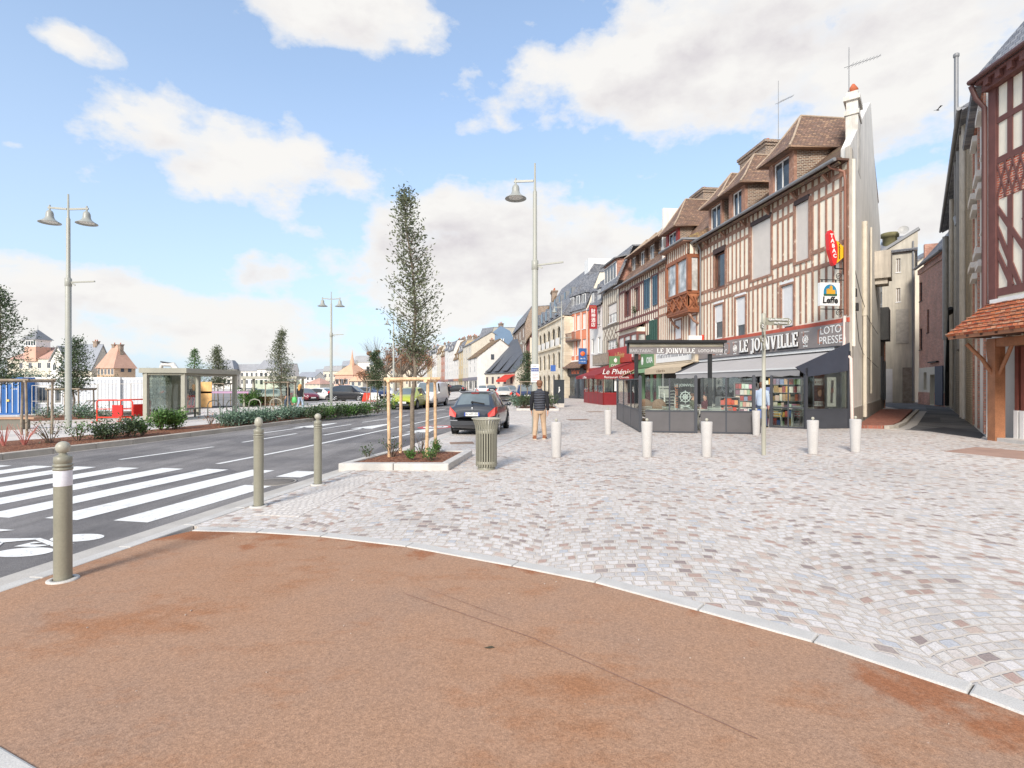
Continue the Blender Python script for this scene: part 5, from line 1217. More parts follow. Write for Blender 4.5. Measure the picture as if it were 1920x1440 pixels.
q = MB(); q.M = Matrix.Translation((-6.1,145.6,0)); q.fprism([(0,0),(7.2,0),(7.2,12.6),(5.6,16.2),(3.0,17.6),(1.1,16.0),(0,13.2)],0,.3); q.build('blue_gable',mural,bl.root,world=True)
q = MB(); q.M = Matrix.Translation((-3.3,145.5,9.0)); q.sphere((0.3,0,4.6),.42,10,0,1,.2,1.2); q.path([(.2,0,4.2),(0,0,3.0),(.1,0,2.0)],[.32,.42,.5],8); q.path([(.1,0,2.0),(-.3,0,.9),(-.2,0,0)],[.42,.3,.2],8); q.path([(.2,0,2.0),(.7,0,1.0),(.5,0,.1)],[.38,.26,.18],8); q.path([(.2,0,3.8),(.9,0,4.0),(1.1,0,5.1)],[.2,.16,.14],7); q.path([(.1,0,3.8),(-.6,0,3.2),(-.5,0,2.4)],[.2,.16,.12],7); q.build('painted_figure',white,bl.root,world=True)
q = MB(); q.M = Matrix.Translation((-4.6,145.58,7.6)); [q.box(i_*.7,-.01,-.4+(i_%3)*.1,i_*.7+.42,0,.35) for i_ in range(6)]; q.build('mural_lettering',white,bl.root,world=True)
FARH = [] ; W1, B1, MO = render_white, render_beige, tile_moss
pale_grey = M('pale_grey_render',S(222,220,216),.88,.08,.8,streak=.12); ochre_r = M('ochre_render',S(212,190,150),.88,.08,.8,streak=.12); red_br = brick_red
for row in '878,140,895,127,8.2,gable,4.4,W1,MO,2,2,gable_house,white house with an orange brown mossy gable roof before the grey hall|868,158,884,144,12.6,gable,3.4,B1,slate,3,3,round_gable_house,beige house with a tall pointed gable above small balconies|860,170,868,160,11.5,mansard,3.4,ochre_r,slate,2,3,narrow_house,narrow ochre house left of the tall pointed gable|851,182,860,171,9.6,mansard,6.4,W1,MO,2,2,thatched_house,white house under a very steep ochre mossy tiled roof|841,196,851,183,13.4,mansard,3.4,W1,slate,3,4,apartment_house,tall white apartment house right next to the steep mossy roof|834,206,841,197,14.4,mansard,2.8,pale_grey,slate,2,4,apartment_house,pale grey apartment house with tall chimneys in the far row|827,216,834,207,12.6,mansard,3.2,red_br,MO,2,3,narrow_house,narrow red brick house in the far row|819,228,827,217,14.2,mansard,3.0,B1,MO,2,4,glazed_house,beige house with mossy roof left of the narrow red brick one|810,242,819,229,15.2,mansard,3.2,W1,slate,3,4,apartment_house,far white apartment house with slate mansard between two beige ones|801,256,810,243,14.6,mansard,3.0,ochre_r,slate,2,4,apartment_house,far ochre apartment house with slate roof near the end of the row|793,270,801,257,16.0,mansard,3.2,pale_grey,slate,2,4,apartment_house,far grey apartment house behind the rusty leaved trees|785,286,793,271,15.2,mansard,3.4,W1,slate,2,4,apartment_house,farthest pale apartment house of the row behind the bare trees'.split('|'):
    lp,ld,rp,rd_,he,rt,ri,wm,rm,cc,rr_,nm,lb = row.split(','); i_ = len(FARH); FARH.append(lb)
    house(nm,lb,(wx(float(lp),float(ld)),float(ld)),(wx(float(rp),float(rd_)),float(rd_)),float(he),rt,float(ri),11,globals()[wm],globals()[rm],int(cc),int(rr_),(1.1,1.7),4.0,shop=M('far_shop_'+'abcdefghijkl'[i_],S(R.randint(110,190),R.randint(90,140),R.randint(90,140)),.7),chim=((.15,1.5,1.9),(.85,1.8,1.5)) if rt=='mansard' else ((.3,1.2,.5),),dorm=2 if rt=='mansard' else 0)
house('corner_building','brown brick building half hidden behind the street lamp and mural',(wx(962,140),140),(wx(985,112),112),14.5,'mansard',3.5,9,brick_brown,slate,4,3,(1.1,1.8),4.2,chim=((.3,1.6,1.0),),shop=M('shop_dark',S(70,62,60),.6))

# ---------------------------------------------------------------- alley, right hand side
N1 = house('grey_rendered_house','tall bare grey rendered house at the bend of the alley with a boarded window',(32.9,47.4),(34.75,46.0),13.4,'gable',2.2,9,M('alley_render',S(206,198,182),.9,.18,.6,streak=.22,bmp=.004,bs=25),slate,1,3,(.3,1.2),5.6,glass=wood_grey)
q = MB(); q.fprism([(-.2,13.2),(N1.w+.2,14.9),(N1.w+.2,13.2)],-.05,.3); N1.obj(q,'gable_wedge',MATS['alley_render']); q = MB(); q.add(*_plank((-.6,13.1),(N1.w+.3,15.05),.22,-.2,.6)); N1.obj(q,'verge',zinc)
q = MB(); q.box(.25,-.05,0.02,.75,.02,3.0); N1.obj(q,'door',M('pale_door',S(214,212,212),.7,.1,2)); q = MB(); q.box(1.45,-.05,0.02,2.15,.02,3.1); N1.obj(q,'boarded_door',wood_grey); q = MB(); q.box(1.0,-.07,5.2,1.9,.02,8.2); N1.obj(q,'boarded_window',M('old_boards',S(176,170,160),.85,.2,4))
q = MB(); q.lathe([(.55,0),(.55,1.4),(.7,1.45),(.7,1.8),(.5,1.85)],(.5,2,13.6),14); N1.obj(q,'chimney',M('mossy_stack',S(122,116,82),.9,.2)); q = MB(); q.M = Matrix.Translation((1.5,1.2,15.3))@Matrix.Rotation(1.2,4,'X'); q.lathe([(.001,.0),(.25,.04),(.42,.14)],n=18); N1.obj(q,'satellite_dish',M('dish',S(176,174,170),.5))
downpipe(N1,[(N1.w-.12,-.12,14),(N1.w-.12,-.12,.2)],zinc,.07)
house('distant_house','pale house glimpsed over the alley left of the grey rendered one',(wx(1648,58),58),(wx(1672,55),55),12.6,'gable',3,8,render_beige,slate,2,3,(.8,1.3),3.5)
N2 = Fac('brick_house','narrow red brick house with slate mansard roof at the alley bend','house',(34.2,44.8),(31.2,38.3)); W2 = N2.w; H2 = 11.3
bh = [N2.rect((1724,531),(1729,563)),N2.rect((1738,581),(1742,623)),N2.rect((1724,617),(1729,655)),(W2*.45,.05,W2*.62,2.4)]
N2.obj(wall_with_holes(W2,H2,bh,0,.3,0,3.0),'wall',alley_brick); N2.obj(wall_with_holes(W2,3.0,[bh[3],(W2*.2,1.2,W2*.32,2.6)],-.03,.3),'ground_floor',cream); N2.obj(MB().box(.01,-.07,0,W2*.44,-.031,1.0).box(W2*.63,-.07,0,W2-.01,-.031,1.0),'brick_plinth',alley_brick)
MB().box(.05,.32,.05,W2-.05,.34,H2-.1).build('inner_wall',MATS['dark_interior'],N2.root)
for h in bh[:3]: window(N2,h,M('dark_frame',S(80,72,70),.6),glass_d,1,2,.1,.06)
q = MB(); q.box(W2*.7,-.16,.1,W2*.95,-.08,3.0); N2.obj(q,'blue_shutter',M('slate_blue_door',S(84,92,108),.7,.1)); q = MB(); q.box(W2*.44,-.18,3.3,W2*.75,-.0,3.4); N2.obj(q,'lamp_rail',black)
q = MB(); q.slab([(-.1,-.35,H2),(W2+.1,-.35,H2),(W2+.1,2.2,H2+3.2),(-.1,2.2,H2+3.2)],.12); q.slab([(-.1,2.2,H2+3.2),(W2+.1,2.2,H2+3.2),(W2+.1,8,H2+3.6),(-.1,8,H2+3.6)],.12); N2.obj(q,'roof',slate); N2.obj(MB().box(-.05,-.1,H2-.5,W2+.05,-.002,H2-.1),'brick_cornice',alley_brick); gutter(N2,0,W2,H2,-.4)
N2.obj(MB().box(.01,.3,0,.3,8,H2+2).box(W2-.3,.3,0,W2-.01,8,H2+2),'party_wall',alley_brick)
chimney(N2,W2*.55,3.0,H2+3,H2+4.3,1.3,.9,brick_brown,1)
q = MB(); q.lathe([(.3,0),(.3,1.0),(.6,1.1),(.6,1.3),(.35,1.5),(.35,1.7),(.7,1.8),(.1,2.3)],(W2*.85,1.5,H2+3.1),14); N2.obj(q,'roof_cowl',zinc)
antenna((N2.L+N2.d*(W2*.6)).to_3d()+Vector((2.2,1.4,15.2)),2.8,'bent tv antenna on the slate roof of the brick house in the alley',.8,1.4,.5)
N3 = Fac('flint_building','long rough flint stone side wall along the alley hung with grey pipes','building',(31.1,38.0),(18.25,21.1)); W3 = N3.w; H3 = 12.6
N3.obj(wall_with_holes(W3,H3,[(6,6.5,6.35,8.5),(9,4.2,9.4,5.8),(12.5,7.6,12.8,9.6)],0,.4,0,0),'wall',flint); N3.obj(MB().box(.01,.4,0,.3,8,H3).box(W3-.3,.4,0,W3-.01,8,H3),'end_wall',flint); MB().box(.4,.42,.1,W3-.4,.44,H3-.1).build('inner_wall',MATS['dark_interior'],N3.root)
N3.obj(MB().slab([(-.2,-.4,H3+.05),(W3+.2,-.4,H3+.05),(W3+.2,4,H3+2.4),(-.2,4,H3+2.4)],.14),'roof',slate); gutter(N3,-.2,W3+.2,H3+.02,-.45)
q = MB(); q.path([(.9,-.2,12.0),(.9,-.2,4.8)],.17,8); q.path([(.9,-.2,4.8),(1.4,-.2,3.6),(1.5,-.15,.1)],.1,8); N3.obj(q,'vent_duct',alu)
q = MB(); q.path([(9.3,-.2,12.3),(9.3,-.2,.3)],.1,8); N3.obj(q,'downpipe',alu)
q = MB(); q.path([(9.6,-.25,6.0),(5.4,-.25,2.5)],.13,8); q.path([(5.4,-.25,2.5),(5.0,-.25,.3)],.13,8); N3.obj(q,'black_pipe',black)
q = MB(); q.path([(15.2,-.25,17.6),(15.2,-.25,9.8)],.09,8); q.path([(15.2,-.25,9.8),(17.0,-.25,9.0)],.13,8); q.path([(17,-.2,12.4),(17,-.2,4.2),(17.6,-.2,3.2)],.14,8); q.lathe([(.09,0),(.13,.05),(.13,.16),(.1,.2)],(15.2,-.25,17.6),10); N3.obj(q,'flue_pipe',zinc)
q = MB(); q.path([(18.6,-.2,13.4),(18.6,-.2,.2)],.1,8); q.path([(19.6,-.2,13.4),(19.6,-.2,.2)],.08,8); N3.obj(q,'downpipe',alu)
N4 = house('white_brick_house','tall white house with red brick window surrounds squeezed beside the alley',(18.15,20.95),(14.85,16.7),11.2,'gable',.9,7,render_white,slate,2,3,(1.0,2.0),3.6,white,trim=brick_red)
q = MB()
for i in range(2):
    for j in range(3): x = N4.w*(i+.5)/2; z = 3.4+j*2.5; N4.obj(MB().box(x-.75,-.22,z,x+.75,-.003,z+.2),'stone_moulding',M('moulding',S(226,220,212),.8,.1)); N4.obj(MB().box(x-.7,-.16,z+2.1,x+.7,-.003,z+2.3),'stone_moulding',MATS['moulding'])
q = MB()
for x in (.02,N4.w*.5-.2,N4.w-.45):
    q.box(x,-.05,.1,x+.4,-.003,10.9)
N4.obj(q,'brick_quoin',brick_red)

# half-timbered house at the right edge, with a tiled porch roof on oak posts
T0 = Vector((14.0,15.5)); TD = Vector((.08,1)).normalized(); T1 = T0-TD*3.2
T = Fac('timbered_house','cream house with wine red timber braces over an orange tiled porch roof','house',T0,T1); WT = T.w
zc = lambda v: wz(v,15.5)-.036
HT = zc(150); zlow = zc(556)
T.obj(MB().box(0,0,zlow-.1,WT,.25,HT),'wall',cream)
pn = (zc(378), zc(312))
studs(T,.08,WT-.1,zlow,HT,.52,[(0.0,pn[0],WT,pn[1])],[(zlow-.02,.22),(pn[0]-.16,.18),(pn[1],.18),(zc(237),.16),(HT-.3,.3)],M('wine_brown_timber',S(112,72,66),.7,.15,4,bmp=.003,bs=25),.18,jit=.0,braces=[((.12+i*.45,zlow+2.0-i*.0),(.9+i*.45,zlow+.15)) for i in range(0,6,2)]+[((.1,zlow+2.6),(1.2,zlow+.9)),((.1,zlow+1.35),(.65,zlow+.2))])
T.obj(MB().box(.1,-.012,pn[0],WT,-.001,pn[1]),'brick_panel',rowmat('panel_brick',[S(204,92,62),S(222,112,76),S(186,80,56)],.22,.07,.012,S(222,200,180),axes='xz',bd=.01)); q = MB()
for i in range(12): q.add(*_plank((.15+i*.25,pn[0]),(.45+i*.25,pn[1]),.05,-.035)); q.add(*_plank((.45+i*.25,pn[0]),(.15+i*.25,pn[1]),.05,-.037))
T.obj(q,'panel_lattice',MATS['wine_brown_timber'])
T.obj(MB().box(-.12,-.06,3.2,.14,.2,HT),'corner_post',MATS['wine_brown_timber'])
T.obj(MB().box(-.0,.25,3.0,.3,6,HT).box(WT-.3,.25,0,WT,6,HT),'side_wall',cream)
q = MB(); q.slab([(-.25,-.4,HT+.15),(WT,-.4,HT+.15),(WT,4.2,HT+6.2),(1.6,4.2,HT+6.2)],.14); q.add([(-.25,-.4,HT+.15),(1.6,4.2,HT+6.2),(-.25,6,HT+.15)],[(0,1,2)]); T.obj(q,'roof',slate)
T.obj(MB().box(-.2,-.36,HT-.05,WT,.2,HT+.04).box(-.12,-.24,HT-.3,WT,-.05,HT-.05),'eave_board',MATS['wine_brown_timber']); q = MB()
for i in range(9): q.box(.1+i*.4,-.36,HT-.22,.26+i*.4,-.25,HT-.05)
T.obj(q,'eave_corbel',MATS['wine_brown_timber']); gutter(T,-.32,WT,HT+.1,-.44,M('wine_gutter',S(96,64,60),.5)); gp_ = MB(); gp_.path([(-.3,-.44,HT+.1),(-.3,5,HT+.1)],.075,8); T.obj(gp_,'rain_gutter',MATS['wine_gutter'])
downpipe(T,[(-.3,-.4,HT),(-.25,-.3,HT-.4),(-.2,-.1,HT-.7),(-.2,-.1,3.9)],MATS['wine_gutter'],.07); T.obj(MB().box(-.02,-.1,zlow-.25,WT,.0,zlow-.1),'white_ledge',white)
q = MB(); q.slab([(-.55,-.95,3.14),(WT,-.95,3.14),(WT,-.02,4.05),(-.15,-.02,4.05)],.10); q.add([(-.55,-.95,3.14),(-.15,-.02,4.05),(-.15,.9,4.05),(-.55,1.2,3.14)],[(3,2,1,0),(0,1,2,3)]); T.obj(q,'porch_roof',tile_orange)
q = MB()
for i in range(26):
    for j in range(8):
        a = i*.172; b = -.95+j*.118; z = 3.14+j*.1155; sk = (j/8)*.35
        if a-.5+sk < WT: q.box(a-.52+sk,b-.02,z+.012,a-.52+sk+.163,b+.13,z+.03+((i*7+j*3)%5)*.004)
T.obj(q,'porch_tile',leafmat('porch_tiles',[S(186,110,80),S(216,156,122),S(134,92,78),S(212,182,156),S(156,104,84),S(196,126,92)],.8,0))
MB().box(-.5,-.9,3.0,WT,-.8,3.1).build('porch_fascia',wood_new,T.root); q = MB()
for i in range(8): q.box(-.3+i*.5,-.9,3.02,-.2+i*.5,.1,3.12)
T.obj(q,'rafter',M('dark_rafter',S(80,58,48),.7)); 
pp = loc_ = Vector(gp(1868,826,.04).xy); v_ = pp-T.L; lx, ly = v_.dot(T.d), v_.dot(Vector((-T.d.y,T.d.x)))
q = MB(); q.box(lx-.14,ly-.14,0,lx+.14,ly+.14,2.98); q.box(lx-.2,ly-.12,2.75,WT,ly+.12,3.0); q.path([(lx-.02,ly-.1,1.95),(lx-.05,ly-.35,2.4),(lx-.1,ly-.75,2.85)],.055,6); q.path([(lx+.1,ly,1.95),(lx+.35,ly,2.4),(lx+.55,ly,2.8)],.055,6); q.path([(lx-.12,ly,1.9),(lx-.4,ly+.1,2.5),(lx-.45,ly+.1,2.95)],.05,6); T.obj(q,'porch_post',wood_new)
q = MB(); q.box(lx+.18,ly+.45,.02,WT,ly+.5,2.75); T.obj(q,'board_wall',M('chipboard',S(180,142,98),.85,.3,14,fine=.25,fs=50)); q = MB()
for x in (.22,.42): q.box(lx+x,ly+.33,.55,lx+x+.1,ly+.44,2.75)
T.obj(q,'stud_post',M('red_stud',S(122,66,54),.8,.2)); q = MB()
for x in (.2,.4): q.box(lx+x,ly+.31,.02,lx+x+.14,ly+.445,.9)
T.obj(q,'white_post_base',white); T.obj(MB().box(lx-.0,ly+.5,.02,lx+.12,ly+2.6,3.0),'old_wall',M('raw_wall',S(146,126,108),.9,.3,4)); T.obj(MB().box(lx+.15,ly-.1,.0,WT,ly+.5,.1),'doorstep',granite)
fr = thing('site_fence','galvanised tube fence panel leaning before the chipboard wall on the porch','fence',(pp.x+.55,pp.y-.75,.04),1.35)
q = MB()
for a, b in (((0,0,.0),(0,0,1.95)),((-1.2,0,0),(-1.2,0,1.95)),((0,0,1.95),(-1.2,0,1.95)),((0,0,.35),(-1.2,0,.35))): q.tube(a,b,.021,.021,8)
q.build('tube_frame',alu,fr); q = MB()
for i in range(1,9): q.tube((-1.2+i*.13,0,.35),(-1.2+i*.13,0,1.95),.004,.004,4)
q.build('mesh_wire',alu,fr)
antenna((15.2,14.0,19.2),2.0,'small grid tv antenna above the slate roof at the right edge',.4,.8,.1)
# dark annexe and hanging sign on the left of the alley
an = thing('annexe','low dark shuttered annexe with brick pier behind the cream gable in the alley','annexe',(23.0,33.4,.04),math.atan2(1,.78))
MB().box(0,0,0,5.5,3,5.2).build('wall',M('annexe_wall',S(128,116,106),.85,.2,1),an); q = MB(); q.box(.5,-.12,.8,1.8,0,3.4).box(2.6,-.12,.6,4.4,0,3.2); q.build('dark_shutter',anthracite,an); q = MB(); q.box(-.4,-.5,4.4,1.6,-.02,6.4); q.build('dark_panel',M('dark_sign',S(88,88,88),.6,.1),an); MB().box(4.7,-.05,0,5.3,-.003,5.2).build('brick_pier',brick_red,an); MB().slab([(-.2,-.3,5.2),(5.7,-.3,5.2),(5.7,3,6.4),(-.2,3,6.4)],.12).build('roof',slate,an)
# ================================================================== cafe terrace
ZP = 0.036
TA, TB, TC, TD_, TE, TF = (4.95,25.0), (4.42,18.4), (8.0,17.65), (9.95,20.45), (10.86,19.72), (12.66,20.05)
def glass_screen(label, a, b, n, zk, zt, post_ends=(1,1), kick=True, rail=True):
    a = Vector(a); b = Vector(b); d = (b-a); L = d.length
    t_ = thing('glass_screen', label, 'screen', (a.x,a.y,ZP), math.atan2(d.y,d.x), 'glazed screens round the cafe terrace')
    for i, x in enumerate((0, L)):
        if post_ends[i]: q = MB(); q.box(x-.05,-.05,0,x+.05,.05,zt+.06).lathe([(.045,zt+.06),(.045,zt+.09),(.001,zt+.11)],(x,0,0),8); q.build('post', anthracite, t_)
    q = MB()
    for i in range(1, n): x = L*i/n; q.box(x-.025,-.025,.02,x+.025,.025,zt)
    q.box(.05,-.03,zk-.03,L-.05,.03,zk+.02).box(.05,-.03,.01,L-.05,.03,.06)
    if rail: q.box(.05,-.02,zt-.04,L-.05,.02,zt)
    q.build('frame', anthracite, t_)
    if kick: MB().box(.05,-.018,.06,L-.05,.018,zk-.03).build('kick_panel', panelgrey, t_)
    else: MB().box(.05,-.006,.06,L-.05,.006,zk-.03).build('lower_pane', glass_t, t_)
    MB().box(.05,-.006,zk+.02,L-.05,.006,zt-.04 if rail else zt).build('pane', glass_t, t_)
    return t_
M1 = Vector(TB).lerp(Vector(TC), .5)
glass_screen('dark grey glazed terrace screen along the street end, seen edge on behind the corner post', TA, TB, 3, .75, 1.86)
glass_screen('front terrace screen with plain grey kick panel beneath the black sign stand', Vector(TB)+Vector((.12,-.025)), M1, 2, .75, 1.86, (0,1), rail=False)
glass_screen('front terrace screen with a scratched grey kick panel next to the entrance', M1+Vector((.1,-.02)), TC, 2, .75, 1.86, (0,1), rail=False)
glass_screen('glazed entrance screen to the ground showing magazines and a metal chair behind', TD_, TE, 2, .78, 1.9, (1,0), kick=False)
ew = glass_screen('glazed end screen with cigar poster below the slanting dark awning cheek', TE, TF, 1, .72, 2.2, (1,0), rail=False)
EWL = (Vector(TF)-Vector(TE)).length
q = MB(); q.fprism([(-.45,2.28),(EWL,3.22),(EWL,2.17),(.05,1.93)],-.05,-.008); q.build('awning_cheek', M('cheek_blue_grey',S(62,66,78),.5,.1), ew)
q = MB(); q.box(EWL*.5-.02,-.05,.72,EWL*.5+.02,-.008,.78).box(EWL-.06,-.05,0,EWL+.04,.05,2.9); q.box(-.02,-.02,.05,EWL,.0,.70); q.build('end_post', anthracite, ew)
q = MB(); q.box(EWL*.52,.03,.82,EWL*.72,.05,1.92); po = q.build('poster', emis('poster_glow',S(232,222,204),.8), ew)  # glow added to the cream sheet to brighten it in the awning cheek's shade
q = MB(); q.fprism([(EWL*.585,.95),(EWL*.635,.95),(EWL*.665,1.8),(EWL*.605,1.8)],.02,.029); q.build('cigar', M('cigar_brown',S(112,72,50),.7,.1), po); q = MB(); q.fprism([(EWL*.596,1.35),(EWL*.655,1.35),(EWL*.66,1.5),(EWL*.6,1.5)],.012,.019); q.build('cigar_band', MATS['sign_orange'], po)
q = MB(); q.box(EWL*.2,.03,.8,EWL*.43,.05,1.9); po = q.build('poster', M('poster_dark',S(40,44,58),.5,.3,4), ew)
q = MB(); q.sphere((EWL*.34,.03,1.35),.12,12,0,.75,.1,1.3); q.build('portrait_face', M('print_skin',S(206,156,128),.6,.15,8), po); q = MB(); q.sphere((EWL*.33,.034,1.46),.14,12,0,.8,.1,.9); q.build('portrait_hair', M('print_hair',S(78,52,38),.6), po)
MB().box(EWL*.21,.018,.84,EWL*.42,.024,1.02).build('banner', white, po); text('lettering','20 000€',M('ink_blue',S(40,50,90),.6),po,.13,(EWL*.315,.016,.93),(PI/2,0,0),.001); MB().box(EWL*.21,.018,1.62,EWL*.42,.024,1.86).build('header', white, po); scribble('lettering',M('print_red',S(120,50,60),.6),po,EWL*.22,EWL*.41,1.74,.11,.0165,None,9)
q = MB(); q.box(EWL*.86,.03,.8,EWL*.97,.05,2.2); q.build('curtain', M('curtain_beige',S(222,216,196),.8,.06), ew)
# awning: parallel to the front, with valance and dark casing
x0, x1 = A.w-11.35*1.0066, A.w-.25
aw = thing('awning','long pale grey retractable awning over the cafe terrace under the LE JOINVILLE fascia','awning',(A.L.x,A.L.y,ZP),A.root.rotation_euler.z)
q = MB(); q.slab([(x0,-1.85,2.26),(x1,-1.85,2.26),(x1,-.18,3.0),(x0,-.18,3.0)],.02); q.build('canopy', M('awning_grey',S(178,174,172),.8,.06,1), aw)
q = MB(); n = 40
for i in range(n): a = x0+(x1-x0)*i/n; b = x0+(x1-x0)*(i+1)/n; z = 1.98+.02*math.sin(i*1.7); z2 = 1.98+.02*math.sin((i+1)*1.7); q.add([(a,-1.87,z),(b,-1.87,z2),(b,-1.86,2.25),(a,-1.86,2.25)],[(0,1,2,3)])
q.build('valance', M('valance_grey',S(160,157,156),.8,.06,1), aw)
q = MB(); q.box(x0,-.45,2.96,x1,-.17,3.08).box(x0,-1.9,2.24,x1,-1.84,2.31); q.build('casing', white, aw); q = MB(); q.box(x0,-.5,3.082,x1+.2,-.165,3.118); q.add([(x0-.04,-1.9,2.2),(x0-.04,-.17,2.9),(x0-.04,-.17,3.1),(x0-.04,-1.9,2.34)],[(0,1,2,3)]); q.box(x0-.06,-1.88,2.2,x0-.03,-.17,2.3); q.build('side_arm', anthracite, aw)
# freestanding sign stand
ss = thing('sign_stand','black capped LE JOINVILLE sign stand on two dark posts above the terrace','sign',(0,19.6,ZP))
xa, xb = wx(1176,19.6), wx(1355,19.6)
for x in (wx(1192,19.6)+.02, wx(1331,19.6)): q = MB(); q.box(x-.06,-.06,0,x+.06,.06,2.85); q.build('post', black, ss)
q = MB(); q.box(xa-.03,-.32,3.16,xb+.03,.3,3.26).box(xa,-.12,2.78,xa+.04,.1,3.16).box(xb-.04,-.12,2.78,xb,.1,3.16); q.build('cap', black, ss)
q = MB(); q.path([(xa+.05,-.1,3.08),(xb-.05,-.1,3.08)],.075,8); q.build('roller_tube', M('canvas_beige',S(196,188,168),.8,.15), ss)
bd_ = MB().box(xa+.04,-.14,2.76,xb-.04,-.1,3.0).build('sign_board', M('sign_grey',S(126,120,120),.7,.06), ss)
serif_word('LE JOINVILLE',_f:=ss,xa+(xb-xa)*.30,xa+(xb-xa)*.70,2.88,.18,-.145,.006,white,bd_)
text('lettering','BAR-TABAC',M('faded_white',S(190,188,186),.7),bd_,.16,(xa+(xb-xa)*.14,-.145,2.87),(PI/2,0,0),.002); text('lettering','LOTO PRESSE',white,bd_,.15,(xa+(xb-xa)*.86,-.145,2.87),(PI/2,0,0),.002)
# terrace furniture
def make_chair(label):
    t_ = thing('terrace_chair', label, 'chair', (0,0,0), 0, 'metal chairs on the cafe terrace'); al = M('chair_alu',S(196,194,184),.35,.05,metal=.3)
    q = MB(); q.prism([(-.22,-.22),(.22,-.22),(.2,.2),(-.2,.2)],.43,.455); q.build('seat', al, t_)
    q = MB(); q.path([(-.21,.2,.45),(-.22,.27,.85),(.22,.27,.85),(.21,.2,.45)],.016,6); q.build('back_frame', al, t_); q = MB()
    for z in (.56,.64,.72,.80): q.box(-.2,.225+(z-.45)*.12,z-.022,.2,.245+(z-.45)*.12,z+.022)
    q.build('backrest', al, t_)
    for sx in (-1,1):
        for sy in (-1,1): q = MB(); q.tube((sx*.19,sy*.18,.44),(sx*.23,sy*.25,0),.014,.014,6); q.build('leg', al, t_)
        q = MB(); q.path([(sx*.21,.2,.66),(sx*.26,.0,.68),(sx*.25,-.2,.66),(sx*.21,-.22,.44)],.015,6); q.build('armrest', al, t_)
    return t_
def make_table(label):
    t_ = thing('terrace_table', label, 'table', (0,0,0), 0, 'round tables on the cafe terrace'); al = MATS['chair_alu']
    q = MB(); q.lathe([(.001,.72),(.33,.72),(.34,.735),(.33,.75),(.001,.75)],n=22); q.build('tabletop', M('table_pale',S(206,200,188),.5,.06), t_); q = MB(); q.tube((0,0,.03),(0,0,.72),.03,.03,8); q.build('column', al, t_); q = MB()
    for i in range(4): a = PI/4+i*PI/2; q.beam((0,0,.03),(.3*math.cos(a),.3*math.sin(a),.02),.04,.03)
    q.build('foot', al, t_); return t_
ch0 = make_chair('metal slat chair seen whole through the glazed entrance screen'); ch0.location = (10.25,20.75,ZP); ch0.rotation_euler = (0,0,2.6)
CH = [(4.9,18.9,.3,'metal chair behind the front screen nearest the street corner post'),(5.55,19.0,-.4,'second metal chair from the corner post behind the front screen'),(6.35,18.7,.5,'metal chair behind the middle post of the front screen'),
      (7.1,18.6,-.2,'metal chair behind the scratched kick panel'),(7.7,18.4,.6,'metal chair behind the front screen nearest the entrance'),(5.3,21.5,2.8,'metal chair by the side screen, second row of the terrace'),(6.8,21.0,3.0,'metal chair in the second row under the awning edge'),
      (8.3,21.2,.2,'metal chair deep under the awning beside the newspaper stand'),(11.5,20.9,.2,'metal chair behind the end screen under the cigar poster'),(11.2,20.6,2.0,'metal chair behind the end screen under the lottery poster')]
for x, y, r, lb in CH: dup(ch0, (x,y,ZP), r, lb)
tb0 = make_table('round pale table behind the front screen beside the corner post'); tb0.location = (5.2,19.45,ZP)
for x, y, lb in ((6.7,19.2,'round pale table behind the middle of the front screen'),(7.35,19.0,'round pale table behind the scratched kick panel'),(10.65,20.3,'round table beside the metal chair in the glazed entrance'),(8.6,20.4,'round table beneath the awning near the newspaper stand')): dup(tb0, (x,y,ZP), 0, lb)
for i in range(7): dup(ch0, (6.0,20.6,ZP+.12*i), .2, 'topmost chair of the tall stack behind the front screen' if i == 6 else 'chair in the tall stack behind the front screen, number %s from the floor' % ['one','two','three','four','five','six'][i])
wk = thing('wicker_seat','rounded brown wicker seat standing behind the front terrace screen','seat',(5.35,20.3,ZP)); q = MB(); q.lathe([(.42,0),(.5,.3),(.42,.34),(.001,.36)],n=18); q.build('seat',M('wicker',S(140,112,88),.8,.25,12,bmp=.01,bs=60),wk)
for s_ in (-1,1): q = MB(); q.sphere((s_*.26,.1,.75),.32,14,0,1,.6,1.1); q.build('rounded_back',MATS['wicker'],wk)
shelf_unit('magazine_rack','tall magazine rack packed with colourful covers inside the cafe entrance',1.5,1.95,.3,6,5,(10.05,21.6,ZP),-.45,PRINT)
shelf_unit('newspaper_stand','orange and red newspaper stand under the awning behind the front screen',.8,1.15,.35,4,8,(7.75,19.9,ZP),.1,[S(226,110,60),S(204,70,50),S(236,226,210),S(240,150,80)])
shelf_unit('postcard_rack','dark postcard rack seen behind the glazing left of the entrance',.9,1.7,.25,7,9,(9.0,21.6,ZP),-.3,PRINT[::-1])
wd = thing('window_decal','white ship wheel emblem with LE JOINVILLE lettering on the terrace glass','decal',(wx(1284,18.33),18.28,ZP)); wheel_emblem(0,1.22,.17,wd,0); text('lettering','LE JOINVILLE',white,wd,.13,(0,-.01,1.62),(PI/2,0,0),.002); scribble('lettering',orange_l,wd,0,.75,0,.13,0,Matrix.Translation((-.32,-.01,.85))@Matrix.Rotation(-PI/2,4,'Y'),10)
q = MB(); q.add(*_plank((-.16,.86),(.16,.94),.03,-.01,.008)); q.add(*_plank((-.16,.94),(.16,.86),.03,-.02,.008)); q.build('scroll',white,wd)
bn = thing('blue_crate','small blue crate at the foot of the terrace entrance post','crate',(8.3,18.2,ZP)); q = MB(); q.box(-.15,-.12,.5,.15,.12,.78).box(-.16,-.13,.76,.16,.13,.8); q.build('tub',M('crate_blue',S(44,92,170),.5),bn); q = MB(); q.box(-.14,-.11,0,.14,.11,.5); q.build('stand',anthracite,bn)

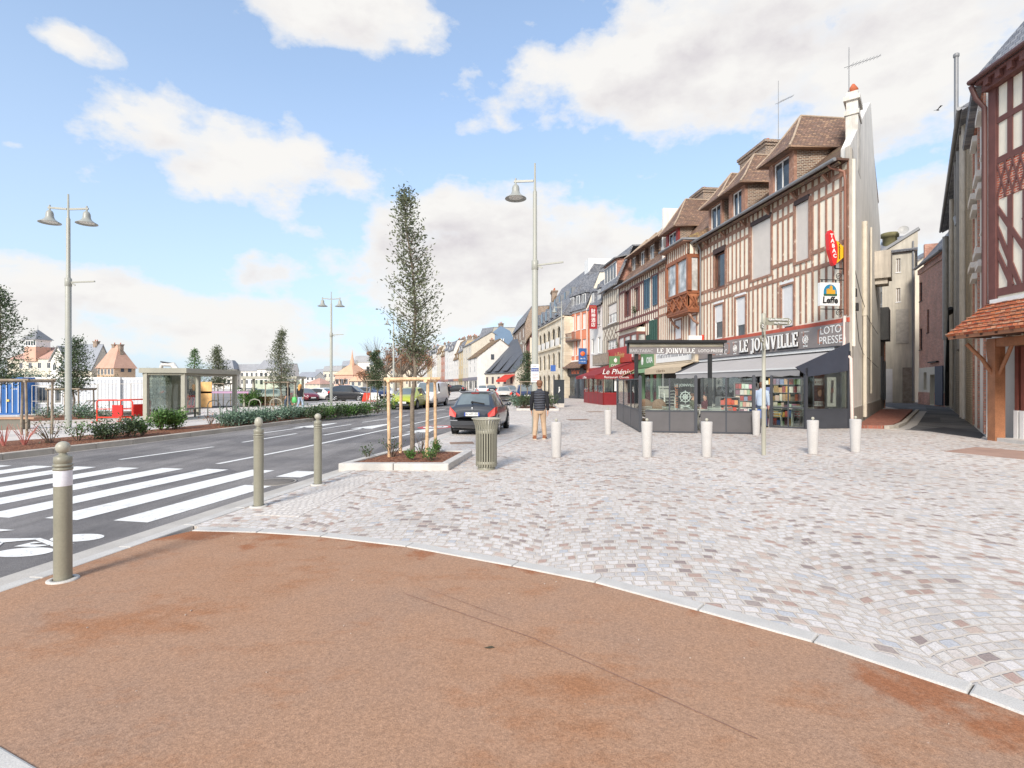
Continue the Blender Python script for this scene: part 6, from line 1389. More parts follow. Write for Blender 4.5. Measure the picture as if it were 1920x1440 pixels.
# signs on the cafe front
rot = math.atan2(.115,1)
tb = thing('tobacco_sign','red lozenge TABAC sign with a yellow PRESSE pennant high on the corner house','sign',(12.74,20.42,ZP),rot)
zt = lambda v: wz(v,20.4)-ZP
q = MB(); q.fprism([(-.70,zt(470)),(-.74,zt(440)),(-.66,zt(433)),(-.55,zt(436)),(-.46,zt(450)),(-.36,zt(462)),(-.36,zt(484)),(-.42,zt(496)),(-.5,zt(499)),(-.56,zt(494)),(-.62,zt(482))],-.09,.09); q.build('red_lozenge',M('tabac_red',S(222,48,48),.4,.03),tb)
q = MB(); q.fprism([(-.36,zt(452)),(-.02,zt(466)),(-.02,zt(480)),(-.36,zt(494))],-.05,.05); q.build('yellow_pennant',M('presse_yellow',S(240,186,44),.4,.03),tb)
for i, c_ in enumerate('TABAC'): text('character',c_,white,tb,.2,(-.61+i*.032,-.095,zt(444)-i*.19),(PI/2,0,0),.003,off=.008)
for i, c_ in enumerate('PRESSE'): text('character',c_,black,tb,.12,(-.26,-.055,zt(460)-i*.10),(PI/2,0,0),.002,off=.004)
q = MB(); q.box(-.4,-.02,zt(500)-.1,.02,.02,zt(500)-.06).box(-.42,-.02,zt(499)-.09,-.38,.02,zt(497)).box(-.08,-.015,zt(500)-.3,-.05,.015,zt(478)); q.build('bracket',black,tb)
lf = thing('beer_sign','square white Leffe sign with church emblem on curled iron brackets','sign',(12.74,20.42,ZP),rot)
za, zb = zt(574), zt(531); xc = -.66; hw = .40
q = MB(); q.box(xc-hw,-.07,za,xc+hw,.07,zb); pl = q.build('panel',white,lf)
q = MB(); n = 14; q.fprism([(xc-.27,zb-.45)]+[(xc-.27*math.cos(PI*k/n),zb-.36+.29*math.sin(PI*k/n)) for k in range(n+1)]+[(xc+.27,zb-.45)],-.082,-.071); q.build('emblem_arch',M('emblem_blue',S(40,130,170),.5),pl)
q = MB(); q.fprism([(xc-.16,zb-.44),(xc-.16,zb-.26),(xc-.09,zb-.22),(xc-.03,zb-.26),(xc-.03,zb-.16),(xc+.03,zb-.1),(xc+.09,zb-.16),(xc+.09,zb-.28),(xc+.2,zb-.28),(xc+.2,zb-.44)],-.092,-.083); q.build('emblem_church',M('emblem_gold',S(214,160,50),.5),pl)
q = MB(); q.box(xc-.27,-.094,zb-.5,xc+.27,-.083,zb-.435); q.build('emblem_meadow',M('emblem_green',S(50,92,60),.5),pl)
text('lettering','Leffe',black,pl,.34,(xc,-.075,za+.2),(PI/2,0,0),.003,sx=.95,off=.012,shear=.08)
q = MB()
for z0 in (zb+.12, za-.12):
    q.path([(0,0,z0),(-1.0,0,z0)],.018,5)
    q.path([(-.25+.13*math.cos(t_*.5)*(1-t_/26),0,z0+(.14 if z0>za else -.14)+.13*math.sin(t_*.5)*(1-t_/26)) for t_ in range(22)],.014,5)
q.path([(-.02,0,za-.3),(-.02,0,zb+.3)],.018,5); q.box(xc-.3,-.02,zb,xc-.27,.02,zb+.12).box(xc+.27,-.02,zb,xc+.3,.02,zb+.12); q.build('iron_bracket',black,lf)
pm = thing('pmu_sign','small stacked shop sign projecting between the oriel house and the cafe','sign',(*rowp(tA-.4),ZP),rot)
q = MB(); q.box(-.95,-.05,4.25,-.15,.05,4.55); q.build('panel',white,pm); q = MB(); q.box(-.95,-.06,3.75,-.2,.06,4.2); p_ = q.build('dark_panel',anthracite,pm); scribble('lettering',white,p_,-.88,-.28,3.98,.2,-.061,None,11); q = MB(); q.box(-.15,-.03,4.1,.02,.03,4.6); q.build('bracket',orangered,pm)

# ================================================================== bollards, bin, lamps, signposts
def steel_bollard(p, label, band_, egg=1.0):
    t_ = thing('steel_bollard', label, 'bollard', p, 0, 'khaki steel bollards along the kerb'); r = .064
    q = MB(); q.lathe([(r,0),(r,.93)] if not band_ else [(r,0),(r,.80)],n=28); q.build('post',khaki,t_)
    q = MB(); q.lathe([(r,.93),(r+.006,.935),(r+.006,.95),(r-.004,.953),(r-.004,.962),(r+.006,.965),(r+.006,.98),(r-.004,.983),(r-.004,.99),(r,.995),(r,1.045),(r*.85,1.05),(.032,1.06),(.024,1.08)],n=28); q.build('cap',khaki,t_)
    q = MB(); q.sphere((0,0,1.07+.052*egg),.053,24,0,1,1,egg); q.build('ball',khaki_l,t_)
    if band_: q = MB(); q.lathe([(r,.80),(r+.001,.805),(r+.001,.925),(r,.93)],n=28); q.build('white_band',white_band,t_)
    q = MB(); q.lathe([(r+.05,-.01),(r+.05,.008),(r+.01,.014),(r+.01,0)],n=24); q.build('base_ring',granite,t_); return t_
steel_bollard(gp(118,1087,.04), 'khaki steel bollard with a white band, large in the left foreground', True)
steel_bollard(gp(485,949,.04), 'plain khaki steel bollard with egg shaped top beside the zebra crossing', False, 1.35)
steel_bollard(gp(596,908,.04), 'plain khaki steel bollard with round ball nearest the tree bed', False, 1.0)
def granite_bollard(p, label, proto=None, rz=0):
    if proto: return dup(proto, p, rz, label)
    t_ = thing('granite_bollard', label, 'bollard', p, 0, 'pale granite bollards on the plaza')
    q = MB(); q.lathe([(.105,0),(.128,.78),(.12,.80),(.001,.803)],n=26); q.build('stone_shaft',M('bollard_granite',S(188,184,180),.8,.06,6,bmp=.002,bs=120,fine=.18,fs=130),t_)
    q = MB(); q.lathe([(.02,.8),(.02,.815),(.034,.83),(.036,.85),(.025,.872),(.001,.88)],n=14); q.build('metal_knob',khaki_l,t_); return t_
gb = granite_bollard(gp(1043,857,.04), 'granite bollard beside the man in the padded vest')
for i, (u, v, lb) in enumerate([(1140,814,'granite bollard farthest off, left of the terrace side screen'),(1213,856,'granite bollard in front of the terrace corner post'),(1325,856,'granite bollard before the scratched terrace panel'),(1418,816,'granite bollard at the terrace entrance, half behind the signpost'),(1524,851,'granite bollard before the end screen with posters'),(1604,847,'granite bollard at the corner of the alley by the pink drainpipe')]): granite_bollard(gp(u,v,.04), lb, gb, i*.7)
# litter bin: flaring basket of flat bars
lb_ = thing('litter_bin','khaki slatted litter bin with flared rim standing on the setts','bin',gp(912,879,.04)); n = 26
q = MB()
for i in range(n):
    a = 2*PI*i/n; c_, s_ = math.cos(a), math.sin(a); t_ = Vector((-s_,c_,0)); P_ = [(.205,.06),(.205,.66),(.208,.76),(.225,.86),(.27,.98)]
    for (r0,z0),(r1,z1) in zip(P_[:-1],P_[1:]):
        p = Vector((r0*c_,r0*s_,z0)); p2 = Vector((r1*c_,r1*s_,z1)); q.beam(p,p2,.03,.006,up=Vector((c_,s_,0)))
q.build('slat_basket',khaki,lb_); q = MB()
for z0, r in ((.10,.2),(.70,.2)): q.lathe([(r,z0),(r+.001,z0),(r+.001,z0+.06),(r,z0+.06),(r,z0)],n=30)
q.lathe([(.262,.965),(.285,.975),(.292,.985),(.285,.995),(.262,.985),(.262,.965)],n=34); q.build('rim_ring',khaki_l,lb_); q = MB(); q.lathe([(.17,-.01),(.17,.07),(.001,.07)],n=24); q.build('base',khaki,lb_); q = MB(); q.lathe([(.001,.1),(.165,.1),(.17,.72)],n=24); q.build('liner',black,lb_)

def lamp_head(q, c, s=1.0):
    q.lathe([(.001,.0),(.05,-.005),(.10,-.05),(.125,-.13),(.13,-.24),(.15,-.30),(.17,-.34),(.27,-.42),(.36,-.47),(.365,-.49),(.355,-.49),(.26,-.44),(.15,-.36)],c,20)
def street_lamp(p, h, label, arms, low, ang, base_r=.17, cam_heads=True):
    t_ = thing('street_lamp', label, 'street lamp', p, ang, 'khaki grey street lamps'); k = h/9.0
    q = MB(); q.lathe([(base_r*.8,0),(base_r*.8,.02),(base_r*.62,.02),(base_r*.60,5.75*k),(base_r*.42,5.8*k),(base_r*.40,8.05*k),(base_r*.25,8.1*k),(base_r*.18,9*k),(.001,9*k)],n=18); q.build('pole',lampgrey,t_)
    q = MB(); q.lathe([(base_r*.62,5.45*k),(base_r*.68,5.46*k),(base_r*.68,5.75*k),(base_r*.6,5.76*k)],n=18); q.build('collar',lampgrey,t_)
    for s_ in arms:
        a = MB(); a.beam((s_*.05,0,8.42*k),(s_*.72*k,0,8.46*k),.05,.07).tube((s_*.66*k,0,8.56*k),(s_*.66*k,0,8.30*k),.03,.03,8); arm = a.build('arm',lampgrey,t_)
        hd = MB(); lamp_head(hd,(s_*.66*k,0,8.36*k)); hd.build('lamp_shade',M('shade_grey',S(158,160,154),.4,.04),arm); g_ = MB(); g_.lathe([(.001,-.445),(.25,-.445)],(s_*.66*k,0,8.36*k),18); g_.build('lamp_lens',M('lens_white',S(226,224,214),.3,0),arm)
    if low: q = MB(); q.beam((0,0,5.6*k),(low*.95*k,0,5.66*k),.06,.05).beam((low*.1,0,5.58*k),(low*.25,0,5.5*k),.03,.05); q.build('banner_arm',lampgrey,t_)
    return t_
street_lamp((.77,17.9,ZP), 9.07, 'tall single street lamp carrying a white notice, behind the man in the vest', (-1,), 1, -.25)
lx_, ly_ = wx(128,20.5), 20.5; street_lamp((lx_,ly_,zat(lx_,ly_)), 9.0-zat(lx_,ly_), 'large double headed street lamp at the left, rising from the shrub bed', (-1,1), 1, .1)
lx_, ly_ = wx(621,40), 40; street_lamp((lx_,ly_,zat(lx_,ly_)), 8.6, 'double headed street lamp behind the couple walking on the promenade', (-1,1), 1, .1)
street_lamp((wx(1053,60),60,ZP), 11.0, 'farther single street lamp before the arcaded beige building', (-1,), 1, -.2)
street_lamp((wx(985,98),98,ZP), 10.2, 'small distant street lamp in front of the tall gabled house', (-1,), 0, -.2)
lx_, ly_ = wx(738,62), 62; street_lamp((lx_,ly_,zat(lx_,ly_)), 9.8, 'distant street lamp standing among the pollarded plane trees', (-1,1), 0, .1)
lx_, ly_ = wx(684,48), 48; 
nt = thing('notice','white printed notice with a blue heading strapped to the single street lamp','notice',(.77,17.78,ZP)); q = MB(); q.box(-.14,-.006,1.72,.13,.006,2.32); sh_ = q.build('sheet',white,nt); MB().box(-.13,-.009,2.08,.12,-.0065,2.2).build('blue_heading',M('notice_blue',S(70,90,150),.6),sh_)
scribble('lettering',M('ink_blue',S(40,50,90),.6) if 'ink_blue' not in MATS else MATS['ink_blue'],sh_,-.07,.06,2.26,.035,-.0062,None,12); scribble('lettering',white,sh_,-.11,.1,2.14,.04,-.0092,None,13); q = MB()
for i in range(5): q.box(-.1,-.0085,1.98-i*.05,.1-(i%2)*.05,-.0065,1.995-i*.05)
q.build('text_line',M('ink_pink',S(206,120,130),.6),sh_)
# finger post
fp_ = gp(1432,853,.04); fpT = thing('finger_post','slim khaki finger post with direction blades in front of the cafe','signpost',fp_)
q = MB(); q.lathe([(.05,0),(.05,1.06),(.07,1.08),(.07,1.12),(.042,1.15),(.042,3.1),(.05,3.12),(.05,3.3),(.001,3.33)],n=16); q.build('post',khaki_l,fpT)
q = MB(); q.M = Matrix.Rotation(.12,4,'Z'); q.fprism([(.05,3.04),(.62,3.04),(.7,3.11),(.7,3.15),(.62,3.21),(.05,3.21)],-.015,.015); bl_ = q.build('direction_blade',khaki,fpT)
text('lettering','Eglise Notre Dame',white,bl_,.062,(.34,.0,3.165),(PI/2,0,.12),.0165); text('lettering','des Victoires',white,bl_,.062,(.40,.01,3.09),(PI/2,0,.12),.0165); q = MB(); q.M = Matrix.Rotation(.12,4,'Z'); q.add(*_plank((.63,3.17),(.66,3.125),.015,-.018,.036)); q.add(*_plank((.66,3.125),(.63,3.08),.015,-.018,.036)); q.build('arrow_mark',white,bl_)
for i in range(4):
    q = MB(); a = PI+1.02+.1*(i%2); q.M = Matrix.Rotation(a,4,'Z'); z = 2.99-i*.155
    q.fprism([(.05,z-.07),(.5,z-.07),(.56,z),(.5,z+.07),(.05,z+.07)],-.015,.015); b_ = q.build('direction_blade',khaki,fpT)
    for k_ in (.025,-.025): scribble('lettering',white,b_,-.46,-.12,z+k_,.035,-.0152,Matrix.Rotation(a-PI,4,'Z'),i*3+int(k_*100)+20)
# black information cabinet
cb = thing('info_cabinet','black upright cabinet with a small white pictogram on a pale base','cabinet',(wx(1048,38.5),38.5,ZP)); q = MB(); q.box(-.36,-.25,.28,.36,.25,1.92).box(-.38,-.27,1.92,.38,.27,1.97); q.build('body',M('cabinet_black',S(44,50,56),.4,.06),cb); MB().box(-.36,-.24,0,.36,.24,.28).build('base',gutter_c,cb); q = MB(); q.sphere((0,-.256,1.42),.05,8,0,1,.1,1); q.path([(0,-.256,1.36),(.02,-.256,1.2),(-.05,-.256,1.05)],[.04,.06,.03],6); q.build('pictogram',white,cb)
# rope rail and small signs before the far shops
tp2 = thing('traffic_sign','small blue and white parking sign on a thin grey pole before the arcaded building','sign',(wx(1037,52),52,ZP)); q = MB(); q.tube((0,0,0),(0,0,3.6),.035,.035,8); q.build('pole',alu,tp2); q = MB(); q.box(-.25,-.05,2.9,.25,-.035,3.5); q.build('panel',M('sign_blue2',S(60,100,170),.5),tp2)

# ================================================================== left bank furniture
bs_ = thing('bus_shelter','open khaki framed glass bus shelter with flat roof on the promenade','shelter',(-16.6,24.2,0.0)); fz = zat(-16,26); bs_.location.z = fz
fd = (Vector((-14.95,28.6))-Vector((-15.1,24.6))).normalized(); 
P0 = Vector((-16.6,24.2)); c1, c2, c3, c4 = Vector((0,0)), Vector((1.5,.35)), Vector((1.7,4.45)), Vector((-.35,4.6))
for c_ in (c1,c2,c3,c4): q = MB(); q.box(c_.x-.09,c_.y-.09,0,c_.x+.09,c_.y+.09,2.2); q.build('post',khaki_l,bs_)
q = MB(); q.box(-.35,1.9,0,-.05,2.6,2.2); q.build('column',khaki,bs_)
q = MB(); q.prism([c1+Vector((-.2,-.2)),c2+Vector((.2,-.15)),c3+Vector((.22,.2)),c4+Vector((-.2,.2))],2.2,2.42); q.build('roof',khaki_l,bs_)
q = MB(); q.prism([c1+Vector((-.1,-.1)),c2+Vector((.1,-.08)),c3+Vector((.1,.1)),c4+Vector((-.1,.1))],2.1,2.199); q.build('beam',khaki,bs_)
def pane(a, b, z0, z1, nm='pane'): 
    q = MB(); q.beam((a.x,a.y,(z0+z1)/2),(b.x,b.y,(z0+z1)/2),.012,z1-z0); return q.build(nm,glass_sh,bs_)
pane(c1.lerp(c2,.08),c1.lerp(c2,.92),.2,2.1); pane(c1.lerp(c4,.05),c1.lerp(c4,.95),.2,2.1); q = MB(); q.beam((c1.x,c1.y,.14),(c2.x,c2.y,.14),.06,.12).beam((c1.x,c1.y,.14),(c4.x,c4.y,.14),.06,.12); q.build('bottom_rail',khaki_l,bs_)
q = MB(); q.box(.1,1.0,.42,.5,3.6,.47); q.box(.2,1.2,0,.26,1.3,.42).box(.2,3.3,0,.26,3.4,.42); q.build('bench',khaki,bs_)
for i in range(4):
    x, y = -15.2+i*.55-(i>0)*.2+.35*i, 27.2+i*.5; cs_ = thing('cycle_stand', ['hoop cycle stand behind the glass side of the shelter','hoop cycle stand just right of the shelter middle post','hoop cycle stand third along beneath the shelter roof','hoop cycle stand nearest the shelter right post'][i], 'cycle stand', (x,y,zat(x,y)), .1, 'hoop cycle stands')
    q = MB(); q.path([(-.3,0,0),(-.3,0,.62),(-.22,0,.78),(0,0,.85),(.22,0,.78),(.3,0,.62),(.3,0,0)],.028,8); q.build('hoop',khaki_l,cs_)
def barrier(p, rz, label, w_=1.75):
    t_ = thing('site_barrier', label, 'barrier', p, rz); q = MB(); q.path([(-w_/2,0,0),(-w_/2,0,.92),(-w_/2+.08,0,1.0),(w_/2-.08,0,1.0),(w_/2,0,.92),(w_/2,0,0)],.03,8); q.beam((-w_/2,0,.22),(w_/2,0,.22),.03,.05).beam((-w_/2,0,.6),(w_/2,0,.6),.03,.03); q.build('frame',orangered,t_)
    q = MB(); q.box(-.1,-.03,.25,.4,.03,.78); q.build('red_panel',M('panel_red',S(216,40,36),.5,.05),t_)
    for x in (-w_/2,w_/2): q = MB(); q.box(x-.03,-.28,.0,x+.03,.28,.03); q.build('foot',orangered,t_)
    return t_
x, y = wx(215,24.2), 24.2; barrier((x,y,zat(x,y)), -.1, 'orange red site barrier facing the road, left of the bus shelter')
x, y = wx(249,25.0), 25.2; barrier((x,y,zat(x,y)), 1.1, 'orange red site barrier set end on beside the first, next to the shelter', 1.3)
bn = thing('wooden_bench','long brown wooden bench on a grey block at the left edge','bench',(wx(20,20.5),20.5,zat(-19,20.5)),.1)
q = MB(); 
for i in range(4): q.box(-1.6,-.25+i*.13,.40,1.0,-.14+i*.13,.47)
q.build('seat',M('bench_wood',S(186,148,118),.7,.2),bn); q = MB(); q.box(-.5,-.2,0,.55,.2,.4); q.build('base',M('bench_base',S(120,116,106),.7,.1),bn)
# tree guards: peeled stakes joined by half-round rails
def tree_guard(p, w_, d_, h, label, mat, rz=0, mk_r=.036):
    t_ = thing('tree_guard', label, 'tree stakes', p, rz); k = mk_r
    for sx in (-1,1):
        for sy in (-1,1):
            q = MB(); lean = R.uniform(-.04,.04); q.path([(sx*w_/2,sy*d_/2,-.1),(sx*w_/2+lean*.5,sy*d_/2,h*.5),(sx*w_/2+lean,sy*d_/2,h)],[k*1.05,k,k*.92],9); q.build('stake',mat,t_)
    for a, b in (((-w_/2-.1,-d_/2-.04,h-.02),(w_/2+.1,-d_/2-.04,h-.01)),((-w_/2-.08,d_/2+.04,h-.03),(w_/2+.1,d_/2+.04,h)),((-w_/2,-d_/2-.1,h-.05),(-w_/2,d_/2+.1,h-.05)),((w_/2,-d_/2-.1,h-.05),(w_/2,d_/2+.1,h-.05))):
        q = MB(); q.path([a,b],[mk_r*1.1,mk_r],9); q.build('rail',mat,t_)
    return t_
tree_guard((-2.18,11.75,.1), .82, .72, 1.72, 'fresh pale wood stakes and rails round the young tree in the kerbed bed', stake, -.12)
wg = M('weathered_stake',S(152,138,120),.8,.3,6)
x, y = -15.55, 17.0; tree_guard((x,y,.12), 1.0, .9, 1.72, 'weathered stakes and rails round the dark tree cut by the left edge', wg)
x, y = wx(134,27.5), 27.5; tree_guard((x,y,zat(x,y)), 1.55, 1.0, 1.62, 'weathered stakes round the tree behind the big double lamp', wg)
x, y = wx(526,36), 36; tree_guard((x,y,zat(x,y)), 1.5, 1.2, 1.85, 'weathered stakes round the slim tree beside the walking couple', wg)
x, y = wx(410,45), 45; tree_guard((x,y,zat(x,y)), 1.4, 1.2, 2.0, 'weathered stakes round the tree seen through the bus shelter', wg)
x, y = wx(707,41), 41; tree_guard((x,y,zat(x,y)), 1.3, 1.0, 1.9, 'weathered stakes round the dense dark tree left of the lime hatchback', wg)
x, y = wx(987,36), 36; tree_guard((x,y,.12), .8, .8, 1.75, 'weathered stakes round the young tree beside the blue parked car', wg)
# kerbed beds
def kerb_bed(pts, label, h=.13, w_=.2, z0=.036):
    t_ = thing('kerbed_bed', label, 'planting bed', (0,0,z0)); n = len(pts); c_ = sum((Vector(p) for p in pts), Vector((0,0)))/n
    q = MB(); q.prism([Vector(p)+(c_-Vector(p)).normalized()*w_*.6 for p in pts],-.1,h-.03); q.build('mulch',mulch,t_); ins_ = [Vector(p)+(c_-Vector(p)).normalized()*w_*1.3 for p in pts]; q = MB()
    for i in range(n):
        a, b, a2, b2 = Vector(pts[i]), Vector(pts[(i+1)%n]), ins_[i], ins_[(i+1)%n]; m_ = max(1,int((b-a).length/.95))
        for k in range(m_): q.prism([a.lerp(b,k/m_+.003),a.lerp(b,(k+1)/m_-.003),a2.lerp(b2,(k+1)/m_-.003),a2.lerp(b2,k/m_+.003)],-.1,h)
    q.build('kerb_stones',granite,t_,bevel=.012); return t_
kerb_bed([(-3.36,10.3),(-1.22,10.25),(-.92,12.42),(-2.75,12.7)],'kerbed mulch bed with pale stone edging around the young street tree')
kerb_bed([(wx(968,33.5),33.5),(2.95,33.3),(3.1,38.2),(.6,38.2)],'kerbed bed with shrubs between the blue car and the black cabinet')
q = [(wx(40,23.5),23.5),(wx(236,26),26.0),(wx(225,30),30.0),(wx(30,29),29)]; kerb_bed(q,'low kerbed bed around the tree behind the big double lamp',.12,.2,zat(-20,26))
# site containers
def cabin(x0, x1, y, h, label, mat, nm, cat, wins=(), d_=2.4, ribs=0):
    z = -.55; t_ = thing(nm, label, cat, (x0,y,z)); L = x1-x0; q = MB(); q.box(0,0,0.1,L,d_,h-.12); q.build('body',mat,t_); q = MB(); q.box(-.03,-.03,h-.16,L+.03,d_+.03,h).box(-.03,-.03,0,L+.03,d_+.03,.14)
    for x in (0,L): q.box(x-.06,-.04,.1,x+.06,.0,h-.1)
    q.build('frame',white if mat is not MATS.get('container_blue') else mat,t_); n = int(L/.28); q = MB()
    for i in range(n): q.box(.08+i*(L-.16)/n,-.02,.14,.08+i*(L-.16)/n+.1,-.001,h-.16)
    q.build('rib',mat,t_)
    for a, z0, w_, hh in wins: o = MB().box(a,-.06,z0,a+w_,-.021,z0+hh).build('window',white,t_); MB().box(a+.1,-.075,z0+.1,a+w_-.1,-.061,z0+hh-.1).build('pane',glass_d,o)
    return t_
cab = M('cabin_white',S(196,199,204),.55,.05,.8); cbl = M('container_blue',S(52,104,168),.5,.15,1)
bc = cabin(wx(-40,38),wx(42,38),38,2.72,'blue shipping container with white locking bars at the left edge',cbl,'shipping_container','container'); q = MB()
for i in range(5): q.path([(1.2+i*.42,-.06,.2),(1.2+i*.42,-.06,2.5)],.03,6)
q.build('locking_bar',white,bc); q = MB(); q.box(2.05,-.1,1.0,2.25,-.05,1.15); q.build('lock_box',M('lock_yellow',S(220,190,110),.5),bc); scribble('lettering',white,bc,1.3,2.4,2.3,.14,-.035,None,14); scribble('lettering',white,bc,2.5,2.9,1.9,.1,-.035,None,15)
cabin(wx(46,39),wx(130,39),39,2.75,'white site cabin with one window next to the blue container',cab,'site_cabin','cabin',((.9,.8,.9,1.3),(2.2,.8,.6,1.3)))
cabin(wx(131,39.2),wx(224,39.2),39.2,2.75,'plain white site cabin behind the tree and the big lamp',cab,'site_cabin','cabin')
cabin(wx(225,39.4),wx(330,39.4),39.4,2.72,'white site cabin with a small high window left of the shelter',cab,'site_cabin','cabin',((1.7,1.4,.5,.5),))
pl_ = thing('plank_pile','low pile of grey planks and debris before the white cabins','planks',(wx(225,31),31,zat(-22,31))); q = MB()
for i in range(14): a = R.uniform(-.25,.25); q.cbox((R.uniform(-2.2,2.6),R.uniform(-.5,.6),.08+.06*(i//4)),(2.6,.2,.05),a)
tag(q.build('planks',wood_grey,pl_),kind='stuff')
for i in range(3):
    x, y = wx(172+i*8,28.5), 28.5; h_ = thing('steel_hoop',['nearest','middle','farthest'][i]+' of three leaning grey steel hoops left of the red barrier','hoop',(x,y,zat(x,y)),.6,'grey steel hoops'); q = MB(); q.path([(-.6,0,0),(-.45,0,.6),(-.2,0,.95),(.7,0,1.0),(.75,0,.9),(.75,0,.0)],.03,6); q.build('tube',alu,h_)
def mesh_fence(x0, x1, y, label):
    t_ = thing('mesh_fence', label, 'fence', (x0,y,zat((x0+x1)/2,y)), 0, 'temporary site fence panels'); L = x1-x0; q = MB(); q.path([(0,0,0),(0,0,1.95),(L,0,1.95),(L,0,0)],.022,6); q.beam((0,0,.95),(L,0,.95),.02,.02); q.build('tube_frame',alu,t_); q = MB()
    for i in range(1,int(L/.22)): q.tube((i*.22,0,.05),(i*.22,0,1.93),.006,.006,3)
    q.build('mesh_wire',alu,t_); return t_
for i in range(4): mesh_fence(wx(60+i*62,34), wx(120+i*62,34), 34, ['wire fence panel in front of the cabin with one window','wire fence panel behind the big double lamp','wire fence panel behind the red site barriers','wire fence panel left behind the shelter'][i])
# planter boxes, advertising panel and second shelter farther along
s2 = thing('second_shelter','farther khaki shelter with a green glazed wall behind the slim tree','shelter',(wx(458,44),44,zat(-21,44)))
for x in (0,4.2):
    for y_ in (0,1.6): q = MB(); q.box(x-.08,y_-.08,0,x+.08,y_+.08,2.3); q.build('post',khaki_l,s2)
MB().box(-.2,-.2,2.3,4.4,1.8,2.5).build('roof',khaki_l,s2); q = MB(); q.box(.1,1.55,.2,4.1,1.57,2.2); q.build('pane',glassmat('green_glass',(.84,.9,.82,1),.1),s2)
for i, (u, lb) in enumerate(((497,'terracotta brown planter box beside the farther shelter'),(545,'brown planter box behind the blonde woman'))):
    x, y = wx(u,46), 46; t_ = thing('planter_box', lb, 'planter', (x,y,zat(x,y))); q = MB(); q.box(-1.0,-.4,0,1.0,.4,.75); q.build('box',M('planter_brown',S(150,110,88),.8,.2),t_); MB().box(-.9,-.32,.75,.9,.32,.8).build('soil',mulch,t_)
# excavator arm beyond the cabins
ex = thing('excavator','excavator whose jointed arm rises behind the shelter roof','excavator',(wx(350,60),60,-.5)); q = MB(); q.box(-1.4,-.9,.9,1.4,1.2,2.4); q.build('cab_body',M('digger_yellow',S(214,160,50),.5),ex); q = MB(); q.path([(0,0,2.2),(-1.6,0,4.4),(-2.8,0,4.4)],[.28,.32,.2],7); q.path([(-2.8,0,4.4),(-3.2,0,2.6)],[.2,.16],7); q.path([(.2,0,2.6),(-1.5,0,3.7)],.1,6); q.build('boom_arm',M('digger_white',S(214,212,206),.5,.2),ex); q = MB(); q.sphere((-3.2,0,2.4),.5,10); q.path([(-1.5,-.2,4.5),(-2.8,-.2,4.7)],.08,6); q.build('bucket',anthracite,ex)
for s_ in (-1,1): q = MB(); q.box(-1.6,s_*.9-.25,0,1.6,s_*.9+.25,.85); q.build('track',black,ex)
op = thing('orange_hoarding','orange patterned hoarding seen through the bus shelter','hoarding',(wx(385,42),42,zat(-24,42))); q = MB(); q.box(-.4,0,.1,.5,.05,2.1); q.build('panel',M('hoarding_orange',S(232,184,120),.6,.3,2),op); q = MB(); q.box(-2.6,.0,1.2,3.4,.03,1.35); q.build('purple_stripe',M('stripe_purple',S(176,140,170),.6),op)
yb = thing('litter_machine','orange machine frame standing behind the shelter middle post','machine',(wx(351,32),32,zat(-19,32))); q = MB()
for i in range(5): q.path([(-.4+i*.2,0,.1),(-.4+i*.2,.1,.7),(-.1+i*.1,.2,1.1)],.035,6)
q.build('frame',orangered,yb); q = MB(); q.box(-.5,-.2,.3,.5,.3,.5); q.build('tray',orangered,yb)

# ================================================================== houses across the basin
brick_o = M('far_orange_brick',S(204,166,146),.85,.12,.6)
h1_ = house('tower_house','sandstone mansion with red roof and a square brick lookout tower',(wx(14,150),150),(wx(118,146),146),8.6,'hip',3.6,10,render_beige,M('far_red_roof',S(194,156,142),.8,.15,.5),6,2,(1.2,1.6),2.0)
q = MB(); tx = h1_.w*.45; q.box(tx-2,-.5,8,tx+2,3.5,12.0); tw = q.build('tower',brick_o,h1_.root); q = MB(); q.box(tx-1.9,-.4,12.0,tx+1.9,3.4,14.0).box(tx-2.1,-.6,13.6,tx+2.1,3.6,14.0); q.build('lantern',white,tw); q = MB()
for i in range(4): q.box(tx-1.6+i*.9,-.45,12.4,tx-1.0+i*.9,-.405,13.5)
q.build('lantern_window',glass_d,tw); q = MB(); q.add([(tx-2.5,-1,14),(tx+2.5,-1,14),(tx+2.5,4,14),(tx-2.5,4,14),(tx,1.5,17.0)],[(0,1,4),(1,2,4),(2,3,4),(3,0,4),(3,2,1,0)]); q.tube((tx,1.5,16.9),(tx,1.5,18.2),.08,.03,5); q.build('tower_roof',zinc,tw)
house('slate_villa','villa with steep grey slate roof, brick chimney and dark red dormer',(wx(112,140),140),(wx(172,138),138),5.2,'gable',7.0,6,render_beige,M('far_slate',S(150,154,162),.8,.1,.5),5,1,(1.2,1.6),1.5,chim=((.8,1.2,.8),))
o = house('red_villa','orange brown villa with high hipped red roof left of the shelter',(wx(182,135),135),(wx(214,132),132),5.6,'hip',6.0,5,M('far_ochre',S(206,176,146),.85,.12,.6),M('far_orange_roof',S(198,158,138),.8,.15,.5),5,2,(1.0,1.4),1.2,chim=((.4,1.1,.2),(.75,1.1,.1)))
dq = MB(); dq.box(-1.6,-.6,4.8,1.6,2,8.8); dd = thing('dormer_tower','x','x'); bpy.data.objects.remove(dd)
house('white_villa','white gabled villa between the tower house and slate villa',(wx(95,143),143),(wx(124,142),142),7.8,'front_gable',4.0,9,render_white,M('far_slate2',S(158,158,160),.8,.1,.5),2,2,(1.1,1.6),1.5)
house('casino','long white casino palace with grey mansard roof and corner pavilions across the water',(wx(398,250),250),(wx(522,240),240),7.6,'mansard',3.2,14,render_white,M('casino_slate',S(150,152,158),.8,.1,.5),14,2,(1.2,1.9),1.0,trim=white,dorm=0)
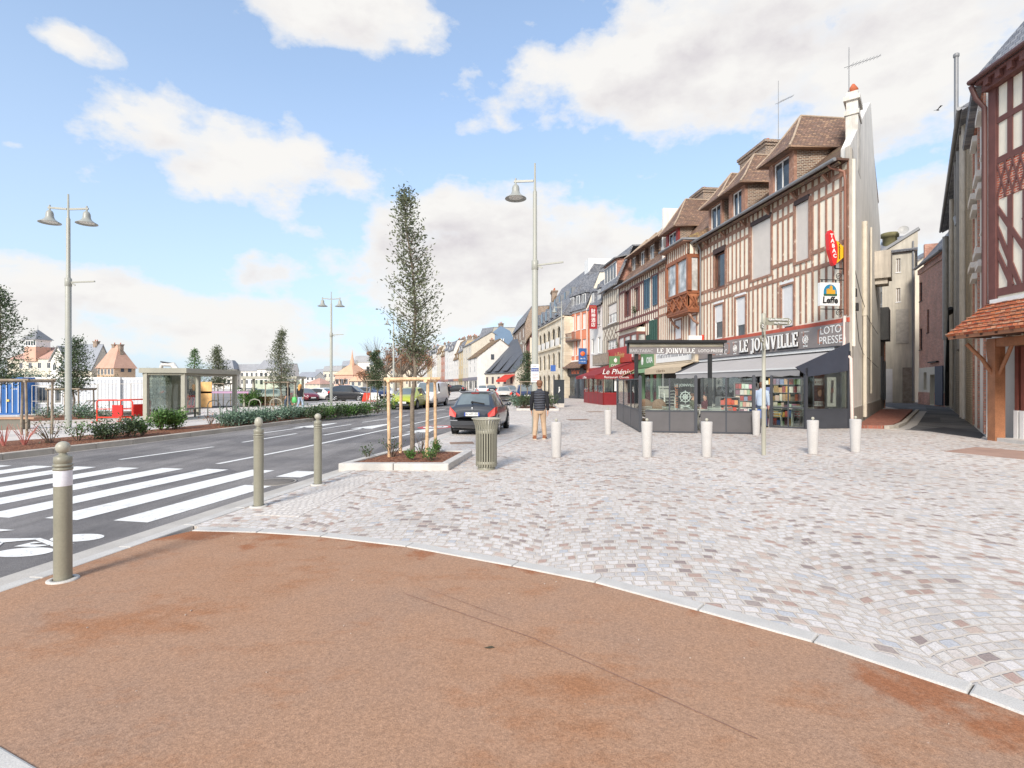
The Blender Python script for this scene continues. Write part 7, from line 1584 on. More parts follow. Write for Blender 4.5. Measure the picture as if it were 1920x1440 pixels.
cz = Fac('casino_pavilion','x','x',(0,1),(1,1)); bpy.data.objects.remove(cz.root)
for u, lb in ((424,'left domed pavilion roof of the white casino'),(502,'right domed pavilion roof of the white casino')):
    t_ = thing('pavilion', lb, 'pavilion', (wx(u,243),243,0)); MB().box(-4,-1.5,-.6,4,6,8.4).build('wall',render_white,t_); q = MB(); q.add([(-4.6,-2,8.4),(4.6,-2,8.4),(4.6,6.5,8.4),(-4.6,6.5,8.4),(-2.2,1,12.6),(2.2,1,12.6),(2.2,3.5,12.6),(-2.2,3.5,12.6)],[(0,1,5,4),(1,2,6,5),(2,3,7,6),(3,0,4,7),(4,5,6,7)]); q.build('roof',MATS['casino_slate'],t_); q = MB()
    for i in range(3): q.box(-2.8+i*2.1,-1.53,1.5,-1.6+i*2.1,-1.501,3.6).box(-2.8+i*2.1,-1.53,4.8,-1.6+i*2.1,-1.501,6.8)
    q.build('window',glass_d,t_)
FB = [(556,590,300,5.5,'gable',3,render_white,'far_slate','low white house with slate roof left of the middle lamp'),(572,600,255,1.6,'hip',3,render_beige,'far_red_roof','low dark red roofed pavilion below the white house'),(590,612,340,8,'mansard',3,render_white,'far_slate','small distant white house just left of the middle lamp'),
      (606,640,310,9,'mansard',3,render_beige,'far_slate2','distant pale house right behind the middle lamp'),(640,664,330,12,'mansard',4,render_white,'far_slate','distant grey roofed block behind the red spire'),(664,700,330,15,'mansard',4,render_white,'far_slate2','tall distant white apartment block behind the red market'),(694,740,320,13,'mansard',4,render_beige,'far_slate','distant block half hidden by bare plane trees')]
for a, b, d_, he, rt, ri, wm, rm, lb in FB:
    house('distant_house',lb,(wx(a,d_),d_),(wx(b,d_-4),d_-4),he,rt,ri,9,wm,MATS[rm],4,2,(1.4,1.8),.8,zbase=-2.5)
mk_ = house('fish_market','red brick fish market with orange roof and a slender spire',(wx(628,175),175),(wx(662,172),172),4.6,'hip',4.0,9,brick_o,M('far_bright_roof',S(220,174,144),.8,.12,.5),4,1,(1.4,1.8),.8); q = MB(); q.lathe([(.9,7.4),(.7,9.2),(.35,10.4),(.02,13.0)],(mk_.w*.5,4,0),8,0,False); q.build('spire',MATS['far_bright_roof'],mk_.root)
house('market_kiosk','small kiosk with a pyramidal orange roof behind the black hatchback',(wx(656,120),120),(wx(680,118),118),2.3,'hip',2.6,4,render_beige,MATS['far_bright_roof'],2,1,(.9,1.1),.7)
ct = thing('church_tower','far brown church tower with pointed cap left of the pollarded tree','church tower',(wx(689,360),360,0)); MB().box(-2.5,-2.5,-3,2.5,2.5,13).build('tower',M('far_tower',S(140,108,98),.85),ct); q = MB(); q.lathe([(3.2,13),(2.2,15),(1.2,17),(.1,20.5)],n=8,sm=False); q.build('spire',MATS['far_slate'],ct)
# ================================================================== trees and plants
def leaves(mb, c, d, n, spread, size, rr, asp=.42):
    """n separate leaf faces scattered round c, leaning along d"""
    for _ in range(n):
        p = c + Vector((rr.gauss(0,1),rr.gauss(0,1),rr.gauss(0,.9)))*spread
        a = (d*.6 + Vector((rr.uniform(-1,1),rr.uniform(-1,1),rr.uniform(-.7,1)))).normalized(); b = a.cross(Vector((rr.uniform(-1,1),rr.uniform(-1,1),rr.uniform(-1,1)))).normalized()
        s_ = size*rr.uniform(.65,1.25); q = p+a*s_*.5
        mb.add([p, q+b*s_*asp*.5, p+a*s_, q-b*s_*asp*.5], [(0,1,2,3)])
def tree(name, label, p, prof, trunk_r, nb, nl, size, leafm, seed, group=None, spread=.07, up=.7, barkm=None, gap=0.0, parentgroup=None):
    """prof: list of (height, crown radius) above the base; branches spring from the trunk and carry leaf sprays"""
    t_ = thing(name, label, 'tree', p, 0, group); rr = random.Random(seed); h0, h1 = prof[0][0], prof[-1][0]
    def rad(z):
        for (a, ra), (b, rb) in zip(prof[:-1], prof[1:]):
            if a <= z <= b: return ra+(rb-ra)*(z-a)/max(1e-6,b-a)
        return 0
    tk = MB(); k = 9; pts = [(rr.gauss(0,.012)*i,rr.gauss(0,.012)*i,h1*.97*i/k) for i in range(k+1)]; tk.path(pts,[trunk_r*(1-.92*i/k)+.004 for i in range(k+1)],9)
    ax = lambda z: Vector(pts[min(k,int(z/(h1*.97)*k))])
    cr = MB()
    for i in range(nb):
        f = (i+rr.random())/nb; z = h0+(h1-h0)*f**1.15; r = rad(z)*rr.uniform(.62,1.08)
        if rr.random() < gap: continue
        a = i*2.399+rr.uniform(-.4,.4); d = Vector((math.cos(a),math.sin(a),up*rr.uniform(.5,1.3))); base = Vector((ax(z).x,ax(z).y,max(h0*.8,z-r*up)))
        tip = base+Vector((d.x*r,d.y*r,d.z*r)); mid = base.lerp(tip,.5)+Vector((0,0,-.06*r)); tk.path([base,mid,tip],[trunk_r*.22,trunk_r*.13,.003],4,caps=False)
        for j in range(5): f2 = .25+.78*j/4; c = base.lerp(tip,f2)+Vector((rr.gauss(0,1),rr.gauss(0,1),rr.gauss(0,1)))*spread*.8; leaves(cr,c,d.normalized(),max(1,int(nl*(.5+rr.random()))),spread*(.8+r*.35),size,rr)
    leaves(cr,Vector((pts[-1][0],pts[-1][1],h1*.96)),Vector((0,0,1)),nl*3,spread*.9,size,rr)
    tk.build('trunk',barkm or bark,t_); cr.build('crown',leafm,t_); return t_
tree('young_street_tree','tall slender evergreen tree held by fresh stakes beside the road',(-2.2,11.8,.1),[(2.3,.28),(2.7,.58),(3.2,.64),(3.8,.52),(4.5,.42),(5.1,.30),(5.55,.15),(5.86,.04)],.052,150,7,.08,leaf_oak,3,spread=.075)
T_ = [('street_tree','dark evergreen tree cut off by the left edge of the view',(wx(-4,17),17,.12),[(1.75,.3),(2.1,.80),(2.8,.85),(3.4,.62),(4.0,.34),(4.55,.04)],.05,120,9,.085,leaf_dark,.10),
 ('street_tree','bushy round topped evergreen behind the big double lamp',(wx(138,27.5),27.5,0),[(1.55,.5),(2.0,.82),(2.8,.85),(3.5,.55),(3.95,.1)],.05,110,10,.11,leaf_dark,.12),
 ('street_tree','slim pointed evergreen between stakes beside the walking couple',(wx(527,36),36,-.1),[(1.95,.5),(2.4,.95),(3.0,.85),(3.8,.5),(4.6,.25),(5.3,.04)],.05,120,8,.12,leaf_oak,.12),
 ('street_tree','evergreen tree seen rising above the bus shelter roof',(wx(409,45),45,-.2),[(2.0,.55),(2.6,1.0),(3.3,.85),(4.0,.5),(4.9,.05)],.06,100,8,.15,leaf_oak,.14),
 ('street_tree','dense dark pointed evergreen left of the lime hatchback',(wx(707,41),41,-.05),[(1.7,.5),(2.1,.85),(2.8,.72),(3.5,.4),(4.2,.05)],.06,110,12,.11,leaf_dark,.11),
 ('street_tree','young evergreen behind the single lamp and blue car',(wx(987,36),36,.1),[(1.7,.35),(2.2,.62),(2.8,.6),(3.3,.3),(3.7,.05)],.05,80,10,.10,leaf_dark,.10)]
for i, (nm,lb,p,pf,tr_,nb,nl,sz,lm,sp_) in enumerate(T_): tree(nm,lb,p,pf,tr_,nb,nl,sz,lm,20+i,'young evergreen street trees',sp_)
# fir behind the shelter
fir = thing('fir_tree','green fir tree above the bus shelter roof','tree',(wx(365,72),72,-.4)); rr = random.Random(5); tk = MB(); tk.path([(0,0,0),(0,0,7.0)],[.14,.02],7); tk.build('trunk',bark,fir); cr = MB()
for i in range(70):
    z = 2.0+4.8*(i/70); r = 1.9*(1-(z-2)/5.0)+.15; a = i*2.4
    for j in range(7): f = (j+1)/7; leaves(cr,Vector((math.cos(a)*r*f,math.sin(a)*r*f,z-.15*r*f*f)),Vector((math.cos(a),math.sin(a),.2)),6,.09,.22,rr,.3)
cr.build('crown',leaf_bright,fir)
def bare_tree(name, label, p, h, seed, knuckle=None, leaf=None, spread=1.0, ntw=26):
    t_ = thing(name,label,'tree',p); rr = random.Random(seed); tk = MB(); tk.path([(0,0,-.2),(.05,0,h*.28),(0,.05,h*.45)],[.32,.27,.24],9); tk.build('trunk',bark,t_); lm = MB(); kn = MB(); tw = MB(); lf_ = MB()
    for i in range(8):
        a = i*PI/4+rr.uniform(-.3,.3); r = rr.uniform(.5,1)*h*.34*spread; z = h*rr.uniform(.62,.78); e = Vector((math.cos(a)*r,math.sin(a)*r,z)); lm.path([(0,0,h*.42),(e.x*.5,e.y*.5,h*.5+.1*z),e],[.15,.12,.10],6)
        if knuckle: kn.sphere(e,.34,9,0,1,1,.9); kn.sphere(e+Vector((.2,.1,.15)),.22,8)
        for j in range(ntw):
            d = Vector((rr.gauss(0,.42)+math.cos(a)*.3,rr.gauss(0,.42)+math.sin(a)*.3,1)).normalized(); L = h*rr.uniform(.16,.32); m_ = e+d*L*.5+Vector((rr.gauss(0,.08),rr.gauss(0,.08),0)); tw.path([e,m_,e+d*L],[.018,.013,.006],3,caps=False)
            if leaf: leaves(lf_,e+d*L*rr.uniform(.2,1),d,7,.32,.28,rr,.6)
    lm.build('limb',bark,t_)
    if knuckle: kn.build('knuckle',M('pollard_knuckle',S(132,98,76),.9,.3,6,bmp=.02,bs=12),t_)
    tw.build('twigs',twig,t_)
    if leaf: lf_.build('dry_foliage',leaf,t_)
    return t_
bare_tree('plane_tree','pollarded plane tree with knobby limbs and thin upright twigs',(wx(722,76),76,-.3),8.2,1,True,None,1.1,14)
bare_tree('plane_tree','pollarded plane tree holding rusty leaves behind the lime hatchback',(wx(752,88),88,-.3),8.4,2,True,leaf_dry,1.1,20)
bare_tree('plane_tree','rusty leaved tree before the far white apartment houses',(wx(778,96),96,-.3),8.2,3,True,leaf_dry,1.0,20)
bare_tree('plane_tree','low rusty leaved tree between the kiosk and the dense evergreen',(wx(690,110),110,-.4),4.6,4,None,leaf_dry,1.3,16)
bare_tree('plane_tree','rusty leaved tree farthest back, just left of the white apartment row',(wx(768,150),150,-.4),9.0,8,None,leaf_dry,1.3,24)
bare_tree('plane_tree','rusty leaved tree between two pollarded planes, far behind the white van',(wx(742,135),135,-.4),7.4,9,None,leaf_dry,1.3,24)
bare_tree('plane_tree','far leafless tree behind the tall pale wooden stakes',(wx(790,170),170,-.4),10.0,10,None,leaf_dry,1.4,24)
bare_tree('bare_tree','leafless pale bush behind the left end of the shelter',(wx(300,80),80,-.5),4.6,6,None,None,1.2,34)
bare_tree('bare_tree','leafless brown bush before the fish market',(wx(640,130),130,-.5),3.6,7,None,None,1.3,26)
def shrub(p, r, h, lm, n, size, label, name='shrub', seed=1, stems=9, group='shrubs of the planting beds', asp=.42):
    t_ = thing(name,label,'shrub',p,0,group); rr = random.Random(seed); st = MB(); fo = MB()
    for i in range(stems):
        a = rr.uniform(0,2*PI); e = Vector((math.cos(a)*r*rr.uniform(.2,1),math.sin(a)*r*rr.uniform(.2,1),h*rr.uniform(.55,1))); st.path([(0,0,-.05),e*.5+Vector((0,0,.05*h)),e],[.012,.008,.004],4,caps=False)
        for f in (.45,.7,.95): leaves(fo,e*f+Vector((0,0,.04)),(e.normalized()+Vector((0,0,.5))).normalized(),n,r*.24,size,rr,asp)
    st.build('stem',twig,t_); fo.build('foliage',lm,t_); return t_
def on_bed(u, v): q = gp(u, v, .13); return (q.x, q.y, .13)
SH = [(95,832,.55,.62,leaf_oak,5,.06,'loose grey green shrub in front of the big lamp pole',14),(146,828,.36,.58,leaf_bright,9,.07,'yellow green upright shrub just right of the big lamp pole',11),
 (197,824,.42,.40,leaf_dark,22,.085,'compact round dark shrub, second right of the big lamp',16),(238,820,.36,.52,leaf_dark,20,.09,'upright dark glossy shrub below the red barriers',14),(268,817,.30,.42,leaf_bright,16,.09,'small green shrub left of the paired bright shrubs',11),
 (302,808,.40,.62,leaf_bright,24,.11,'bright glossy shrub below the left post of the shelter',14),(328,806,.38,.60,leaf_bright,24,.11,'bright glossy shrub below the shelter glass, right of its twin',14),(394,797,.4,.42,leaf_dry,3,.06,'sparse twiggy shrub below the shelter middle post',12)]
for i, (u,v,r,h,lm,n,sz,lb,sm) in enumerate(SH): shrub(on_bed(u,v),r,h,lm,n,sz,lb,seed=40+i,stems=sm)
names = ['at the left end of the blue green row','second in the blue green row','third in the blue green row','fourth in the blue green row behind the egg topped bollard','fifth in the blue green row','at the right end of the blue green row']
for i in range(6): u = 436+i*25; shrub(on_bed(u,799-i*3.1),.55,.40,leaf_blue,22,.10,'bushy blue green shrub '+names[i],seed=60+i,stems=18)
names = ['just right of the blue green row','behind the round topped bollard','at the foot of the middle lamp','right of the middle lamp','above the dark drain opening','left of the dense pointed evergreen','with dark twigs before the dense pointed evergreen','with dark twigs nearest the lime hatchback']
for i in range(8): u = 588+i*20; shrub(on_bed(u,784.5-i*1.75),.55,.40 if i < 6 else .7,leaf_bright if i%2 else leaf_dark,16 if i < 6 else 8,.12,'green brown shrub '+names[i],seed=80+i,stems=15)
for i, (u,v) in enumerate(((8,838),(46,836))):
    t_ = thing('red_stemmed_plant',['plant of bare pinkish red stems at the very left edge of the bed','plant of bare pinkish red stems beside the left weathered stakes'][i],'plant',on_bed(u,v)); q = MB(); rr = random.Random(i)
    for k in range(14): a = rr.uniform(0,6.28); q.path([(0,0,-.03),(math.cos(a)*.12,math.sin(a)*.12,.25),(math.cos(a)*.3,math.sin(a)*.3,rr.uniform(.4,.6))],[.009,.008,.004],4)
    q.build('stem',M('red_stem',S(206,130,120),.7),t_)
for i, (u,d_,r,lb) in enumerate(((88,27,.75,'blue grey shrub in the low kerbed bed left of the lamp'),(185,26.6,.7,'spreading blue grey shrub in the low kerbed bed before the barriers'),(152,26.5,.6,'small dark shrub in the low kerbed bed by the stakes'))): x = wx(u,d_); shrub((x,d_,zat(x,d_)+.05),r,.62 if i != 1 else .3,leaf_blue,16,.11,lb,seed=100+i,stems=14)
for i, (u,v,r,h,lm,n,lb) in enumerate(((771,864,.11,.17,leaf_bright,14,'tiny green plant at the foot of the young street tree'),(808,865,.20,.22,leaf_bright,12,'small green plant by the front right stake'),(819,852,.13,.26,leaf_bright,12,'small upright plant by the back right stake'),(735,858,.26,.5,leaf_dark,5,'dark wispy shrub left of the front left stake'),(690,860,.18,.22,leaf_dark,4,'thin dark shrub in the left corner of the kerbed tree bed'),(790,851,.3,.5,leaf_oak,1,'bare twiggy plant behind the tree trunk in the kerbed bed'))):
    q = gp(u,v,.12); shrub((q.x,q.y,.11),r,h,lm,n,.055,lb,seed=110+i,stems=8)
for i, (u,d_,lb) in enumerate(((970,35,'grey green shrub at the left end of the bed before the blue car'),(984,34.6,'green shrub in the bed below the young evergreen'),(1033,35.5,'dark green shrub in the bed behind the man in the vest'))): shrub((wx(u,d_),d_,.14),.6,.75,leaf_blue if i == 0 else leaf_dark,16,.12,lb,seed=120+i,stems=13)
for i, (u,d_,r,h,lm,lb) in enumerate(((52,112,3.0,5.0,leaf_blue,'spreading grey green tree before the tower house'),(205,112,2.6,3.4,leaf_oak,'grey green bushes before the red villa'),(170,115,2.4,3.6,leaf_dry,'brownish bushes before the slate villa'),(465,44.5,.9,1.6,leaf_bright,'light green bushy plant before the farther shelter'),(240,110,2.2,2.6,leaf_dark,'dark bush under the right end of the red villa'),(10,108,3,3.6,leaf_dark,'dark bushes before the left end of the tower house'))):
    shrub((wx(u,d_),d_,-.5),r,h,lm,40,.16*r**.5 if d_>60 else .12,lb,'bush',130+i,26,'bushes beyond the promenade',.6)
hw = MB(); rr = random.Random(9); p_ = [Vector((wx(900,230),230)),Vector((wx(560,420),420))]
q = Vector((wx(838,72),72,.14)); 
for i, (u,v,d_) in enumerate(((1198,648,43.5),)):
    pass
for (px,py,f,lb) in ((1148,660,C2,'potted green plants hanging on the wine timbered window sill'),(1190,592,C2,'small flower box on the upper sill of the shuttered house')):
    lx_, z_ = f.p(px,py,-.15); w3 = f.L+f.d*max(.6,lx_)+Vector((f.d.y*.2,-f.d.x*.2)); shrub((w3.x,w3.y,z_+.04),.3,.7,leaf_dark,10,.1,lb,'window_plant',150+px,8,None)

# ================================================================== vehicles (local +y forward, rear at y=0)
KINDS = {
 'hatch': dict(L=4.03,h=[(0,.42,.58,.64,.66,.50),(.05,.30,.80,.86,.78,.60),(.16,.25,.92,.98,.84,.68),(.24,.24,.95,1.03,.85,.70),(.66,.22,.96,1.42,.86,.57),(1.15,.22,.95,1.475,.865,.60),(1.9,.22,.94,1.46,.865,.61),(2.35,.22,.93,1.39,.86,.60),(3.08,.22,.92,.98,.85,.70),(3.35,.22,.88,.93,.84,.68),(3.75,.24,.74,.82,.80,.60),(3.96,.28,.60,.66,.70,.5),(4.03,.34,.5,.54,.55,.4)],rw=(3,4),fw=(7,8),sg=(4,7),wy=(.74,3.27),r=.31),
 'suv': dict(L=4.6,h=[(0,.5,.75,.82,.72,.55),(.06,.36,.98,1.04,.84,.66),(.2,.3,1.05,1.12,.90,.72),(.26,.3,1.08,1.16,.91,.74),(.62,.3,1.08,1.62,.92,.66),(1.3,.3,1.06,1.70,.92,.68),(2.3,.3,1.04,1.69,.92,.68),(2.7,.3,1.02,1.6,.92,.67),(3.35,.3,1.02,1.1,.91,.76),(3.7,.3,.98,1.04,.90,.74),(4.25,.32,.86,.94,.86,.66),(4.52,.36,.7,.76,.76,.55),(4.6,.4,.56,.6,.6,.45)],rw=(3,4),fw=(7,8),sg=(4,7),wy=(.88,3.62),r=.36),
 'van': dict(L=4.6,h=[(0,.4,.9,1.72,.82,.70),(.05,.28,1.0,1.80,.88,.76),(.5,.26,1.0,1.86,.9,.78),(1.6,.26,1.0,1.88,.9,.78),(2.55,.26,1.0,1.86,.9,.77),(2.9,.26,1.0,1.80,.9,.74),(3.75,.26,1.02,1.12,.89,.76),(4.05,.27,.96,1.02,.88,.74),(4.4,.3,.78,.84,.82,.62),(4.55,.34,.62,.68,.72,.5),(4.6,.4,.5,.54,.58,.4)],rw=(0,0),fw=(5,6),sg=(4,5),wy=(.8,3.7),r=.32)}
tail_red = M('tail_light_red',S(214,44,32),.45,.06)
headl = M('headlight',S(214,218,224),.15,.05); plate = M('plate_white',S(232,232,228),.4,.02)
def carpaint(nm, c):
    m = M('car_'+nm,c,.28,.03,2,spec=.7,fine=0); m.node_tree.nodes['Principled BSDF'].inputs['Coat Weight'].default_value = .6; m.node_tree.nodes['Principled BSDF'].inputs['Coat Roughness'].default_value = .06; return m
def car(name, label, loc_, head, kind, paint, scale=1.0, cat='car', group=None, platetxt=None, wiper=True):
    K = KINDS[kind]; t_ = thing(name,label,cat,loc_,math.atan2(head[1],head[0])-PI/2,group); t_.scale = (scale,)*3 if not hasattr(scale,'__len__') else scale
    sec = []
    for y, zl0, zb, zt_, wb, wt in K['h']:
        hp = [(0,zl0-.02),(wb*.88,zl0),(wb*.985,zl0+.10),(wb,(zl0+zb)/2),(wb*.985,zb-.06),(wb*.955,zb),(wt,max(zb+.02,zt_-.07)),(wt*.86,zt_-.012),(wt*.45,zt_+.012),(0,zt_+.02)]
        full = [(x,y,z) for x,z in hp]+[(-x,y,z) for x,z in hp[::-1][1:-1]]
        sec.append(full)
    n = len(sec[0]); vs = [p for s_ in sec for p in s_]; body = MB(); gl_ = {'rear_window':[], 'windscreen':[], 'side_window':[]}; fs = []
    for i in range(len(sec)-1):
        for j in range(n):
            f = (i*n+j,i*n+(j+1)%n,(i+1)*n+(j+1)%n,(i+1)*n+j); key = None
            side_ = j in (5,n-6); top = j in (6,7,8,9,10,11)
            if side_ and K['sg'][0] <= i < K['sg'][1]: key = 'side_window'
            if top and 7-1 < j < 11 and i == K['fw'][0]: key = 'windscreen'
            if top and 7-1 < j < 11 and i == K['rw'][0] and K['rw'][1]: key = 'rear_window'
            if key: gl_[key].append(f)
            else: fs.append(f)
    fs += [tuple(range(n)), tuple(range((len(sec)-1)*n,len(sec)*n))[::-1]]
    body.add(vs,fs,0,True); bo = body.build('body',paint,t_)
    for key, ff in gl_.items():
        if not ff: continue
        for sgn in ((0,) if key != 'side_window' else (0,1)):
            sub = [f for f in ff if key != 'side_window' or (f[0]%n == 5) == (sgn == 0)]
            g_ = MB(); g_.add(vs,sub,0,True); o = g_.build(key,M('car_glass_light',S(112,122,126),.05,.2,1.5,spec=.9,fine=0) if key != 'side_window' else M('car_glass',S(52,58,62),.05,.2,1.5,spec=.9,fine=0),t_)
            bm = bmesh.new(); bm.from_mesh(o.data); bmesh.ops.delete(bm,geom=[v for v in bm.verts if not v.link_faces],context='VERTS'); bm.to_mesh(o.data); bm.free()
    W_ = max(h[4] for h in K['h']); r = K['r']
    for y in K['wy']:
        for s_ in (-1,1):
            q = MB(); q.M = Matrix.Translation((s_*(W_-.10),y,r))@Matrix.Rotation(PI/2*s_,4,'Y'); q.lathe([(.001,-.1),(r*.9,-.1),(r,-.07),(r,.07),(r*.93,.105),(r*.66,.108),(r*.64,.09)],n=22); wh = q.build('wheel',rubber,t_)
            q = MB(); q.M = Matrix.Translation((s_*(W_-.10),y,r))@Matrix.Rotation(PI/2*s_,4,'Y'); q.lathe([(r*.64,.07),(r*.6,.10),(r*.55,.07)],n=20)
            for k in range(5): a = 2*PI*k/5; q.beam((.03*math.cos(a),.03*math.sin(a),.09),(r*.6*math.cos(a),r*.6*math.sin(a),.095),.07,.03)
            q.lathe([(.001,.1),(.05,.1),(.06,.08)],n=10); q.build('rim',chrome,wh)
            q = MB(); q.M = Matrix.Translation((s_*(W_-.005),y,r+.02))@Matrix.Rotation(PI/2*s_,4,'Y'); q.lathe([(r*.98,.0),(r*1.16,.0),(r*1.18,-.04),(r*.98,-.05)],n=22); q.build('wheel_arch',black,t_)
    q = MB(); q.box(-W_+.12,.25,.16,W_-.12,K['L']-.3,.32); q.build('underbody',black,t_)
    h = K['h']; zb = h[2][2]
    for s_ in (-1,1):
        q = MB(); x = s_*W_*.80; 
        if kind == 'van': q.box(x-.07,-.02,.75,x+.07,.06,1.25)
        else:
            V = [(s_*W_*1.005,.34,zb+.05),(s_*W_*.95,.10,zb+.04),(s_*W_*.66,.0,zb-.17),(s_*W_*.68,-.03,zb-.30),(s_*W_*.95,.0,zb-.24),(s_*W_*1.01,.22,zb-.14)]; q.add(V+[(s_*W_*.8,.25,zb-.08)],[(0,1,6),(1,2,6),(2,3,6),(3,4,6),(4,5,6),(5,0,6)]+[(0,1,4,5),(1,2,3,4)])
        q.build('tail_light',tail_red,t_)
        q = MB(); yf = K['L']; q.add([(s_*W_*.96,yf-.50,zb-.16),(s_*W_*.62,yf-.14,zb-.22),(s_*W_*.60,yf-.06,zb-.32),(s_*W_*.90,yf-.26,zb-.32),(s_*W_*.985,yf-.48,zb-.24)],[(0,1,2,3,4)]); q.add([(s_*W_*.98,yf-.50,zb-.14),(s_*W_*.62,yf-.10,zb-.20),(s_*W_*.60,yf-.03,zb-.34),(s_*W_*.92,yf-.22,zb-.34)],[(0,1,2,3)]); q.build('headlight',headl,t_)
        q = MB(); ym = h[K['fw'][1]][0]-.35; q.sphere((s_*(W_+.10),ym,zb+.06),.09,10,0,1.1,.7,.8); q.box(min(s_*W_*.92,s_*(W_+.05)),ym-.02,zb,max(s_*W_*.92,s_*(W_+.05)),ym+.03,zb+.05); q.build('mirror',paint,t_)
    zp = zb-.20; q = MB(); q.box(-.27,-.012,zp-.06,.27,.03,zp+.06); pl_ = q.build('number_plate',plate,t_)
    if platetxt: text('plate_number',platetxt,black,pl_,.10,(0,-.016,zp),(PI/2,0,0),.001); q = MB(); q.box(-.27,-.014,zp-.06,-.23,-.0125,zp+.06); q.box(.23,-.014,zp-.06,.27,-.0125,zp+.06); q.build('plate_band',M('plate_blue',S(40,70,160),.5),pl_)
    q = MB(); q.box(-.27,K['L']-.03,.42,.27,K['L']+.012,.54); q.build('number_plate',plate,t_)
    q = MB(); q.box(-W_*.86,-.03,.36,W_*.86,.02,.50); q.box(-W_*.5,K['L']-.06,.26,W_*.5,K['L']+.005,.40); q.build('bumper_insert',M('bumper_dark',S(52,54,58),.5),t_)
    return t_
grey_p = carpaint('dark_grey',S(62,66,72))
hd_ = Vector((.12,1)).normalized()
c0 = Vector((-1.2,17.75))-hd_*.74*.95
pc = car('parked_hatchback','dark grey hatchback parked with its red tail lights towards us',(c0.x,c0.y,.04),hd_,'hatch',grey_p,(.90,.95,.96),'car',None,'BL-607-GV')
q = MB(); q.add(*_plank((-.05,1.13),(.42,1.06),.05,.16,.03)); q.sphere((-.02,.17,1.11),.05,8); q.build('rear_wiper',black,pc)
q = MB(); q.sphere((0,.035,.90),.04,8,0,.8,.3,1.3); q.box(-.05,.03,.88,.05,.06,.895); q.build('badge',chrome,pc); q = MB(); q.box(-.14,.585,1.40,.14,.61,1.43); q.build('brake_light',M('brake_red',S(150,36,32),.3),pc); q = MB(); q.box(-.78,-.035,.50,-.52,.0,.53).box(.52,-.035,.50,.78,.0,.53); q.build('reflector',M('reflector_grey',S(150,152,156),.3),pc); q = MB(); q.path([(0,.75,1.44),(0,.62,1.52)],.008,5); q.build('aerial',black,pc)
q = MB(); q.slab([(-.56,.60,1.455),(.56,.60,1.455),(.56,.72,1.47),(-.56,.72,1.47)],.03); q.build('spoiler',grey_p,pc)
lime = carpaint('lime',S(176,184,60)); wpaint = carpaint('white',S(232,232,232)); blk = carpaint('black',S(30,30,34)); silver = carpaint('silver',S(196,192,184)); bluep = carpaint('blue',S(44,56,92)); redp = carpaint('dark_red',S(120,40,50)); greyp = carpaint('mid_grey',S(126,130,136))
hv = Vector((-.07,-1)).normalized()
def put(u, d, z): return Vector((wx(u,d),d,z))
p = put(754,35.0,0); car('lime_hatchback','lime green hatchback facing us at the kerb',p-Vector((hv.x,hv.y,0))*4.0,hv,'hatch',lime)
p = put(790,38.8,0); hv2 = Vector((-.13,-1)).normalized(); car('delivery_van','white delivery van parked behind the lime hatchback',p-Vector((hv2.x,hv2.y,0))*4.6,hv2,'van',wpaint,1.0,'van')
p = put(622,57,zat(-19,57)); car('parked_car','black estate car side on with a pale pillar behind the middle lamp',p,Vector((1,-.2)).normalized(),'suv',blk)
p = put(945,52,.04); car('parked_car','beige hatchback with red tail lights parked farther up the kerb',p-Vector((0,0,0)),Vector((-.05,1)).normalized(),'hatch',silver,.95)
p = put(990,39.6,.04); car('parked_car','dark blue car seen from behind, partly hidden by the lamp pole',p,Vector((-.06,1)).normalized(),'suv',bluep,.95)
CARS = [(514,58,(.35,-1),'hatch',silver,'white silver car nosed towards us right of the farther shelter'),(558,60,(.7,-.7),'hatch',redp,'dark red car glimpsed behind the blonde woman'),(582,62,(1,-.4),'hatch',wpaint,'white car beside the blonde woman in the car park'),(598,70,(1,-.5),'hatch',silver,'silver car left of the middle lamp'),(636,74,(1,-.3),'hatch',wpaint,'white car showing over the bonnet of the black estate'),(668,66,(1,-.35),'hatch',greyp,'grey car nosed out beyond the black estate'),(700,66,(.6,-1),'hatch',bluep,'blue car left of the dense pointed evergreen'),(722,72,(.3,-1),'hatch',wpaint,'white car behind the dense pointed evergreen'),(470,76,(1,-.2),'hatch',greyp,'grey car seen through the shelter glass'),
 (905,78,(-.1,1),'hatch',wpaint,'white car farther along the road beyond the dark hatchback'),(922,84,(-.1,1),'hatch',blk,'black car ahead of the far white one'),(852,112,(-1,.3),'hatch',redp,'dark red car parked far off before the apartment houses'),(872,108,(-1,.3),'hatch',blk,'black car parked far off beside the dark red one'),(833,82,(-.3,-1),'hatch',greyp,'grey car waiting at the far traffic island'),(958,60,(-.1,1),'hatch',greyp,'grey car half hidden behind the beige hatchback')]
for u,d_,hh,kd,pt_,lb in CARS: z = .04 if u > 800 else zat(wx(u,d_),d_)+.01; car('parked_car',lb,put(u,d_,z),Vector(hh).normalized(),kd,pt_,1.0,'car','cars parked around the harbour')
house('distant_house','pale distant block closing the street behind the bare trees',(wx(738,330),330),(wx(800,310),310),15,'mansard',4,9,render_beige,MATS['far_slate'],6,3,(1.4,1.8),.8,zbase=-2.5)
for i, (u,d_,rz) in enumerate(((690,52,.1),(702,52,.2))):
    x = wx(u,d_); rb = thing('road_work_block',['red and white plastic barrier block before the parked cars','second red and white barrier block beside the first'][i],'barrier',(x,d_,zat(x,d_)),rz); q = MB(); q.fprism([(-.55,0),(.55,0),(.5,.3),(.35,.85),(-.35,.85),(-.5,.3)],-.2,.2); q.build('block',orangered if i == 0 else white,rb); MB().box(-.5,-.23,.0,.5,.23,.1).build('foot',redpaint,rb)

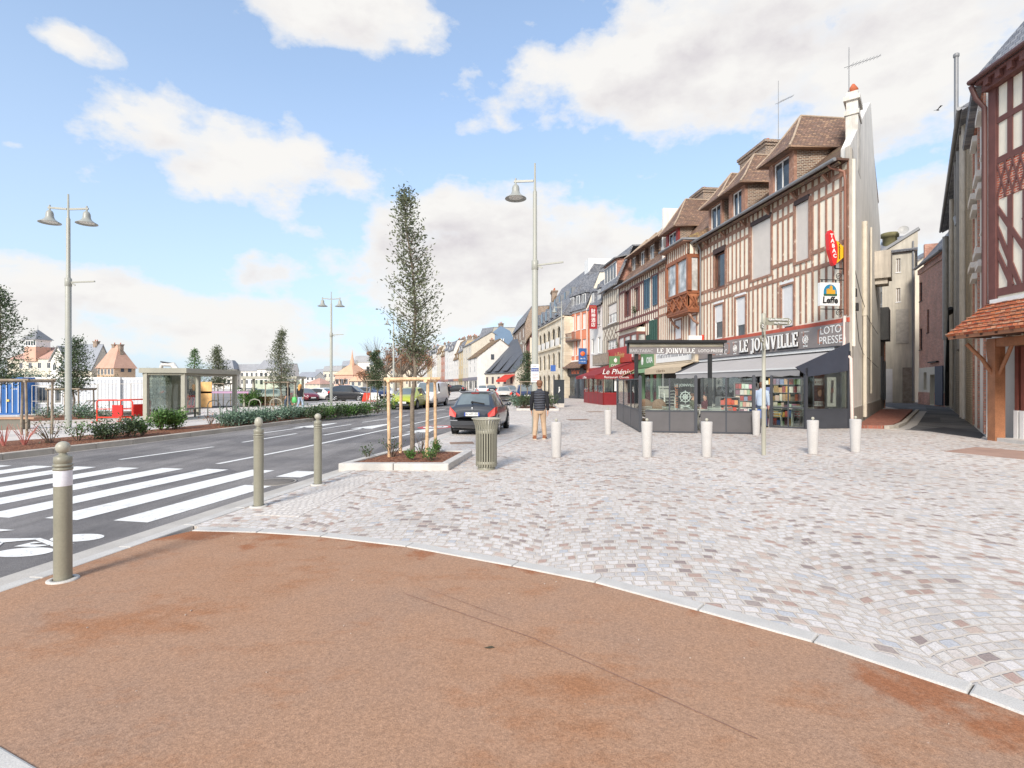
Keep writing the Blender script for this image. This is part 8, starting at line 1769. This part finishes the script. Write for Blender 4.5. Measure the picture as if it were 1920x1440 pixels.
# ================================================================== people
def skin(name, nodes, edges, mat, parent, root=0, sub=1):
    me = bpy.data.meshes.new(name); me.from_pydata([n_[0] for n_ in nodes],edges,[]); me.materials.append(mat); o = bpy.data.objects.new(name,me); COL.objects.link(o); o.parent = parent
    m = o.modifiers.new('skin','SKIN'); m.use_smooth_shade = True
    for i, n_ in enumerate(nodes):
        d = me.skin_vertices[0].data[i]; r = n_[1]; d.radius = (r,r) if not hasattr(r,'__len__') else r; d.use_root = (i == root)
    s_ = o.modifiers.new('subdivision','SUBSURF'); s_.levels = sub; s_.render_levels = sub; return o
skinm = M('skin',S(206,158,134),.55,.05)
def person(label, loc_, face, h=1.75, top=None, bottom=None, shoe=None, hair=None, vest=None, pose='stand', long_hair=False, coat=False, step=.0, bag=False):
    t_ = thing('person',label,'person',loc_,math.atan2(face[1],face[0])-PI/2); t_.scale = (h/1.75,)*3; V = Vector
    sit = pose == 'sit'; hz = .50 if sit else .93
    pel = V((0,0,hz)); ch = V((0,.01,hz+.28)); shc = V((0,0,hz+.44)); nk = V((0,.01,hz+.56)); hd1 = V((0,.035,hz+.635)); hd2 = V((0,.02,hz+.735))
    nodes = [(pel,(.13,.10)),(V((0,.0,hz+.13)),(.125,.09)),(ch,(.15,.105)),(shc,(.08,.07)),(nk,.052),(hd1,(.072,.085)),(hd2,(.078,.095)),(V((0,.0,hz+.80)),.05),(V((0,.125,hz+.665)),.014)]
    edges = [(0,1),(1,2),(2,3),(3,4),(4,5),(5,6),(6,7),(5,8)]
    sl, leg = {}, {}
    for s_ in (-1,1):
        f = s_*step; arm = [V((s_*.185,0,hz+.455)),V((s_*.235,-.03-f*.3,hz+.17)),V((s_*.245,.04-f*.7,hz-.07)),V((s_*.242,.055-f*.8,hz-.14))]
        if sit: arm = [V((s_*.185,0,hz+.455)),V((s_*.24,.05,hz+.2)),V((s_*.18,.28,hz+.22)),V((s_*.16,.34,hz+.23))]
        b = len(nodes); nodes += [(arm[0],.056),(arm[1],.043),(arm[2],.03),(arm[3],(.036,.018))]; edges += [(3,b),(b,b+1),(b+1,b+2),(b+2,b+3)]; sl[s_] = arm
        dn = V((0,.25,-1)).normalized() if not sit else V((0,1,-.2)).normalized()
        for k, (dx, ln, sp_) in enumerate(((-.024,.075,-.02),(-.008,.085,-.005),(.008,.08,.008),(.024,.062,.02))):
            c = len(nodes); p1 = arm[3]+V((0,dx,0))+dn*.045; p2 = p1+dn*ln*.5+V((-s_*.006,sp_*.5,0)); p3 = p2+dn*ln*.45+V((-s_*.016,.008,0)); nodes += [(p1,.0095),(p2,.0085),(p3,.007)]; edges += [(b+3,c),(c,c+1),(c+1,c+2)]
        c = len(nodes); p1 = arm[3]+V((-s_*.012,.035,-.005)); nodes += [(p1,.011),(p1+dn*.04+V((-s_*.01,.012,0)),.009)]; edges += [(b+3,c),(c,c+1)]
        if sit: lg = [V((s_*.09,.02,hz-.02)),V((s_*.12,.42,hz+.0)),V((s_*.12,.44,.09)),V((s_*.12,.54,.04))]
        else: lg = [V((s_*.09,0,hz-.06)),V((s_*.115,.03+f*.5+abs(f)*.2,.50)),V((s_*.145+.0,-.02+f*1.0,.09)),V((s_*.165,.12+f*1.0,.035))]
        b = len(nodes); nodes += [(lg[0],.082),(lg[1],.056),(lg[2],.036),(lg[3],(.035,.025))]; edges += [(0,b),(b,b+1),(b+1,b+2),(b+2,b+3)]; leg[s_] = lg
    skin('body',nodes,edges,skinm,t_)
    q = MB()
    for s_ in (-1,1): q.sphere((s_*.078,.015,hz+.685),.022,8,0,.5,1,1.5)
    q.build('ear',skinm,t_); q = MB()
    for s_ in (-1,1): q.sphere((s_*.03,.098,hz+.70),.011,8)
    q.build('eye',M('eye_dark',(.03,.025,.02,1),.3),t_); q = MB(); q.box(-.025,.108,hz+.628,.025,.118,hz+.636); q.build('mouth',M('lips',S(170,100,92),.5),t_)
    hm = hair or M('hair_brown',S(104,72,54),.7,.25,20); q = MB(); n = 14
    if long_hair: q.sphere((0,-.012,hz+.725),.112,16,0,.95,1.05,1.05); q.path([(0,-.06,hz+.72),(0,-.095,hz+.56),(0,-.10,hz+.38)],[.105,.10,.055],12)
    else: q.sphere((0,-.018,hz+.745),.104,16,0,.93,1.06,.86); q.sphere((0,-.045,hz+.68),.078,12,0,.95,.8,1)
    q.build('hair',hm,t_)
    def loft(q, rings, n=18):
        q.add([(c.x+rx*math.cos(2*PI*j/n),c.y+ry*math.sin(2*PI*j/n),c.z) for c,rx,ry in rings for j in range(n)],[(i*n+j,i*n+(j+1)%n,(i+1)*n+(j+1)%n,(i+1)*n+j) for i in range(len(rings)-1) for j in range(n)],0,True)
    T = lambda dz, rx, ry, y=0.0: (V((0,y,hz+dz)),rx,ry)
    torso = [T(-.09,.172,.128),T(-.05,.182,.138),T(.04,.178,.132),T(.14,.172,.126),T(.24,.186,.136,.005),T(.34,.2,.142,.005),T(.41,.202,.134),T(.455,.196,.122),T(.488,.162,.104),T(.515,.105,.086),T(.535,.078,.076),T(.575,.068,.07,.005)]
    if coat: torso = [T(-.5,.24,.21),T(-.3,.205,.17)]+torso
    q = MB(); sc_ = .93 if vest else 1.0; loft(q,[(c,rx*sc_,ry*sc_) for c,rx,ry in torso])
    for s_ in (-1,1):
        a = sl[s_]; m_ = a[0].lerp(a[1],.5); q.path([a[0]+V((-s_*.09,0,.0)),a[0]+V((s_*.008,0,-.015)),m_,a[1],a[1].lerp(a[2],.5),a[2]+(a[1]-a[2])*.03],[.06,.08,.070,.060,.053,.044],12)
    q.build('jacket' if not vest else 'sweater',top,t_)
    if vest: q = MB(); loft(q,torso); q.build('padded_vest',vest,t_)
    q = MB()
    if sit: loft(q,[T(.06,.17,.125),T(-.03,.185,.14),T(-.09,.17,.14)])
    else: loft(q,[T(.03,.17,.124),T(-.05,.178,.132),T(-.12,.172,.128),T(-.17,.14,.11)])
    for s_ in (-1,1):
        l_ = leg[s_]; k_ = l_[0].lerp(l_[1],.55); cf = l_[1].lerp(l_[2],.4); q.path([l_[0]+V((0,0,.02)),k_,l_[1],cf,l_[2]+V((0,0,.06)),l_[2]+V((0,.005,-.015))],[.104,.092,.076,.074,.064,.066],12)
    q.build('trousers',bottom,t_)
    for s_ in (-1,1):
        l_ = leg[s_]; q = MB(); a = l_[2]; out = s_*.16
        pr_ = [(-.05,-.085),(.05,-.085),(.056,.06),(.05,.15),(.02,.2),(-.02,.2),(-.05,.15),(-.056,.06)]; q.M = Matrix.Translation((a.x,a.y,0))@Matrix.Rotation(-out,4,'Z'); q.prism([(x*.92,y*.95) for x,y in pr_],.025,.075); q.prism([(x*.85,y*.55-.02) for x,y in pr_],.075,.125)
        so_ = q.build('shoe',shoe,t_); q = MB(); q.M = Matrix.Translation((a.x,a.y,0))@Matrix.Rotation(-out,4,'Z'); q.prism(pr_,0,.025); q.build('sole',M('sole',S(210,196,176),.8),so_)
    return t_
def quilt(nm, c):
    m, t, p = newmat(nm); tc = t.n('TexCoord').outputs['Object']; wv = t.n('TexWave'); wv.bands_direction = 'Z'; wv.inputs['Scale'].default_value = 4.2; wv.inputs['Distortion'].default_value = 1.5; wv.inputs['Detail Scale'].default_value = 2
    t.l(tc,wv.inputs['Vector']); p.inputs['Base Color'].default_value = c; p.inputs['Roughness'].default_value = .5; bump(t,p,wv.outputs['Fac'],.04); return m
fab = lambda nm, c: M(nm,c,.85,.12,6,bmp=.006,bs=14)
person('man seen from behind in a padded grey vest and beige trousers on the plaza',(.83,16.05,.04),(.08,1),1.77,fab('black_knit',S(28,28,32)),fab('beige_trousers',S(190,162,134)),M('tan_shoe',S(140,84,52),.6,.1),M('hair_auburn',S(128,88,64),.7,.25,20),quilt('padded_grey',S(70,72,80)),step=.07)
x, y = wx(540,36.2), 36.2; person('man in a black jacket and blue jeans walking on the promenade',(x,y,zat(x,y)),(-.8,-.5),1.82,fab('black_jacket',S(26,28,34)),fab('dark_jeans',S(78,92,110)),black,None,step=.16)
x, y = wx(563,35.4), 35.4; person('woman with long blonde hair, black top and pale jeans on the promenade',(x,y,zat(x,y)),(.3,.8),1.66,fab('black_top',S(24,25,30)),fab('pale_jeans',S(160,178,198)),white,M('hair_blonde',S(222,164,96),.6,.25,20),long_hair=True,step=.12)
bg_ = thing('shopping_bag','green shopping bag held between the walking couple','bag',(wx(552,35.8),35.8,zat(-14.6,35.8)+.42)); q = MB(); q.lathe([(.02,0),(.16,.03),(.19,.2),(.14,.36),(.1,.4)],n=12,sx=1,sy=.7); q.build('bag',M('bag_green',S(96,196,110),.5),bg_); q = MB(); q.path([(-.08,0,.38),(-.04,0,.6),(.04,0,.6),(.08,0,.38)],.01,5); q.build('handle',MATS['bag_green'],bg_)
person('distant woman in a long black coat at the traffic island',(wx(841,60),60,.02),(1,-.3),1.68,fab('black_coat',S(20,20,24)),fab('dark_tights',S(60,48,46)),M('shoe_red',S(150,70,50),.6),M('hair_dark',S(30,24,22),.7),long_hair=True,coat=True,step=.1)
person('seated cafe customer in an olive jacket behind the front terrace screen',(6.9,20.4,ZP),(1,-.2),1.72,fab('olive_jacket',S(86,88,66)),fab('navy_trousers',S(44,48,60)),black,None,pose='sit')
person('seated cafe customer in dark red behind the middle screen post',(7.7,21.2,ZP),(-1,-.1),1.7,fab('maroon_top',S(104,40,48)),fab('charcoal_trousers',S(50,50,54)),black,M('hair_dark2',S(40,32,28),.7),pose='sit')
person('customer in a pale shirt standing in the cafe entrance behind the signpost',(9.5,20.3,ZP),(.6,.8),1.74,fab('pale_shirt',S(176,190,210)),fab('blue_jeans',S(70,84,108)),black,None)
dup(ch0,(6.9,20.38,ZP),-PI/2-.2,'metal chair under the customer in the olive jacket'); dup(ch0,(7.72,21.2,ZP),PI/2-.1,'metal chair under the customer in dark red')
bd2 = thing('bird','single small bird in flight above the alley','bird',(17.4,21.8,12.9)); q = MB(); q.sphere((0,0,0),.035,8,0,2.0,.8,.8); q.add([(0,0,.01),(.05,.2,.08),(-.04,.19,.08),(-.03,0,.01)],[(0,1,2,3)]); q.add([(0,0,.01),(.05,-.2,.09),(-.04,-.19,.09),(-.03,0,.01)],[(3,2,1,0)]); q.build('body',M('bird_dark',S(70,66,66),.8),bd2)
